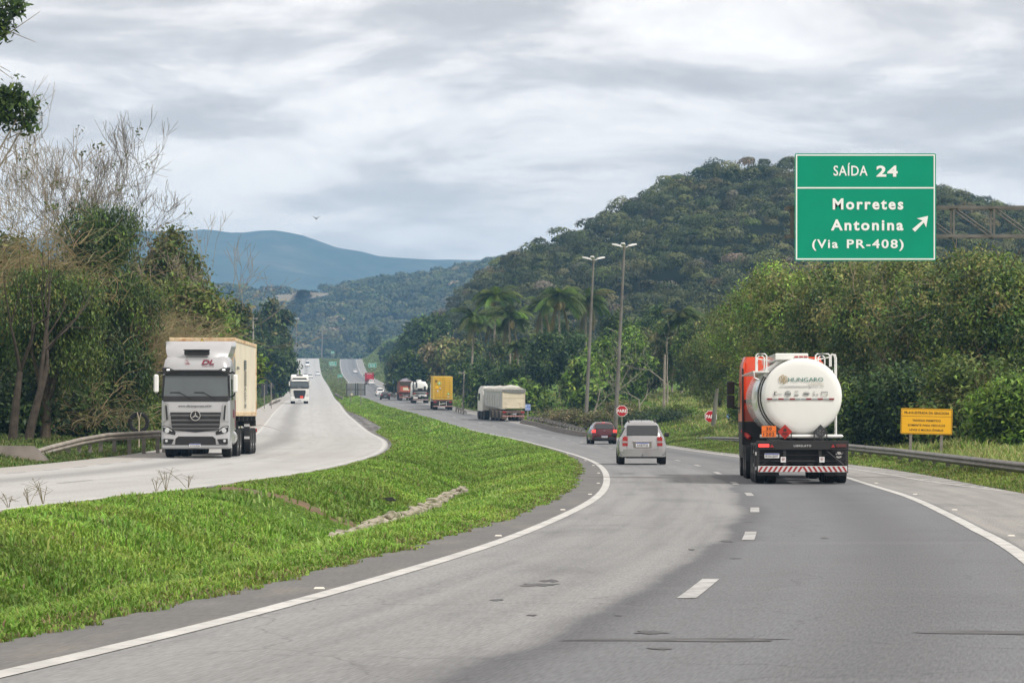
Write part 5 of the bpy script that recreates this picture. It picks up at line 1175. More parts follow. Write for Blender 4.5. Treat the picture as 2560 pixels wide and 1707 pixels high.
def shipping_container(label, L, H, paint, frame, style):
    """12 m box: local y from 0 (rear doors) to L, x centred, z from 0"""
    c = thing('shipping_container', label, 'container'); w_ = 1.219
    mb = MB()
    if style == 'rear_flat':
        mb.box(-w_ + .03, w_ - .03, .05, L - .05, .12, H - .04)
        for s in (-1, 1):
            for k in range(24): mb.box(s * (w_ - .03), s * (w_ - .024), .3 + k * .49, .33 + k * .49, .3, H - .2)
        mb.box(-1.0, 1.0, L - .05, L - .03, .3, H - .35)
    else:
        n = 22; seg = (L - .2) / n
        for s in (-1, 1):
            pts = []
            for k in range(n):
                y0 = .1 + k * seg; pts += [(s * (w_ - .01), y0), (s * (w_ - .01), y0 + seg * .4), (s * (w_ - .045), y0 + seg * .5), (s * (w_ - .045), y0 + seg * .9)]
            pts += [(s * (w_ - .01), L - .1), (s * (w_ - .09), L - .1), (s * (w_ - .09), .1)]
            mb.pxy(pts, .15, H - .1)
        mb.box(-w_ + .05, w_ - .05, .08, L - .06, .12, H - .03)
        mb.box(-w_ + .05, w_ - .05, L - .08, L - .04, .12, H - .08)
    mb.build('wall', paint, c, 0)
    mb = MB()
    for s in (-1, 1):
        for y0 in (0, L - .14): mb.box(s * (w_ - .13), s * w_, y0, y0 + .14, 0, H, .01)
        mb.box(s * (w_ - .1), s * w_, .14, L - .14, 0, .16, .01); mb.box(s * (w_ - .07), s * w_, .14, L - .14, H - .13, H, .01)
    for y0 in (0, L - .1):
        mb.box(-w_ + .13, w_ - .13, y0, y0 + .1, 0, .16, .01); mb.box(-w_ + .13, w_ - .13, y0, y0 + .1, H - .14, H, .01)
    mb.build('frame', frame, c)
    mb = MB()
    for s in (-1, 1):
        for y0 in (-.004, L - .17):
            for z0 in (-.004, H - .115): mb.box(s * (w_ - .165), s * (w_ + .004), y0, y0 + .178, z0, z0 + .12, .012)
    mb.build('corner_casting', frame if style == 'rear_flat' else paint, c)
    if style == 'rear_flat':
        mb = MB(); mb.pxz([(-.13, H - .22), (.13, H - .22), (0, H - .01)], L - .03, L + .006, 0); mb.pxz([(-.1, H - .205), (.1, H - .205), (0, H - .045)], L + .002, L + .01, 1)
        p = mb.build('warning_triangle', [M_INK, mat('warning yellow', (.75, .5, .03), .5)], c, 0); text('!', (0, L + .012, H - .14), (None, .1), 'front', M_INK, p, .02)
        xs = -(w_ + .004); zs = H - .75
        mb = MB(); mb.box(xs - .004, xs + .01, 6.1, 7.2, zs - .36, zs); mb.build('faded_logo_block', M_GREY, c, 0)
        for k in range(3):
            mb = MB(); mb.box(xs - .004, xs + .01, 6.1 + k * .38, 6.32 + k * .38, zs - 1.0, zs - .4); mb.build('faded_logo_bar', mat('faded grey print', (.2, .19, .16), .6), c, 0)
        for k, ch in enumerate('ASYW'): text(ch, (xs - .004, 6.65, zs - 1.1 - k * .22), (1.0, .19), 'left', M_GREY, c, .01, name='stacked_letter')
        text('TRIU 884 216', (xs - .004, 10.7, H - 1.1), (1.4, .1), 'left', M_GREY, c)
    else:
        DK = mat('door gap', (.16, .1, .03), .7)
        for s in (-1, 1):
            mb = MB(); mb.box(s * .015, s * 1.08, -.01, .04, .18, H - .16, .01)
            for z0 in np.linspace(.34, H - .5, 8): mb.box(s * .1, s * 1.0, -.035, -.008, z0, z0 + .2, .02)
            d = mb.build('door', paint, c)
            for x in (.24, .86):
                mb = MB(); mb.cyl((s * x, -.06, .12), (s * x, -.06, H - .12), .022, n=8)
                for z0 in (.4, 1.3, 2.2): mb.box(s * x - .05, s * x + .05, -.07, -.03, z0, z0 + .06)
                mb.build('lock_rod', paint, d)
        mb = MB(); mb.box(-.012, .012, -.012, .03, .2, H - .18); mb.box(-1.1, 1.1, -.004, .03, .165, .178); mb.build('door_seal', DK, c, 0)
        mb = MB(); mb.box(-.95, -.7, -.075, -.066, 2.2, 2.45); mb.build('dark_placard', mat('dark brown placard', (.07, .045, .02), .6), c, 0)
        for (x, z, a) in ((-.45, 2.05, .28), (.7, .72, .2)):
            mb = MB(); mb.pxz([(x, z - a), (x + a, z), (x, z + a), (x - a, z)], -.074, -.066); mb.pxz([(x, z - a * .2), (x + a * .3, z - a * .2), (x, z + a * .6), (x - a * .3, z - a * .2)], -.08, -.07, 1); mb.build('green_diamond', [mat('diamond green', (.3, .5, .14), .5), M_WHITE], c, 0)
        mb = MB(); mb.box(-.98, -.55, -.075, -.066, 1.4, 1.68); mb.build('yellow_patch', mat('bright yellow patch', (.85, .5, .01), .5), c, 0)
        for (x0, x1, z0, z1) in ((-.72, -.56, .95, 1.2), (-.42, -.25, 1.35, 1.5), (.55, .8, .3, .4)):
            mb = MB(); mb.box(x0, x1, -.072, -.064, z0, z1); mb.build('data_sticker', M_DWHITE, c, 0)
    return c
make_container_truck()

def make_white_tractor():
    y = 467.0; t = veh('white_tractor_unit', 'white tractor unit with black grille and orange hazard plate heading towards us', 'truck', -28.7, y, HL, -3.8, True)
    front_cab(t, M_DWHITE)
    mb = MB(); mb.prism([(-1.02, -.2, 3.05), (1.02, -.2, 3.05), (1.0, -.3, 3.22), (-1.0, -.3, 3.22)], (0, .06, .01)); mb.build('sun_visor', M_WHITE, t, 0)
    mb = MB(); mb.prism([(-1.1, -.28, 3.22), (1.1, -.28, 3.22), (.85, -.4, 3.48), (-.85, -.4, 3.48)], (0, .03, .01)); mb.build('visor_housing', M_BLACK, t, 0)
    mb = MB(); mb.box(-.85, .85, -.37, -.34, 3.32, 3.37); mb.build('roof_light_strip', M_REFL, t, 0)
    mb = MB(); mb.loft([rr_loop(3.6, -.75, -2.25, 1.2, .3), rr_loop(3.85, -1.1, -2.25, 1.15, .3), rr_loop(3.95, -1.5, -2.25, 1.05, .3)]); mb.build('roof_deflector', M_WHITE, t, 45)
    mb = MB(); mb.box(-.42, .42, -.98, -.82, 3.75, 3.93, .03); mb.build('roof_lamp_bar', M_BLACK, t)
    mb = MB(); mb.pxz([(-.8, 1.82), (.8, 1.82), (.82, 1.55), (.62, .72), (-.62, .72), (-.82, 1.55)], .01, .05); mb.build('grille', M_BLACK, t, 0)
    mb = MB(); mb.prism([(-.3, .0, 2.06), (-.2, .0, 2.06), (.3, -.04, 2.22), (.2, -.04, 2.22)], (0, .03, 0)); mb.build('badge_bar', M_CHROME, t, 0)
    mb = MB(); mb.pxz(rrect(-.27, .9, .42, .32, .01, 1), .05, .075); p = mb.build('hazard_panel', mat('hazard red orange', (.72, .06, .03), .45), t, 0)
    mb = MB(); mb.loft([rr_loop(.36, .03, -1.0, 1.2, .1), rr_loop(.5, .06, -1.0, 1.24, .12), rr_loop(.96, .02, -1.0, 1.25, .16)]); mb.build('bumper', M_WHITE, t, 45)
    mb = MB(); mb.box(-1.2, 1.2, .03, .07, .56, .64); mb.build('bumper_step', M_DWHITE, t, 0)
    for s in (-1, 1):
        mb = MB(); mb.prism([(s * 1.2, .03, 1.3), (s * 1.0, .06, 1.3), (s * 1.06, .07, 1.0), (s * 1.2, .04, .98)], (0, .02, 0)); mb.build('headlight', M_LENS, t, 0)
        mb = MB(); mb.box(s * 1.3, s * 1.46, -.12, .0, 2.4, 3.0, .04); mi = mb.build('mirror', M_DWHITE, t)
        mb = MB(); mb.tube([(s * 1.2, -.3, 3.05), (s * 1.4, -.06, 3.0)], .03, 6); mb.tube([(s * 1.2, -.25, 2.25), (s * 1.4, -.06, 2.38)], .03, 6); mb.build('arm', M_BLACK, mi)
        wheel(t, s * 1.0, -1.45, .52, .34, side=s)
        for yy in (-4.3, -5.6, -9.5, -10.8): wheel(t, s * 1.06, yy, .52, .27, side=s, twin=True)
    plate(t, 0, .075, .43, .4, .13, 'BCD4E56', 'front')
    mb = MB(); mb.box(-.45, .45, -11.6, -2.2, .85, 1.1); mb.build('chassis', M_CHASSIS, t)
    mb = MB(); mb.loft([[(1.1 * math.cos(a), yy, 2.15 + .95 * math.sin(a)) for a in np.linspace(0, 2 * math.pi, 28, endpoint=False)] for yy in (-2.9, -11.8)]); mb.build('tank', M_TANK, t, 40)
make_white_tractor()

# ---------------------------------------------------------------- trucks seen from behind
def rear_base(t, L, axles, paint, cabz=(.9, 3.5), lampz=.95, rim=None, twin=True, dusty=False, ww=1.25):
    ch = mat('dusty chassis', (.13, .095, .08), .85, var=.3, vscale=3) if dusty else M_CHASSIS
    mb = MB()
    for s in (-1, 1): mb.box(s * .38, s * .5, .1, L + 3.0, .92, 1.15); mb.box(s * 1.0, s * 1.06, .03, .09, .42, 1.0)
    mb.box(-1.22, 1.22, .0, .1, lampz - .12, lampz + .13, .01)
    for yy in axles: mb.cyl((-1, yy, .5), (1, yy, .5), .07, n=8)
    mb.build('chassis', ch, t)
    for s in (-1, 1):
        for yy in axles: wheel(t, s * 1.1, yy, .5, .27, rim, s, twin=twin)
        wheel(t, s * 1.04, L + 2.6, .5, .3, rim, s)
        mb = MB(); mb.box(s * .78, s * 1.16, -.03, .01, lampz - .07, lampz + .07, .01); mb.build('tail_light', M_TAIL, t)
        mb = MB(); mb.box(s * .62, s * 1.22, .55 * 0 + .3, .33, .24, .9); mb.build('mudflap', M_BLACK if not dusty else ch, t)
    cb = L + .5; mb = MB()
    mb.loft([rr_loop(cabz[0], cb + 2.3, cb, 1.24, .1), rr_loop(2.2, cb + 2.3, cb, 1.25, .12), rr_loop(cabz[1] - .4, cb + 2.1, cb, 1.22, .2), rr_loop(cabz[1], cb + 1.7, cb + .15, 1.08, .25)]); mb.build('cab', paint, t, 45)
    for s in (-1, 1):
        mb = MB(); mb.box(s * 1.36, s * 1.56, cb + 2.0, cb + 2.12, 2.1, 2.8, .03); mb.tube([(s * 1.2, cb + 2.0, 2.7), (s * 1.45, cb + 2.06, 2.75)], .03, 6); mb.build('mirror', M_BLACK, t)
        mb = MB(); mb.prism([(s * 1.252, cb + 2.0, 2.0), (s * 1.252, cb + 1.1, 2.0), (s * 1.24, cb + 1.1, 2.75), (s * 1.235, cb + 1.85, 2.75)], (s * .01, 0, 0)); mb.build('side_window', M_GLASS, t, 0)
DUSTRED = mat('dusty red stripe', (.3, .12, .1), .7)
def tipper():
    y = 360.0; t = veh('tipper_truck', 'dusty grey and cream tipper truck with rounded tarp pulling out from the shoulder', 'truck', .15, y, HR, -13.5)
    cream, grey, tarp = mat('cream steel', (.56, .5, .38), .7, var=.1, vscale=1.2, dirt=((.4, .34, .26), .62)), mat('galvanised grey', (.4, .41, .4), .6, var=.14, vscale=1.0, dirt=((.3, .29, .27), .55)), mat('grey tarpaulin', (.46, .45, .41), .85, var=.15, vscale=2.5, bump=.4, bscale=4)
    rear_base(t, 8.6, (1.3, 3.1, 4.9, 8.4, 9.7), M_DWHITE, (.9, 3.55), .95, M_DRIM, True, True)
    mb = MB(); mb.pyz([(.05, 1.35), (.35, 1.35), (7.6, 1.5), (8.4, 2.2), (8.4, 3.35), (.05, 3.3)], -1.22, 1.22); mb.build('tipper_body', grey, t, 0)
    for s in (-1, 1):
        for yy in np.arange(1.2, 8.3, 1.15):
            mb = MB(); mb.box(s * 1.215, s * 1.29, yy, yy + .14, 1.5, 2.7, .03); mb.build('body_rib', mat('pale rib', (.55, .55, .52), .6, var=.1), t)
        mb = MB(); mb.box(s * 1.2, s * 1.27, .05, 8.4, 3.22, 3.34, .02); mb.build('body_rail', grey, t)
    mb = MB(); mb.box(-1.22, 1.22, -.05, .05, 1.32, 3.05, .02); mb.box(-1.12, 1.12, -.075, -.04, 2.42, 2.47); mb.box(-1.12, 1.12, -.09, -.04, 1.34, 1.48, .02)
    for s in (-1, 1): mb.box(s * 1.12, s * 1.22, -.1, -.04, 1.34, 3.05, .015); mb.prism([(s * .9, -.06, 2.0), (s * .55, -.06, 2.0), (s * .72, -.06, 1.7)], (0, -.03, 0)); mb.box(s * .8 - .12, s * .8 + .12, -.12, -.04, 1.46, 1.58, .02)
    mb.build('tailgate', cream, t)
    gg = np.random.default_rng(4); mb = MB(); lo = []
    for yy in np.linspace(-.12, 8.5, 16):
        h = .22 + .16 * math.sin(yy * .9) * math.sin(yy * .37 + 1) + gg.normal() * .03; h = max(.1, h)
        lo.append([(-1.29, yy, 3.08), (-1.27, yy, 3.3), (-.8, yy, 3.36 + h * .7), (0, yy, 3.38 + h), (.8, yy, 3.36 + h * .7), (1.27, yy, 3.3), (1.29, yy, 3.08)])
    mb.loft(lo); mb.build('tarpaulin', tarp, t, 60)
    mb = MB(); mb.prism([(-1.26, -.14, 3.32), (1.26, -.14, 3.3), (1.2, -.14, 2.98), (.5, -.14, 2.93), (-.3, -.14, 2.97), (-1.24, -.14, 3.08)], (0, .03, 0)); mb.build('tarp_flap', mat('dark tarpaulin', (.17, .17, .165), .85, var=.2), t, 0)
    stripes(t, -1.2, 1.2, -.06, .48, .6, 14).data.materials[0] = mat('dusty reflector', (.42, .33, .29), .7)
    mb = MB(); mb.box(-1.22, 1.22, .0, .05, .86, 1.02, .01); mb.build('dusty_crossbar', mat('pinkish dust', (.4, .3, .26), .8, var=.2), t)
    plate(t, .1, -.01, .75, .4, .13, 'MKD2F31')
    for s in (-1, 1):
        for yy in (1.3, 3.1, 4.9):
            mb = MB(); pr = [(yy + .6 * math.cos(a), .5 + .62 * math.sin(a)) for a in np.linspace(math.pi * 1.1, -.3, 12)] + [(yy + .57 * math.cos(a), .5 + .59 * math.sin(a)) for a in np.linspace(-.3, math.pi * 1.1, 12)]
            mb.pyz(pr, s * .75, s * 1.26); mb.build('mudguard', mat('dusty mudguard', (.26, .22, .18), .8, var=.25), t)
tipper()
def yellow_lorry():
    y = 435.0; t = veh('container_lorry', 'lorry chassis under the yellow container driving away behind the tipper', 'truck', -8.7, y, HR, -2.8)
    rear_base(t, 12.4, (1.2, 2.45, 3.7, 10.6, 11.9), M_WHITE, (.9, 3.6), 1.0)
    for s in (-1, 1):
        mb = MB(); mb.box(s * .5, s * 1.15, -.02, .08, .55, 1.02, .02); mb.build('lamp_box', M_BLACK, t)
        mb = MB(); mb.box(s * .4, s * .46, -.04, .0, .5, 1.1); mb.build('frame_post', M_DWHITE, t)
    stripes(t, -1.2, 1.2, -.08, .42, .53, 14).data.materials[0] = mat('faded bar', (.5, .42, .4), .7)
    plate(t, .12, -.01, .86, .4, .13, 'ATS7B10')
    mb = MB(); mb.box(-1.2, 1.2, 0, 12.2, 1.15, 1.3); mb.build('bed_frame', mat('rust brown steel', (.16, .07, .05), .8, var=.3), t)
    c = shipping_container('yellow corrugated container with double doors behind the grey tipper', 12.19, 2.9, mat('container yellow', (.62, .38, .03), .55, var=.08, vscale=1.0, dirt=((.45, .26, .05), .64)), mat('container yellow edge', (.66, .45, .07), .55, var=.12, vscale=2), 'doors')
    c.matrix_world = Matrix.Translation(t.location) @ Euler(t.rotation_euler).to_matrix().to_4x4() @ Matrix.Translation((0, -.02, 1.31))
yellow_lorry()
def small_tanker():
    y = 530.0; t = veh('small_tanker', 'black framed truck with a white twin humped tank between dump truck and yellow container', 'tanker truck', -14.0, y, HR, -3.6)
    rear_base(t, 8.0, (1.2, 2.45, 3.7, 7.0), M_WHITE, (.9, 3.3), 1.5)
    mb = MB(); mb.loft([[(1.1 * k * math.cos(a), yy, 2.55 + .85 * k * math.sin(a)) for a in np.linspace(0, 2 * math.pi, 32, endpoint=False)] for yy, k in ((.3, .6), (.36, .88), (.5, 1), (7.6, 1), (7.8, .8))]); mb.build('tank', M_TANK, t, 40)
    mb = MB(); mb.cyl((-.25, 1.2, 3.3), (-.25, 1.2, 3.62), .38, n=20); mb.build('manhole_dome', M_WHITE, t)
    mb = MB(); mb.tube([(-1.15, .2, 1.3), (-1.15, .2, 3.1), (-1.1, .2, 3.25), (-.75, .2, 3.3), (-.62, .2, 3.15), (-.6, .2, 2.4)], .1, 10); mb.build('black_hose', M_BLACK, t)
    mb = MB(); mb.box(-1.15, 1.15, .05, .3, 1.7, 2.05, .03); mb.box(.5, .8, .1, .4, 2.0, 2.6, .04); mb.box(-.5, .3, .15, .3, 2.05, 2.3, .06); mb.build('pump_cabinet', M_BLACK, t)
    mb = MB(); mb.box(-1.0, 1.0, .02, .06, 1.72, 1.77); mb.build('chrome_rail', M_CHROME, t, 0)
    stripes(t, -1.2, 1.2, -.06, .5, .62, 12)
    plate(t, .4, -.01, 1.15, .4, .13, 'BEX9A42')
    mb = MB(); mb.box(-1.15, -.45, -.05, -.02, .72, .98, .01); mb.build('number_sticker', M_DWHITE, t)
small_tanker()
def dump_truck(y, X, label, head, body, load, rear, name='dump_truck'):
    t = veh(name, label, 'truck', X, y, HR, head)
    rear_base(t, 6.2, (1.2, 2.5, 5.2), body, (.9, 3.2), .95, M_DRIM, True, True)
    mb = MB(); mb.pyz([(.0, 1.3), (6.0, 1.3), (6.2, 2.0), (6.2, 3.25), (.0, 3.25)], -1.24, 1.24); mb.build('dump_body', body, t, 0)
    mb = MB(); mb.box(-1.2, 1.2, -.05, .0, 1.32, 2.6, .02)
    for s in (-1, 1): mb.box(s * 1.16, s * 1.25, -.08, .02, 1.3, 3.27, .01)
    mb.box(-1.25, 1.25, -.08, .02, 3.17, 3.28, .01); mb.build('tailgate', rear, t)
    if load:
        mb = MB(); lo = []
        for yy, h in ((.1, .05), (1.2, .5), (2.8, .42), (4.4, .6), (6.0, .1)): lo.append([(-1.15, yy, 3.2), (-.5, yy, 3.22 + h * .8), (.2, yy, 3.24 + h), (.8, yy, 3.22 + h * .5), (1.15, yy, 3.2)])
        mb.loft(lo); mb.build('load', load, t, 60)
    stripes(t, -1.2, 1.2, -.05, .5, .64, 12).data.materials[0] = mat('dusty reflector', (.42, .33, .29), .7)
    plate(t, .1, -.01, .74, .4, .13, 'JQW5C88')
    return t
RUST = mat('rusty red brown body', (.16, .05, .035), .75, var=.3, vscale=1.5, dirt=((.24, .12, .08), .55))
t = dump_truck(588, -18.0, 'rusty dump truck with a grey heaped load leading the lorry queue', -4, RUST, mat('grey rubble', (.22, .21, .24), .95, var=.3, vscale=4), RUST)
mb = MB(); mb.box(-1.0, .95, -.075, -.05, 1.55, 2.35, .01); mb.build('red_panel', mat('faded red panel', (.42, .09, .05), .6, var=.2), t)
mb = MB(); mb.box(-.55, .5, -.085, -.07, 1.72, 2.2, .01); mb.build('pale_panel', mat('pale panel', (.6, .55, .42), .6), t)
mb = MB(); mb.box(-1.1, 1.1, -.07, -.05, 2.6, 3.15); mb.build('dark_opening', mat('olive dark mesh', (.05, .045, .03), .8), t, 0)
RED = mat('bright red paint', (.36, .02, .022), .45, var=.12, vscale=1.5)
t = dump_truck(975, -40.2, 'red lorry climbing the hill on the right carriageway', -3, RED, None, RED, 'red_lorry')
mb = MB(); mb.box(-.75, .75, -.07, -.05, 2.85, 3.1); mb.build('pale_band', mat('pale red band', (.6, .36, .34), .5), t, 0)
mb = MB(); mb.box(-.7, .55, -.07, -.05, 1.75, 2.75); mb.build('red_sheet', mat('vivid red sheet', (.55, .02, .04), .5), t, 0)

# ---------------------------------------------------------------- cars
def car(name, label, x, y, H, head, facing, paint, st, W, rear=None, group=None, lit=False, plate_s=None, rails=False, detail=True, rim=None):
    """body lofted from stations (y, z_bottom, z_belt, z_roof, half width, roof half width) from tail to nose"""
    t = veh(name, label, 'car', x, y, H, head, facing, group)
    lo = []
    for (yy, zb, zbelt, zr, wb, wr) in st:
        h = [(wb * .86, zb), (wb * .97, zb + .08), (wb, (zb + zbelt) * .5), (wb * .955, zbelt - .1), (wb * .9, zbelt), (wr + (wb * .9 - wr) * .12, zr - (zr - zbelt) * .16 - .02), (wr * .86, zr - .022), (wr * .5, zr)]
        lo.append([(a, yy, b_) for a, b_ in h] + [(-a, yy, b_) for a, b_ in reversed(h)])
    mb = MB(); mb.loft(lo); mb.build('body', paint, t, 38)
    L = st[-1][0]; iw = [i for i, s in enumerate(st) if s[3] - s[2] > .3]; a0, a1 = iw[0], iw[-1]
    r0, r1 = st[a0 - 1], st[a0]      # rear glass between these stations
    def glass(nm, p, q, k0, k1, wlo, whi, sgn):
        f = lambda s, k: (p[0] + (q[0] - p[0]) * k, p[3] + (q[3] - p[3]) * k)
        (ya, za), (yb, zb) = f(0, k0), f(0, k1); mb = MB(); e = sgn * .012
        n = 5; lo_, hi_ = [], []
        pts = []
        for (xx, yy, zz) in ((-wlo, ya, za), (wlo, ya, za), (wlo * 1.0, ya + (yb - ya) * .3, za + (zb - za) * .3), (whi, yb + (ya - yb) * .08, zb + (za - zb) * .08), (whi * .93, yb, zb), (-whi * .93, yb, zb), (-whi, yb + (ya - yb) * .08, zb + (za - zb) * .08), (-wlo, ya + (yb - ya) * .3, za + (zb - za) * .3)): pts.append((xx, yy + e * 1.2, zz + .012))
        mb.prism(pts, (0, -e * 2.5, -.02)); return mb.build(nm, M_GLASS, t, 0)
    rg0 = glass('rear_window', r0, r1, .1, .9, r0[4] * .66, r1[5] * 1.0, -1)
    f0, f1 = st[a1], st[a1 + 1]
    glass('windshield', f1, f0, .08, .93, f1[4] * .78, f0[5] * .98, 1)
    for s in (-1, 1):
        A, B = st[a0], st[a1]; ym = (A[0] + B[0]) / 2
        zlo = max(A[2], B[2]) + .03; zhi = min(A[3], B[3]) - .11
        X = lambda S, z: s * (S[4] * .9 + (S[5] - S[4] * .9) * max(0, (z - S[2])) / (S[3] - S[2]) + .016)
        for (ya, yb) in ((A[0] + .08, ym - .04), (ym + .04, B[0] + .1)):
            mb = MB(); mb.prism([(X(A, zlo), ya, zlo), (X(B, zlo), yb, zlo), (X(B, zhi), yb - .1 if yb > ym + .1 else yb, zhi), (X(A, zhi), ya + .05 if ya < ym - .1 else ya, zhi)], (-s * .03, 0, 0)); mb.build('side_window', M_GLASS, t, 0)
        for yy in (.78, L - .85):
            wheel(t, s * (W / 2 - .13), yy, .33, .25, rim or M_RIM, s)
        ymir = B[0] + .25
        mb = MB(); mb.box(s * (W / 2 + .0), s * (W / 2 + .2), ymir, ymir + .12, st[a1][2] + .02, st[a1][2] + .19, .04); mb.build('mirror', M_BLACK, t)
    e = rear or {}
    r_ = st[1]
    tl = e.get('tail', (.74, .84, .13, .26)); tz = e.get('tz', .82)
    for s in (-1, 1):
        mb = MB(); xa, xb = s * (W / 2 - tl[0] if False else tl[0] - tl[2] / 2), s * (tl[0] + tl[2] / 2)
        mb.pxz([(xa, tz - tl[3] / 2), (xb, tz - tl[3] / 2), (xb * .985, tz + tl[3] / 2 * .7), ((xa + xb) / 2, tz + tl[3] / 2), (xa, tz + tl[3] / 2 * .8)], r_[0] - .05, r_[0] + .16); tlm = mb.build('tail_light', M_BRAKE if lit else M_TAIL, t, 0)
        if e.get('split'):
            mb = MB(); mb.box(min(xa, xb) + .004, max(xa, xb) - .004, r_[0] - .056, r_[0] - .03, tz - .07, tz + .0); mb.build('clear_lens', mat('smoked clear lens', (.3, .26, .25), .2, coat=.4), tlm, 0)
        n_ = st[-2]
        mb = MB(); mb.box(s * n_[4] * .55, s * n_[4] * .95, n_[0] - .12, n_[0] + .08, n_[3] - .2, n_[3] - .06, .03); mb.build('headlight', M_LENS, t)
    mb = MB(); mb.box(-.42, .42, L - .06, L + .03, .36, .5, .02); mb.build('front_grille', M_BLACK, t)
    if detail:
        bz = e.get('bumper', (.26, .56)); mb = MB(); mb.loft([[(p * W / 2 * .98, q, z) for p, q in ((-1, .34), (-.96, .06), (-.75, -.03), (0, -.05), (.75, -.03), (.96, .06), (1, .34))] for z in (bz[0], bz[0] + .05, bz[1] - .04, bz[1])]); mb.build('rear_bumper', e.get('bmat', paint), t, 40)
        if e.get('lower'):
            mb = MB(); mb.box(-W * .4, W * .4, -.075, -.02, bz[0] + .0, bz[0] + e['lower'], .02); mb.build('lower_valance', M_BLACK, t)
        mb = MB(); mb.box(-.6, .6, .1, .5, bz[0] - .06, bz[0] + .06); mb.build('underbody', M_CHASSIS, t)
    if plate_s: plate(t, 0, e.get('py', -.012), e.get('pz', .75), .4, .13, plate_s)
    if rails:
        for s in (-1, 1):
            mb = MB(); mb.tube([(s * .5, .62, 1.57), (s * .5, .7, 1.67), (s * .5, 2.0, 1.69), (s * .5, 2.3, 1.6)], .022, 7); mb.build('roof_rail', M_BLACK, t)
    return t
SUV = [(0, .34, .6, .63, .84, .66), (.05, .3, .93, 1.04, .89, .64), (.34, .26, 1.02, 1.5, .905, .58), (.6, .25, 1.03, 1.62, .905, .56), (1.9, .25, 1.02, 1.66, .905, .56), (2.55, .25, 1.0, 1.58, .905, .56), (3.25, .25, .98, 1.04, .9, .7), (4.05, .27, .86, .92, .88, .66), (4.25, .3, .7, .74, .82, .6), (4.32, .36, .58, .6, .7, .5)]
HATCH = [(0, .34, .58, .61, .8, .65), (.05, .3, .88, .97, .835, .66), (.42, .22, .95, 1.33, .855, .6), (.7, .2, .95, 1.45, .86, .57), (1.7, .2, .94, 1.47, .86, .56), (2.3, .2, .92, 1.4, .86, .56), (3.05, .2, .9, .96, .85, .64), (3.7, .22, .8, .84, .82, .6), (3.9, .28, .62, .66, .74, .52), (3.95, .33, .52, .54, .62, .45)]
SEDAN = [(0, .34, .6, .63, .8, .65), (.05, .3, .86, .98, .84, .66), (.55, .22, .95, 1.02, .86, .64), (1.15, .2, .95, 1.38, .865, .56), (2.0, .2, .94, 1.45, .865, .55), (2.6, .2, .92, 1.38, .86, .55), (3.35, .2, .9, .95, .85, .64), (4.1, .22, .78, .83, .82, .6), (4.35, .28, .6, .64, .74, .52), (4.4, .34, .52, .54, .62, .45)]
VAN = [(0, .36, .7, .74, .92, .8), (.05, .3, 1.1, 1.2, .95, .82), (.14, .28, 1.2, 2.2, .96, .82), (.5, .28, 1.2, 2.35, .96, .82), (3.0, .28, 1.2, 2.38, .96, .82), (3.7, .28, 1.15, 2.2, .96, .8), (4.5, .28, 1.1, 1.24, .94, .78), (5.0, .3, .95, 1.0, .9, .7), (5.15, .36, .7, .74, .8, .6)]
def place(px, y): return px_of(px, y)
t = car('sport_utility_car', 'silver estate car with roof rails following the red hatchback in the left lane', 4.87, 129, HR, .5, False, mat('champagne silver paint', (.36, .366, .375), .27, metal=.65, var=.03, coat=.4), SUV, 1.81,
        dict(tail=(.65, 0, .2, .37), tz=.885, split=True, bumper=(.3, .57), pz=.755), None, False, None, True)
plate(t, 0, -.01, .745, .5, .17, 'AXB7F26')
mb = MB(); mb.box(-.3, .3, .0, .025, .655, .69, .008); mb.box(-.36, .36, -.01, .02, .845, .9, .015); mb.build('tailgate_trim', M_CHROME, t)
mb = MB(); mb.box(-.57, .57, -.002, .03, .562, .574); mb.box(-.585, -.573, -.002, .03, .56, .95); mb.box(.573, .585, -.002, .03, .56, .95); mb.build('panel_gap', M_INK, t, 0)
mb = MB(); mb.box(-.34, .34, -.006, .02, .62, .86, .02); mb.build('plate_recess_shade', mat('recess shade grey', (.2, .19, .17), .4, metal=.4), t)  # flat panel, its darker grey paints in the shade of a plate recess
mb = MB(); mb.tube([(-.3, .115, 1.13), (-.05, .1, 1.12), (.1, .1, 1.12)], .014, 6); mb.build('rear_wiper', M_INK, t)
mb = MB(); mb.tube([(0, -.04, .36), (0, -.16, .34), (0, -.18, .4)], .025, 8); mb.build('tow_ball', M_CHROME, t)
mb = MB(); mb.tube([(0, .9, 1.64), (0, .8, 1.74)], .012, 5); mb.build('aerial', M_INK, t)
t = car('hatchback_car', 'dark red hatchback with lit brake lights ahead of the silver car', 6.1, 228, HR, -4.5, False, mat('dark red paint', (.065, .004, .009), .28, metal=.2, var=.04, coat=.5), HATCH, 1.72,
        dict(tail=(.7, 0, .24, .2), tz=.86, bumper=(.27, .58), lower=.2, py=-.05, pz=.5), None, True, None)
plate(t, .0, -.06, .5, .4, .13, 'BDT3J70')
mb = MB(); mb.box(-.1, .1, .62, .66, 1.4, 1.43, .005); mb.build('high_brake_light', M_BRAKE, t)
mb = MB(); mb.box(-.05, .05, .015, .04, .86, .9, .008); mb.build('badge', M_CHROME, t)
WP = mat('white car paint', (.74, .74, .74), .3, coat=.4)
car('sedan_car', 'dark grey sedan alone in the left lane far down the right carriageway', place(963.5, 612), 612, HR, -4, False, mat('dark graphite paint', (.03, .032, .036), .3, coat=.4), SEDAN, 1.74, dict(tail=(.7, 0, .28, .18), tz=.82, pz=.6), None, False, 'FGH2K18')
car('pickup_car', 'white high car directly ahead of the dark sedan', place(950.5, 720), 720, HR, -4, False, WP, SUV, 1.81, dict(tail=(.76, 0, .13, .3), tz=.85, pz=.7), None, False, 'KLM4N55')
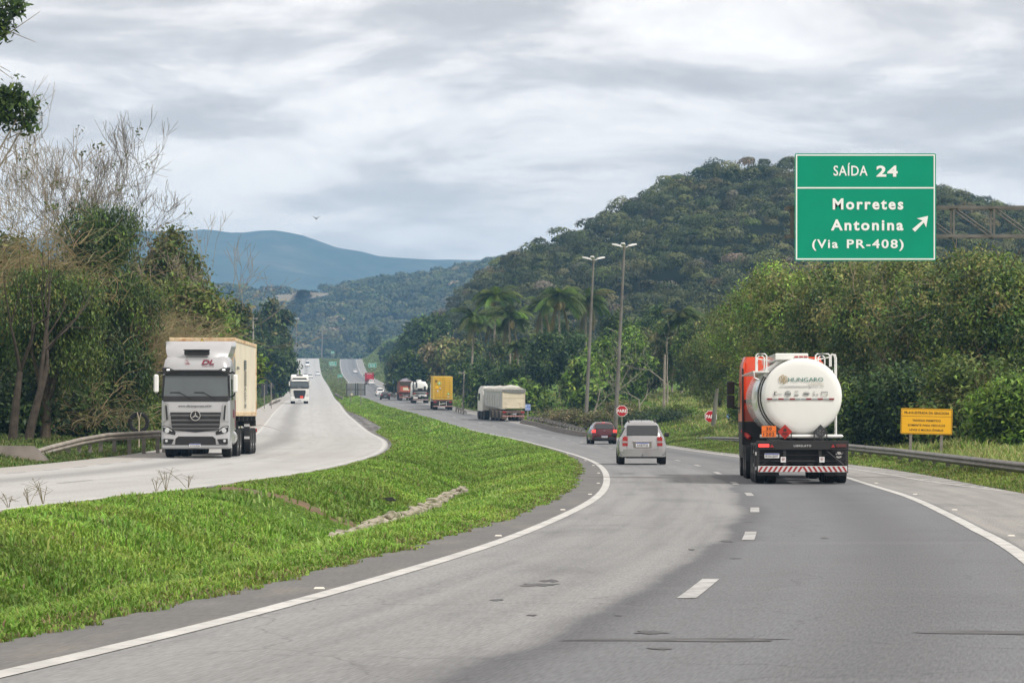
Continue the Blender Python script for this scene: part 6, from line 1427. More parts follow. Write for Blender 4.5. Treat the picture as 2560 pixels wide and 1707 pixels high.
car('hatchback_car', 'white hatchback tucked behind the red lorry', place(928.5, yR(961.5)), yR(961.5), HR, -3.5, False, WP, HATCH, 1.72, dict(tail=(.7, 0, .2, .2), tz=.86, pz=.5))
car('sedan_car', 'white car climbing the far hill alone on the right carriageway', place(888, 1360), 1360, HR, -3.5, False, WP, SEDAN, 1.74, dict(tail=(.7, 0, .2, .18), tz=.82, pz=.6))
car('delivery_van', 'white van highest up on the left carriageway', place(768.5, yL(916)), yL(916), HL, -3.5, True, WP, VAN, 1.95, dict(tail=(.86, 0, .12, .3), tz=1.0, bumper=(.3, .6)))
car('hatchback_car', 'white car behind the roof of the white tractor unit', place(763.5, yL(943)), yL(943), HL, -3.5, True, WP, HATCH, 1.72, None)
car('sedan_car', 'white sedan beside the car behind the white tractor unit', place(775.5, yL(945.5)), yL(945.5), HL, -3.5, True, mat('off white car paint', (.66, .66, .64), .3, coat=.4), SEDAN, 1.74, None)
car('hatchback_car', 'white car overtaking close to the median on the left carriageway', place(794, yL(938.5)), yL(938.5), HL, -3.5, True, mat('cool white car paint', (.7, .72, .74), .3, coat=.4), HATCH, 1.72, None)
# ---------------------------------------------------------------- signs
SG = mat('sign green', (.0, .26, .155), .55, var=.05, vscale=1.0, spec=.15); SW = mat('sign white', (.78, .8, .8), .45); SY = mat('sign yellow', (.8, .42, .005), .45, var=.04)
SB = mat('sign blue', (.015, .13, .5), .45); SR = mat('stop red', (.42, .006, .012), .4, var=.04)
GALV = mat('weathered galvanised steel', (.2, .185, .165), .6, metal=.2, var=.25, vscale=3, dirt=((.1, .08, .06), .6)); POST = mat('weathered post', (.2, .185, .165), .85, var=.25, vscale=3); CONC = mat('weathered concrete', (.27, .25, .225), .9, var=.25, vscale=2, dirt=((.12, .11, .1), .56))
SBACK = mat('sign back grey', (.2, .215, .225), .6, metal=.2, var=.2, vscale=1.0, dirt=((.1, .1, .1), .6))
def frame_rect(mb, x0, x1, z0, z1, t_, y, m):
    for a, b_, c_, d_ in ((x0, x1, z0, z0 + t_), (x0, x1, z1 - t_, z1), (x0, x0 + t_, z0 + t_, z1 - t_), (x1 - t_, x1, z0 + t_, z1 - t_)): mb.box(a, b_, y, y + .012, c_, d_, m=m)
# overhead exit sign on its cantilever gantry
yg = 100.0; k = F / yg
xl, xr = (1987 - CX) / k, (2340 - CX) / k; zb, zt = EYE + (HY - 652) / k, EYE + (HY - 384) / k
t = thing('exit_sign', 'big green overhead exit sign lettered SAIDA 24 Morretes Antonina', 'sign', ((xl + xr) / 2, yg, zb))
w_, h_ = xr - xl, zt - zb; X = lambda px: (px - CX) / k - (xl + xr) / 2; Z = lambda py: EYE + (HY - py) / k - zb
mb = MB(); mb.pxz(rrect(0, h_ / 2, w_, h_, .04, 3), 0, .05); mb.build('panel', SG, t, 0)
mb = MB(); frame_rect(mb, -w_ / 2 + .03, w_ / 2 - .03, .03, h_ - .03, .038, -.008, 0); mb.box(-w_ / 2 + .068, w_ / 2 - .068, -.008, .004, Z(470) - .02, Z(470) + .02); mb.build('border', SW, t, 0)
def sx(zx): return X(1940 + zx * 620 / 2352)
def sz(zy): return Z(360 + zy * 320 / 1214)
def sgn(body, x0, x1, y0, y1, bold, sp=1.0): return text(body, ((sx(x0) + sx(x1)) / 2, -.006, (sz(y0) + sz(y1)) / 2), (sx(x1) - sx(x0), sz(y0) - sz(y1)), 'rear', SW, t, bold, sp)
sgn('SAÍDA', 545, 868, 182, 303, .012, 1.1); sgn('24', 952, 1154, 206, 312, .035, 1.15); sgn('Morretes', 538, 1207, 517, 624, .03, 1.25); sgn('Antonina', 521, 1208, 716, 822, .03, 1.25)
sgn('(Via', 343, 588, 905, 1013, .02, 1.2); sgn('PR-408)', 672, 1210, 905, 1015, .02, 1.2)
mb = MB(); ar = [(1292, 808), (1390, 727), (1336, 707), (1442, 683), (1424, 792), (1402, 746), (1318, 833)]
mb.prism([(sx(a), -.004, sz(b_)) for a, b_ in ar], (0, -.006, 0)); mb.build('arrow', SW, t, 0)
g_ = thing('sign_gantry', 'brown steel lattice gantry arm holding the green exit sign from the right', 'gantry', (17.6, yg + .35, ground(17.6, yg)))
zg = g_.location.z; z1, z0 = EYE + (HY - 516) / k - zg, EYE + (HY - 588) / k - zg; xo = lambda px: (px - CX) / k - 17.6
mb = MB(); BROWN = mat('brown lattice steel', (.115, .113, .106), .75, var=.35, vscale=2)
for yy in (0, .7):
    for z in (z1, z0): mb.box(xo(1968), .0, yy - .04, yy + .04, z - .04, z + .04)
    xs = np.linspace(xo(1985), -.1, 9)
    for i, x in enumerate(xs):
        mb.box(x - .026, x + .026, yy - .026, yy + .026, z0, z1)
        if i: mb.tube([(xs[i - 1], yy, z1), (x, yy, z0)], .022, 5)
for x in np.linspace(xo(1985), -.1, 9):
    for z in (z0, z1): mb.box(x - .03, x + .03, 0, .7, z - .03, z + .03)
mb.build('truss_arm', BROWN, g_, 0)
mb = MB(); mb.cyl((.2, .35, -.3), (.2, .35, z1 + .3), .22, .17, 16); mb.box(-.2, .6, .0, .7, -.1, .05); mb.build('column', BROWN, g_)
for px in (1987 + 60, 2340 - 60):
    mb = MB(); mb.box(xo(px) - .04, xo(px) + .04, -.28, -.06, zb - zg + .1, zt - zg - .1); mb.build('sign_bracket', BROWN, g_, 0)
# yellow sign
ys = 140.0; k2 = F / ys; x0, x1 = (2250 - CX) / k2, (2378 - CX) / k2; zz0, zz1 = EYE + (HY - 1085) / k2, EYE + (HY - 1021) / k2
xc = (x0 + x1) / 2; gz = ground(xc, ys); t = thing('yellow_notice', 'yellow roadside notice PR-410 Estrada da Graciosa on two posts', 'sign', (xc, ys, gz), R(-2), ry=R(1.3))
w_, zb_, zt_ = x1 - x0, zz0 - gz, zz1 - gz
mb = MB(); mb.pxz(rrect(0, (zb_ + zt_) / 2, w_, zt_ - zb_, .04, 3), 0, .03); mb.build('panel', SY, t, 0)
mb = MB(); frame_rect(mb, -w_ / 2 + .025, w_ / 2 - .025, zb_ + .025, zt_ - .025, .014, -.004, 0); mb.box(-w_ / 2 + .03, w_ / 2 - .03, -.004, .008, zb_ + (zt_ - zb_) * .69, zb_ + (zt_ - zb_) * .69 + .012); mb.build('border', M_INK, t, 0)
H_ = zt_ - zb_
for s, f_, ww in (('PR-410-ESTRADA DA GRACIOSA', .83, .87), ('TRÁFEGO PERMITIDO', .54, .55), ('SOMENTE PARA VEÍCULOS', .355, .72), ('LEVES E MICRO-ÔNIBUS', .17, .66)): text(s, (0, -.004, zb_ + H_ * f_), (w_ * ww, H_ * .1), 'rear', M_INK, t, .012, 1.1)
for fx in (-.3, .3):
    mb = MB(); mb.box(w_ * fx - .055, w_ * fx + .055, .03, .12, -.4, zt_ - .1); mb.build('post', POST, t)
# stop signs and the little blue disc
def stop_sign(label, px, py, y, d):
    x, _, z = at(px, py, y); gz = ground(x, y); t = thing('stop_sign', label, 'sign', (x, y, gz), R(-2)); z -= gz
    for nm, r_, yy, m_ in (('panel', d / 2 * 1.082, 0, SW), ('red_face', d / 2 * .99, -.012, SR)):
        mb = MB(); mb.pxz([(r_ * math.cos(R(22.5 + 45 * i)), z + r_ * math.sin(R(22.5 + 45 * i))) for i in range(8)], yy, yy + .02); mb.build(nm, m_, t, 0)
    text('PARE', (0, -.016, z), (d * .84, d * .3), 'rear', SW, t, .03, 1.05)
    mb = MB(); mb.box(-.05, .05, .02, .1, -.3, z + d * .4); mb.build('post', POST, t)
stop_sign('red stop sign PARE beside the taller lamp post', 1555, 1027, 292, .93)
stop_sign('red stop sign PARE half hidden by the leaning concrete pole', 1777, 1041, 288, 1.0)
x, y, z = at(1821, 1040, 282); t = thing('blue_disc_sign', 'small round blue sign near the second stop sign', 'sign', (x, y, ground(x, y))); z -= t.location.z
mb = MB(); mb.pxz(circ(0, z, .15, 24), 0, .015); mb.build('panel', SB, t, 0)
mb = MB(); mb.box(-.09, .09, -.006, .003, z - .025, z + .02); mb.build('white_symbol', SW, t, 0); mb = MB(); mb.box(-.03, .03, .015, .06, -.2, z + .05); mb.build('post', POST, t)
# small far signs
def panel_sign(name, label, px, py, wpx, hpx, y, m_, lines, group=None, posts=2, head=0):
    x, _, z = at(px, py, y); gz = ground(x, y); t = thing(name, label, 'sign', (x, y, gz), R(head), group); z -= gz; w_, h_ = wpx / F * y, hpx / F * y
    mb = MB(); mb.pxz(rrect(0, z, w_, h_, h_ * .08, 2), 0, .04); mb.build('panel', m_, t, 0)
    mb = MB(); frame_rect(mb, -w_ / 2 + h_ * .03, w_ / 2 - h_ * .03, z - h_ / 2 + h_ * .03, z + h_ / 2 - h_ * .03, h_ * .04, -.008, 0); mb.build('border', SW, t, 0)
    n = len(lines)
    for i, (s, ww) in enumerate(lines): text(s, (0, -.008, z + h_ * (.5 - (i + .75) / (n + .5))), (w_ * ww, h_ * .56 / n), 'rear', SW, t, .03, 1.1)
    for px_ in ((-.3, .3) if posts == 2 else (0,)):
        mb = MB(); mb.box(w_ * px_ - .06, w_ * px_ + .06, .04, .16, -.6, z + h_ * .4); mb.build('post', POST, t)
panel_sign('blue_sign', 'blue direction sign with white lettering at the verge before the lorry queue', 992, 951.5, 24, 14.5, 640, SB, [('Rio', .3), ('Sagrado', .7)], head=-4)
panel_sign('blue_sign', 'small square blue kilometre sign right of the tipper', 1319.5, 1018, 13.6, 15.5, 352, SB, [('BR 277', .7), ('KM 32', .6)], posts=1)
panel_sign('green_sign', 'green sign in the median level with the white van', 832, 909, 19, 11, yR(930) + 0, SG, [('Saída 24', .6), ('Morretes', .75), ('Antonina', .7)], posts=2)
panel_sign('green_sign', 'small green sign on the skyline between the carriageways', 831.5, 880.5, 9.5, 6, 1690, SG, [('Retorno', .7)], posts=2)
panel_sign('green_sign', 'green sign in the median just above the grey sign back', 850, 939.5, 13, 8, 980, SG, [('1 km', .6)], posts=2)
panel_sign('green_sign', 'green sign on the right grass bank of the climbing road', 931, 913, 20, 11, 1330, SG, [('Morretes', .7), ('Antonina', .7)], posts=2)
# back of a large sign in the median
ym = 520.0; k3 = F / ym; xa, xb = (866 - CX) / k3, (913.5 - CX) / k3; xc = (xa + xb) / 2; gz = ground(xc, ym); za, zb2 = EYE + (HY - 988.5) / k3 - gz, EYE + (HY - 956.5) / k3 - gz; w_ = xb - xa
t = thing('road_sign', 'grey ribbed back of a large road sign standing on two posts in the median', 'sign', (xc, ym, gz), R(3))
mb = MB(); mb.box(-w_ / 2, w_ / 2, .06, .1, za, zb2); mb.build('panel', SBACK, t, 0)
mb = MB(); mb.box(-w_ / 2 - .02, w_ / 2 + .02, .05, .11, zb2 - .03, zb2 + .02); mb.build('top_rim', SW, t, 0)
for fx in (-.48, -.02, .1, .48):
    mb = MB(); mb.box(w_ * fx - .07, w_ * fx + .07, .0, .06, za, zb2 - .02); mb.build('stiffener', mat('dark stiffener', (.05, .052, .055), .7), t, 0)
mb = MB(); mb.box(-w_ / 2, w_ / 2, .02, .06, (za + zb2) / 2 - .12, (za + zb2) / 2 - .02); mb.build('cross_rail', mat('dark stiffener', (.05, .052, .055), .7), t, 0)
for fx in (-.26, .26):
    mb = MB(); mb.box(w_ * fx - .06, w_ * fx + .06, -.08, .0, -.3, zb2 - .1); mb.build('post', POST, t)
mb = MB(); mb.pxz(circ(-w_ * .22, za + .18, .17, 16), -.1, -.08); mb.build('pale_disc', mat('pale disc', (.6, .55, .42), .7), t, 0)
# chevron plates seen from behind
x, y, z = at(661, 971, 400); t = thing('plate_sign', 'dark rectangular sign back at the left verge beside the container', 'sign', (x, y, ground(x, y))); z -= t.location.z
mb = MB(); mb.box(-.36, .36, 0, .03, z - .78, z + .75); mb.build('panel', mat('dark sign back', (.03, .035, .045), .6), t, 0); mb = MB(); mb.box(-.05, .05, -.06, .0, -.2, z + .4); mb.build('post', POST, t)
x, y, z = at(678, 963.5, 405); t = thing('diamond_sign', 'dark diamond sign back beside the rectangular plate on the left verge', 'sign', (x, y, ground(x, y))); z -= t.location.z
mb = MB(); mb.pxz([(0, z - .45), (.42, z), (0, z + .45), (-.42, z)], 0, .03); mb.build('panel', mat('dark sign back', (.03, .035, .045), .6), t, 0); mb = MB(); mb.box(-.05, .05, -.06, .0, -.2, z + .3); mb.build('post', POST, t)

# ---------------------------------------------------------------- lamp posts and poles
LAMPW = mat('lamp housing', (.66, .66, .66), .4); LPOST = mat('lamp post grey', (.15, .14, .125), .8, var=.25, vscale=1.2)
def lamp_post(label, base, top, y):
    xb_, _, zb_ = at(*base, y); xt, _, zt_ = at(*top, y); gz = ground(xb_, y); t = thing('street_lamp', label, 'lamp post', (xb_, y, gz), 0, 'tall lamp posts with four heads')
    dx, h = xt - xb_, zt_ - gz
    mb = MB(); mb.tube([(-dx * .02, 0, -.3), (dx * .5, 0, h * .5), (dx, 0, h)], [.2, .145, .09], 12); mb.build('post', LPOST, t)
    mb = MB(); mb.cyl((dx, 0, h - .1), (dx, 0, h + .12), .14, n=12); mb.build('head_collar', LPOST, t)
    for a in (15, 165, 100, 260):
        c_, s_ = math.cos(R(a)), math.sin(R(a)); p0 = Vector((dx, 0, h + .05)); p1 = p0 + Vector((c_ * .3, s_ * .3, .06)); p2 = p0 + Vector((c_ * 1.12, s_ * 1.12, .26))
        side = Vector((-s_, c_, 0)); up = Vector((-.28 * c_, -.28 * s_, 1)).normalized(); lo_ = []
        for q, w0, hh_ in ((0, .08, .06), (.12, .16, .13), (.55, .2, .16), (.92, .17, .11), (1, .1, .05)):
            p = p1.lerp(p2, q); lo_.append([p + side * w0 + up * 0, p + side * w0 * .8 + up * hh_, p - side * w0 * .8 + up * hh_, p - side * w0])
        mb = MB(); mb.loft(lo_); mb.tube([p0, p1], .04, 7); hd = mb.build('lamp_head', LAMPW, t, 30)
        mb = MB(); a0, a1 = p1.lerp(p2, .3), p1.lerp(p2, .95); mb.prism([a0 + side * .15, a1 + side * .12, a1 - side * .12, a0 - side * .15], -up * .03); mb.build('lens', mat('lamp lens', (.5, .5, .48), .3), hd, 0)
lamp_post('left one of the two tall lamp posts, thinner and partly in front of the palms', (1464, 1046), (1484, 652), 328)
lamp_post('taller lamp post beside the red stop sign', (1538, 1062), (1561, 620), 300)
def pole(label, base, top, y, r0, r1, m_, arms=(), name='utility_pole', head=None):
    xb_, _, _ = at(*base, y); xt, _, zt_ = at(*top, y); gz = ground(xb_, y); t = thing(name, label, 'pole', (xb_, y, gz)); dx, h = xt - xb_, zt_ - gz
    mb = MB(); mb.tube([(0, 0, -.4), (dx * .5, 0, h * .5), (dx, 0, h)], [r0, (r0 + r1) / 2, r1], 10); mb.build('shaft', m_, t)
    for q in arms:
        mb = MB(); mb.box(dx - q[1], dx + q[1], -.06, .06, h - q[0] - .06, h - q[0] + .06)
        for xx in (-.9, 0, .9): mb.cyl((dx + xx * q[1], 0, h - q[0]), (dx + xx * q[1], 0, h - q[0] + .2), .05, n=6)
        mb.build('cross_arm', m_, t)
    return t, dx, h
pole('leaning weathered concrete pole in front of the second stop sign', (1781, 1070), (1793, 971), 276, .2, .15, mat('mossy concrete', (.15, .15, .12), .9, var=.3, vscale=1.5))
pole('slender dark pole on the skyline of the left carriageway', (803.8, 882), (806.7, 809), 1740, .3, .2, POST, ((.6, 1.0),))
pole('pale pole rising behind the container roof', (634, 850), (632.5, 790), 520, .16, .12, CONC, ((.4, .7),))
pole('wooden pole between yellow container and tipper', (1157.5, 1000), (1160.7, 927), 430, .13, .1, CONC, ((.25, .7),))
pole('thin pole with crossarm behind the small tanker', (1044, 960), (1044, 915), 640, .12, .1, CONC, ((.3, 1.4),))
pole('thin pole with crossarm just left of the yellow container', (1069, 965), (1069, 919), 600, .12, .1, CONC, ((.3, 1.2),))
t, dx, h = pole('thin pole with a pale lamp head beside the left carriageway near the crest', (739, 905), (741.5, 797), 1250, .16, .1, POST, name='street_light')
mb = MB(); mb.box(dx - .5, dx + .9, -.2, .2, h, h + .3, .05); mb.build('lamp_head', LAMPW, t)

# ---------------------------------------------------------------- guardrails
W_PROF = [(0, -.155), (.045, -.12), (.075, -.085), (.075, -.055), (.02, -.012), (.02, .012), (.075, .055), (.075, .085), (.045, .12), (0, .155)]
def guardrail(label, pts, side, m_, post_m, step=2.0, post_w=.08, name='guardrail', postz=.5, group=None):
    """pts: (x, y, z of beam centre); side=+1: the ribs bulge toward -x (traffic on the left)"""
    P = [Vector(p) for p in pts]; t = thing(name, label, 'guardrail', (P[0].x, P[0].y, ground(P[0].x, P[0].y)), 0, group); o = t.location; lo = []; acc = 0; nxt = step * .5
    for i, p in enumerate(P):
        d = (P[min(i + 1, len(P) - 1)] - P[max(i - 1, 0)]); d.z = 0; d.normalize(); nn = Vector((-d.y, d.x, 0)) * side
        lo.append([p - o + nn * a + Vector((0, 0, b_)) for a, b_ in W_PROF] + [p - o + nn * (a - .014) + Vector((0, 0, b_ * .97)) for a, b_ in reversed(W_PROF)])
    mb = MB(); mb.loft(lo); mb.build('beam', m_, t, 50)
    if step < 4:
        for i in range(1, len(P) - 1):                       # splice plates and bolts at the joints
            d = (P[i + 1] - P[i - 1]).normalized(); nn = Vector((-d.y, d.x, 0)) * side; mb = MB(); q = P[i] - o
            mb.loft([[q + d * s_ * .18 + nn * (a + .008) + Vector((0, 0, b_ * 1.01)) for a, b_ in W_PROF] + [q + d * s_ * .18 + nn * (a - .004) + Vector((0, 0, b_)) for a, b_ in reversed(W_PROF)] for s_ in (-1, 1)])
            mb.build('splice', m_, t, 50)
    for i in range(len(P) - 1):
        L = (P[i + 1] - P[i]).length
        while nxt <= acc + L:
            p = P[i].lerp(P[i + 1], (nxt - acc) / L); d = (P[i + 1] - P[i]).normalized(); nn = Vector((-d.y, d.x, 0)) * side; q = p - nn * .12 - o; gz = ground(p.x, p.y) - o.z
            mb = MB(); mb.box(q.x - post_w, q.x + post_w, q.y - .05, q.y + .05, gz - .2, q.z + .12); mb.build('post', post_m, t, 0); nxt += step
        acc += L
    return t
DKRAIL = mat('dark weathered rail', (.19, .178, .16), .5, metal=.45, var=.3, vscale=1.5, dirt=((.06, .055, .045), .56), dscale=2)
rr_ = [(14.35, y, .6 + .0 * y) for y in (58, 66, 74, 82, 90)] + [(14.35, 97, .47), (14.3, 110, .58), (14.2, 128, .74), (14.15, 146, .85), (14.2, 165, .88), (14.3, 185, .9), (14.4, 205, .92), (14.3, 222, .92), (13.6, 236, .9), (12.7, 247, .8), (11.7, 256, .52)]
rr_ = [(x, y, (.47 if y < 97 else z) + float(np.interp(y, [150, 200, 240, 256], [0, .08, .2, .1]))) for x, y, z in rr_]
guardrail('long dark steel guardrail on the right behind the tanker', rr_, 1, DKRAIL, mat('dark timber post', (.05, .045, .038), .9, var=.3), 3.4, .07)
RUSTY = mat('tan weathered rail', (.3, .27, .235), .6, metal=.25, var=.25, vscale=1.2, dirt=((.16, .11, .07), .55), dscale=2)
lr_ = []
for px, py, y in ((94, 1133, 117), (130, 1122, 121), (201, 1104, 126.5), (268, 1092, 132), (402, 1084, 140), (455, 1079, 148), (520, 1073, 160)):
    x, _, z = at(px, py, y); lr_.append((x, y, z))
guardrail('tan weathered guardrail along the outside of the left carriageway', lr_, -1, RUSTY, POST, 2.2, .07)
x, y, z = at(40, 1158, 112); t = thing('concrete_barrier_end', 'low concrete block where the left guardrail dips to the ground', 'barrier', (x, y, ground(x, y)))
mb = MB(); mb.loft([[(-1.2, -1.5, 0), (-1.2, .3, 0), (-1.2, .1, .5), (-1.2, -.9, .5)], [(.55, -.5, 0), (.55, .9, 0), (.5, .7, .48), (.5, -.2, .48)], [(.95, -.2, 0), (.95, 1.0, 0), (.9, .8, .1), (.9, .0, .1)]]); mb.build('block', mat('dark stained concrete', (.12, .105, .09), .9, var=.3, vscale=1.5), t, 0)
# short guardrail on a concrete wall near the red hatchback
def gpt(px, y, dz=.45):
    x = px_of(px, y); return (x, y, ground(x, y) + dz)
pp = [gpt(1318, 352, .55), gpt(1345, 340, .72), gpt(1385, 318, .72), gpt(1420, 300, .7), gpt(1462, 280, .5)]
guardrail('short guardrail above a grey kerb wall left of the red hatchback', pp, 1, DKRAIL, POST, 4.0, .07)
t = thing('kerb_wall', 'low sloping grey concrete wall under the short guardrail', 'wall', (0, 0, 0)); lo = []
for (px, py), y in zip(((1310, 1050), (1345, 1052), (1385, 1059), (1420, 1066), (1468, 1078)), (350, 338, 316, 298, 276)):
    x = px_of(px, y) - .3; z = ground(x, y) + .38; g0 = z - .7; lo.append([(x - .3, y, g0), (x, y, z), (x + .3, y, z), (x + .4, y, g0)])
mb = MB(); mb.loft(lo); mb.build('wall_face', mat('dark stained concrete', (.12, .105, .09), .9), t, 0)
def gpt(px, y, dz=.45):
    x = px_of(px, y); return (x, y, ground(x, y) + dz)
# guard rails further off
guardrail('low pale guardrail at the left verge beside the white tractor unit', [gpt(676, 440, .3), gpt(683, 455), gpt(691, 475), gpt(703, 520)], -1, mat('pale rail', (.4, .38, .33), .6, var=.2), POST, 6.0, .08)
guardrail('dark guardrail on the right verge below the blue direction sign', [gpt(948, 840), gpt(962, 780), gpt(975, 720), gpt(992, 660)], 1, DKRAIL, POST, 8.0, .1)
guardrail('white guardrail slanting down the median left of the grey sign back', [gpt(858, 545), gpt(851, 590), gpt(843, 650), gpt(838, 700)], -1, mat('pale rail', (.4, .38, .33), .6, var=.2), POST, 8.0, .08)
guardrail('short bent guardrail stub on the verge left of the tipper', [gpt(1140, 420), gpt(1152, 410), gpt(1166, 398, .2)], 1, DKRAIL, POST, 5.0, .08)
# tyre hung on a stick
x, y, z = at(347, 1056, 147); gz = ground(x, y); t = thing('hung_tyre', 'old tyre hung upright on a stick behind the left guardrail', 'tyre', (x, y, gz), R(88))
mb = MB(); rr0 = .44
mb.revolve_x([(-.1, .3), (-.12, .36), (-.11, .42), (-.06, .455), (.06, .455), (.11, .42), (.12, .36), (.1, .3), (-.1, .3)], 0, 0, z - gz, 32, cap=False); mb.build('tyre', M_TYRE, t)
t = thing('stick', 'pale forked stick carrying the old tyre', 'stick', (x, y - .18, gz)); mb = MB(); mb.tube([(.02, 0, -.2), (.03, 0, (z - gz) + .1), (-.05, 0, z - gz + .45)], [.035, .03, .02], 6); mb.tube([(.03, 0, z - gz + .1), (.12, 0, z - gz + .42)], .018, 5); mb.build('wood', mat('pale wood', (.4, .34, .26), .85, var=.2), t)

# ---------------------------------------------------------------- road studs, debris, drain
def stud(label, x, y, H, group='white road studs'):
    t = thing('road_stud', label, 'road stud', (x, y, float(np.interp(y, RY, H(RY))) + .004), 0, group)
    mb = MB(); mb.loft([[(-.05, -.05, 0), (.05, -.05, 0), (.05, .05, 0), (-.05, .05, 0)], [(-.038, -.02, .016), (.038, -.02, .016), (.038, .02, .016), (-.038, .02, .016)]]); mb.build('body', mat('stud white', (.6, .58, .52), .5), t, 0); return t
st0 = None
for y in (31.3, 47.3, 63.3, 79.3, 95.3, 111.3, 127.3, 143.3, 175.3):
    for fx, lab in ((lambda q: X_RL(q) - .22, 'small white road stud beside the median edge line'), (lambda q: X_RR(q) + .3, 'small white road stud outside the right edge line')):
        if st0 is None: st0 = stud(lab, fx(y), y, HR)
        else:
            o = st0.copy(); COL.objects.link(o); o['label'] = lab; o.location = (fx(y), y, float(np.interp(y, RY, HR(RY))) + .004)
            for c_ in st0.children: d = c_.copy(); COL.objects.link(d); d.parent = o
t = thing('stone_drain', 'broken pale concrete drain blocks in the grassy median ditch', 'drain', (0, 0, 0)); gg = np.random.default_rng(9); mb = MB()
dp = [on_ground(px, py) for px, py in ((838, 1358), (900, 1333), (965, 1308), (1034, 1290), (1090, 1262), (1130, 1240), (1163, 1226))]
dq = np.array(dp); ss = np.concatenate([[0], np.cumsum(np.linalg.norm(np.diff(dq[:, :2], axis=0), axis=1))])
lo = []
for s_ in np.linspace(0, ss[-1], 34):
    x, y = np.interp(s_, ss, dq[:, 0]), np.interp(s_, ss, dq[:, 1]); wv = .13 * gg.uniform(.6, 1.2); lo.append([(x - wv, y, ground(x - wv, y) - .1), (x - wv, y, ground(x - wv, y) + .09 + gg.uniform(-.02, .03)), (x + wv * .1, y, ground(x, y) + .09 + gg.uniform(-.02, .02)), (x + wv, y, ground(x + wv, y) + .1 + gg.uniform(-.02, .03)), (x + wv, y, ground(x + wv, y) - .1)])
mb.loft(lo); 
mb.build('channel', mat('pale broken concrete', (.36, .32, .26), .9, var=.3, vscale=3, dirt=((.1, .11, .05), .47), dscale=2.5), t, 20)
for s_ in np.linspace(.4, ss[-1] - .3, 26):
    x, y = np.interp(s_, ss, dq[:, 0]), np.interp(s_, ss, dq[:, 1]); x += gg.uniform(-.09, .09); z = ground(x, y) + .08; mb = MB(); a, b_, c_ = gg.uniform(.06, .15), gg.uniform(.15, .42), gg.uniform(.03, .09)
    mb.box(-a, a, -b_, b_, -.05, c_, .03); o = mb.build('broken_block', mat('pale broken concrete', (.4, .35, .28), .9), t, 20); o.location = (x, y, z); o.rotation_euler = (gg.normal() * .12, gg.normal() * .2, gg.normal() * .4)
# dirt trail across the median
tr = [on_ground(px, py) for px, py in ((560, 1221), (620, 1227), (700, 1243), (780, 1270), (850, 1300), (905, 1322))]; V, Fc = [], []
tq = np.array(tr); sT = np.concatenate([[0], np.cumsum(np.linalg.norm(np.diff(tq[:, :2], axis=0), axis=1))]); nT = 40
for i, s_ in enumerate(np.linspace(0, sT[-1], nT)):
    x, y = np.interp(s_, sT, tq[:, 0]), np.interp(s_, sT, tq[:, 1]); wv = .8 + .3 * math.sin(i * 1.3)
    for q in (-1, -.5, 0, .5, 1): V.append((x + .12 * q * wv, y + wv * q * 1.1, ground(x + .12 * q * wv, y + wv * q * 1.1) + .035 * (1 - abs(q))))
    if i: k_ = 5 * i; Fc += [(k_ - 5 + j, k_ - 4 + j, k_ + 1 + j, k_ + j) for j in range(4)]
tag(link('dirt_path', np_mesh('dirt_path', np.array(V), np.array(Fc), mat('reddish dirt', (.13, .083, .045), .95, var=.35, vscale=2, dirt=((.09, .12, .03), .5), dscale=1.6), smooth=True)), kind='structure')
# skid and oil marks are part of the asphalt; a flat black scrap lies in the median
x, y, z = on_ground(970, 1263); t = thing('rubber_scrap', 'black scrap of rubber lying in the median grass', 'debris', (x, y, z + .1)); mb = MB(); mb.loft([[(-.2, -.1, 0), (.2, -.14, .02), (.24, .12, 0), (-.16, .1, .0)], [(-.12, -.06, .08), (.1, -.08, .1), (.14, .06, .05), (-.1, .05, .06)]]); mb.build('scrap', M_TYRE, t)
x, y, z = at(791, 547, 260); t = thing('bird', 'tiny dark bird flying in the sky above the blue mountain', 'bird', (x, y, z), R(25)); mb = MB()
mb.loft([[(.02 * math.cos(a) * r_, yy, .02 * math.sin(a) * r_) for a in np.linspace(0, 6.28, 9)[:-1]] for yy, r_ in ((-.2, .3), (-.1, 1.6), (.02, 2.6), (.12, 1.8), (.18, .8), (.22, .2))]); mb.build('body', M_INK, t)
for s in (-1, 1):
    mb = MB(); mb.prism([(s * .03, .08, .02), (s * .18, .1, .12), (s * .32, .0, .2), (s * .16, -.06, .1), (s * .03, -.06, .02)], (0, 0, .012)); mb.build('wing', M_INK, t)
# ---------------------------------------------------------------- grass (nobody could count it)
def grass(name, label, xs, ys, hgt, wid, cols, g, lean=.55, zoff=0.0):
    n = len(xs); zs = ground_n_fast(xs, ys) - .01 + zoff
    a = g.uniform(0, 2 * math.pi, n); dirv = np.stack([np.cos(a), np.sin(a), np.zeros(n)], -1); side = np.stack([-np.sin(a), np.cos(a), np.zeros(n)], -1)
    ln = (lean * (.35 + g.random(n)))[:, None]; h = hgt[:, None]; w_ = wid[:, None]
    p = np.stack([xs, ys, zs], -1); up = np.array([0, 0, 1.0])
    m1 = p + dirv * h * ln * .35 + up * h * .62; tp = p + dirv * h * ln * 1.05 + up * h * (1.0 - ln * .35)
    v = np.stack([p - side * w_, p + side * w_, m1 - side * w_ * .8, m1 + side * w_ * .8, tp - side * w_ * .12, tp + side * w_ * .12], 1).reshape(-1, 3)
    k = np.arange(n)[:, None] * 6; f = np.concatenate([k + np.array([[0, 1, 3, 2]]), k + np.array([[2, 3, 5, 4]])])
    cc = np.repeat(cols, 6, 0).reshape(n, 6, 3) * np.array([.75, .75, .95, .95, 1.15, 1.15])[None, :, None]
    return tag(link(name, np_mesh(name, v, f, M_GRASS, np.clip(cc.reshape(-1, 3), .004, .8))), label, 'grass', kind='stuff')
_XI = np.linspace(0, 1, 2)
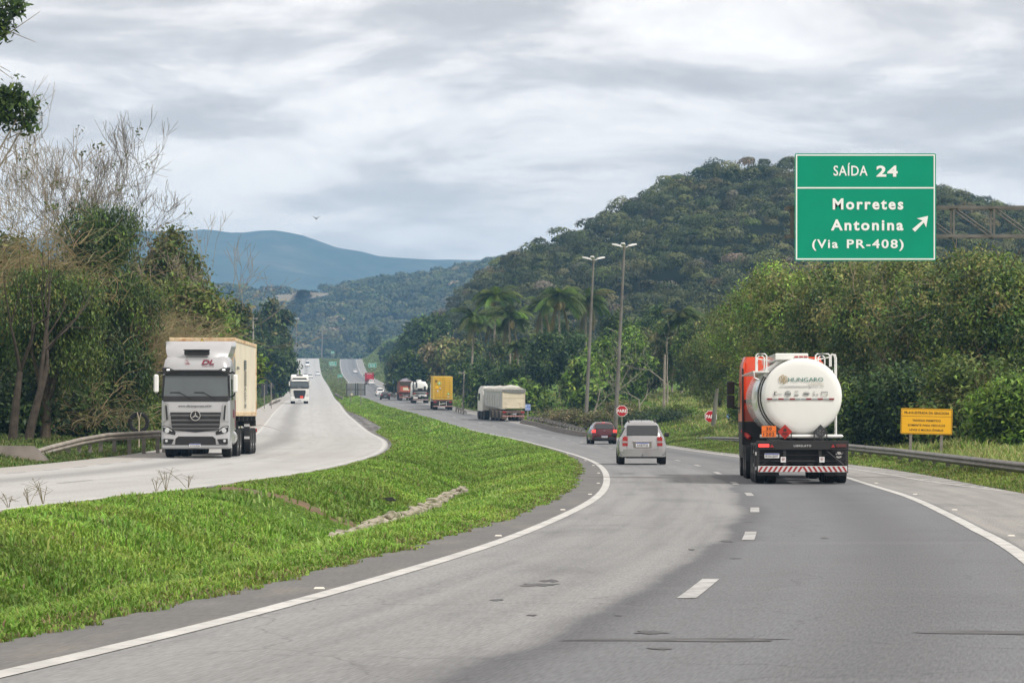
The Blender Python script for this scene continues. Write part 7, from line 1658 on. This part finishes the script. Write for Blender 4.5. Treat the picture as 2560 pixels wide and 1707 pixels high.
def ground_n_fast(xs, ys):
    i = np.clip(np.searchsorted(RY, ys) - 1, 0, len(RY) - 2); t = np.clip((ys - RY[i]) / (RY[i + 1] - RY[i]), 0, 1)[:, None]
    X = CXa[i] * (1 - t) + CXa[i + 1] * t; Z = CZa[i] * (1 - t) + CZa[i + 1] * t
    j = np.clip((X <= xs[:, None]).sum(1) - 1, 0, X.shape[1] - 2); r_ = np.arange(len(xs))
    u = np.clip((xs - X[r_, j]) / (X[r_, j + 1] - X[r_, j]), 0, 1)
    return Z[r_, j] * (1 - u) + Z[r_, j + 1] * u
def in_strip(fa, fb, bands, g):
    """scatter between two edge functions: bands of (y0, y1, count)"""
    X, Y = [], []
    for y0, y1, n in bands:
        y = g.uniform(y0, y1, n); a, b_ = fa(y), fb(y); X.append(a + (b_ - a) * g.random(n)); Y.append(y)
    return np.concatenate(X), np.concatenate(Y)
def gcol(x, y, n, g, base=None):
    c = palette(base or [(.175, .33, .042), (.15, .285, .036), (.21, .36, .056), (.25, .35, .075)], n, g, .16)
    patch = vnoise(x, y, 1.9, 31)[:, None] * .26 + vnoise(x, y, 7.0, 32)[:, None] * .22 + vnoise(x, y, .7, 37)[:, None] * .16
    warm = np.clip(vnoise(x, y, 3.3, 47), 0, 1)[:, None]
    return c * (1 + patch) * (1 + warm * np.array([.2, .02, .1]))
g = np.random.default_rng(5)
fa = lambda y: X_LP(y) - .02; fb = lambda y: X_RP(y) + .06 + .13 * vnoise(y, y * 0, .9, 51) + .1 * vnoise(y, y * 0, .3, 52)
bands = [(20, 32, 46000), (32, 45, 56000), (45, 62, 62000), (62, 90, 62000), (90, 140, 62000), (140, 240, 52000), (240, 420, 36000), (420, 700, 20000)]
x, y = in_strip(fa, fb, bands, g)
# bare ground on the dirt trail and the drain
def near_line(x, y, q, r_):
    d = np.full(len(x), 1e9)
    for i in range(len(q) - 1):
        a, b_ = q[i, :2], q[i + 1, :2]; ab = b_ - a; t_ = np.clip(((x - a[0]) * ab[0] + (y - a[1]) * ab[1]) / (ab @ ab), 0, 1)
        d = np.minimum(d, np.hypot(x - a[0] - ab[0] * t_, y - a[1] - ab[1] * t_))
    return d < r_
keep = ~(near_line(x, y, tq, .95) & (g.random(len(x)) < .72)) & ~near_line(x, y, dq, .15) & ~((y > 36) & (x * 0 + CX + x / y * F < -120))
x, y = x[keep], y[keep]; n = len(x)
edge = np.maximum(np.minimum(fb(y) - x, x - fa(y)), 0)
hg = (.09 + .07 * g.random(n)) * (1 + .5 * vnoise(x, y, 1.6, 33) + .35 * vnoise(x, y, .6, 35)) * np.clip(.4 + edge * 1.1, .4, 1) * np.interp(y, [20, 45, 140, 400, 700], [.85, .9, 1.0, 1.3, 1.6])
pth = np.interp(x, tq[:, 0], tq[:, 1]); dyp = pth - y; hg *= np.where((x > tq[0, 0] - .3) & (x < tq[-1, 0] + .2) & (dyp > -.6) & (dyp < 6.5), .22, 1.0)
wd = np.interp(y, [20, 35, 60, 100, 200, 400, 700], [.008, .0095, .013, .019, .035, .07, .12]) * g.uniform(.6, 1.4, n)
c = gcol(x, y, n, g); dryk = (edge < .3 + .25 * vnoise(x, y, 1.1, 44)) & (g.random(n) < .3); c[dryk] = palette([(.24, .22, .09), (.2, .22, .07), (.27, .23, .12)], int(dryk.sum()), g); dd = g.random(n) < .05; c[dd] = palette(G_DRY, int(dd.sum()), g)
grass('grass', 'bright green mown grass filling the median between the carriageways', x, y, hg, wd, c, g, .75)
# broader leaved taller tufts in the near median
x, y = [], []
for i in range(150):
    yc = 22 + 75 * g.random() ** 1.3; u = g.random(); xc = fa(yc) + (fb(yc) - fa(yc)) * (.12 + .7 * u); k_ = int(g.integers(14, 34)); s_ = g.uniform(.1, .4); x.append(xc + g.normal(size=k_) * s_); y.append(yc + g.normal(size=k_) * s_ * 1.4)
x, y = np.concatenate(x), np.concatenate(y); k_ = (x < fb(y) - .25) & (x > fa(y) + .2); x, y = x[k_], y[k_]; n = len(x)
grass('grass', 'taller coarse grass tufts scattered through the near median', x, y, g.uniform(.13, .26, n), np.interp(y, [20, 60, 100], [.011, .016, .022]) * g.uniform(.8, 1.5, n), gcol(x, y, n, g, [(.13, .28, .035), (.19, .33, .06), (.25, .38, .1)]), g, 1.0)
# right verge
fa2 = lambda y: X_RO(y) - .05; fb2 = lambda y: X_RO(y) + np.interp(y, [60, 100, 160, 240, 300, 420], [4, 4.5, 5, 9, 12, 14])
x, y = in_strip(fa2, fb2, [(40, 64, 20000), (64, 95, 26000), (95, 140, 42000), (140, 200, 40000), (200, 270, 36000), (270, 420, 36000), (420, 700, 18000)], g); n = len(x)
edge = x - fa2(y); hg = (.2 + .15 * g.random(n)) * np.clip(.3 + edge * .35, .3, 1.15) * (1 + .4 * vnoise(x, y, 1.4, 36)); far = np.interp(y, [60, 100, 200, 400, 700], [.011, .015, .03, .065, .11])
c = gcol(x, y, n, g, [(.13, .25, .03), (.1, .2, .025), (.19, .29, .05), (.25, .28, .08)]); dd = g.random(n) < .14; c[dd] = palette(G_DRY, int(dd.sum()), g)
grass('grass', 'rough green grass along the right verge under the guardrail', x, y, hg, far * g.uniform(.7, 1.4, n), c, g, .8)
fa3 = lambda y: np.maximum(X_RO(y) + 2.6, 15.2); fb3 = lambda y: fa3(y) + np.interp(y, [60, 110, 200, 260, 420], [7, 6, 4.5, 5, 9])
x, y = in_strip(fa3, fb3, [(44, 84, 24000), (84, 130, 26000), (130, 200, 26000), (200, 330, 26000), (330, 420, 9000)], g); n = len(x)
hg = (.26 + .34 * g.random(n)) * (1 + .5 * vnoise(x, y, 2.2, 38)); far = np.interp(y, [60, 100, 200, 400], [.012, .016, .03, .065])
c = palette([(.2, .29, .06), (.28, .31, .1), (.15, .25, .04), (.34, .32, .14)], n, g) * (1 + vnoise(x, y, 3, 39)[:, None] * .25)
grass('grass', 'tall straw tinged grass behind the right guardrail', x, y, hg, far * g.uniform(.7, 1.4, n), c, g, .6)
# left verge
fa4 = lambda y: X_LO(y) - np.interp(y, [60, 150, 300, 700], [6, 7, 9, 12]); fb4 = lambda y: X_LO(y) + .05
x, y = in_strip(fa4, fb4, [(95, 140, 36000), (140, 220, 34000), (220, 420, 26000), (420, 700, 14000)], g); n = len(x)
edge = fb4(y) - x; hg = (.16 + .16 * g.random(n)) * np.clip(.4 + edge * .5, .4, 1.6) * (1 + .4 * vnoise(x, y, 1.4, 41)); far = np.interp(y, [60, 100, 200, 400, 700], [.012, .017, .03, .065, .11])
grass('grass', 'weedy grass along the outer verge of the left carriageway', x, y, hg, far * g.uniform(.7, 1.4, n), gcol(x, y, n, g, [(.09, .16, .03), (.07, .13, .022), (.13, .19, .05), (.18, .17, .07)]), g, .8)
# far banks
x, y = in_strip(lambda y: X_RO(y) + .1, lambda y: X_RO(y) + 13, [(700, 1000, 14000), (1000, 1750, 22000)], g); n = len(x)
grass('grass', 'pale green grass on the cut bank right of the far hill', x, y, g.uniform(.3, .9, n), np.interp(y, [700, 1750], [.16, .35]) * g.uniform(.7, 1.3, n), gcol(x, y, n, g, [(.16, .22, .05), (.2, .24, .07), (.13, .19, .04)]), g, .9)
x, y = in_strip(lambda y: X_LP(y) + .3, lambda y: X_RP(y) - .3, [(700, 1000, 9000), (1000, 1750, 12000)], g); n = len(x)
grass('grass', 'grass of the far median on the climbing stretch', x, y, g.uniform(.25, .6, n), np.interp(y, [700, 1750], [.16, .35]) * g.uniform(.7, 1.3, n), gcol(x, y, n, g, [(.13, .21, .04), (.17, .2, .06), (.16, .15, .07)]), g, .9)
# single tall weeds at the left carriageway kerb
def weed(label, px, py, h, seed):
    gg = np.random.default_rng(seed); x, y, z = on_ground(px, py); t = thing('weed', label, 'weed', (x, y, z), 0, 'tall dry weeds at the kerb of the left carriageway'); mb = MB()
    for i in range(4):
        a, l = gg.normal() * .35, h * gg.uniform(.6, 1.0); tip = Vector((a * l, gg.normal() * .1, l)); mb.tube([(0, 0, -.03), tip * .5 + Vector((0, 0, .08 * l)), tip, tip + Vector((a * .2 + .06, 0, -.05))], [.006, .005, .004, .002], 4)
        for q in (.55, .7, .85): mb.tube([tip * q, tip * q + Vector((gg.normal() * .1, 0, .07))], [.004, .002], 3)
    mb.build('stems', mat('dry weed stem', (.13, .11, .05), .9), t)
for i, (px, py, h, lab) in enumerate([(415, 1226, .62, 'tallest dry weed with two leaning stems'), (470, 1220, .5, 'dry weed right of the tallest one'), (72, 1262, .42, 'bent dark weed near the left edge'), (108, 1259, .6, 'single upright weed right of the bent one'), (22, 1268, .3, 'small weed at the left edge of the photo'), (390, 1228, .4, 'weed just left of the tallest one')]): weed(lab + ' at the kerb', px, py, h * .75, 300 + i)
# ---------------------------------------------------------------- air between the camera and the far hills
mb = MB(); mb.box(-3000, 3000, -120, 7430, -4, 392)
m = bpy.data.materials.new('haze'); m.use_nodes = True
t = m.node_tree; t.nodes.clear()
o_ = t.nodes.new('ShaderNodeOutputMaterial'); pv = t.nodes.new('ShaderNodeVolumePrincipled')
pv.inputs['Color'].default_value = (.30, .58, .97, 1); pv.inputs['Density'].default_value = 0.00014; pv.inputs['Anisotropy'].default_value = 0.0
t.links.new(pv.outputs[0], o_.inputs['Volume'])
tag(mb.build('haze', m, None, smooth=0), kind='stuff')
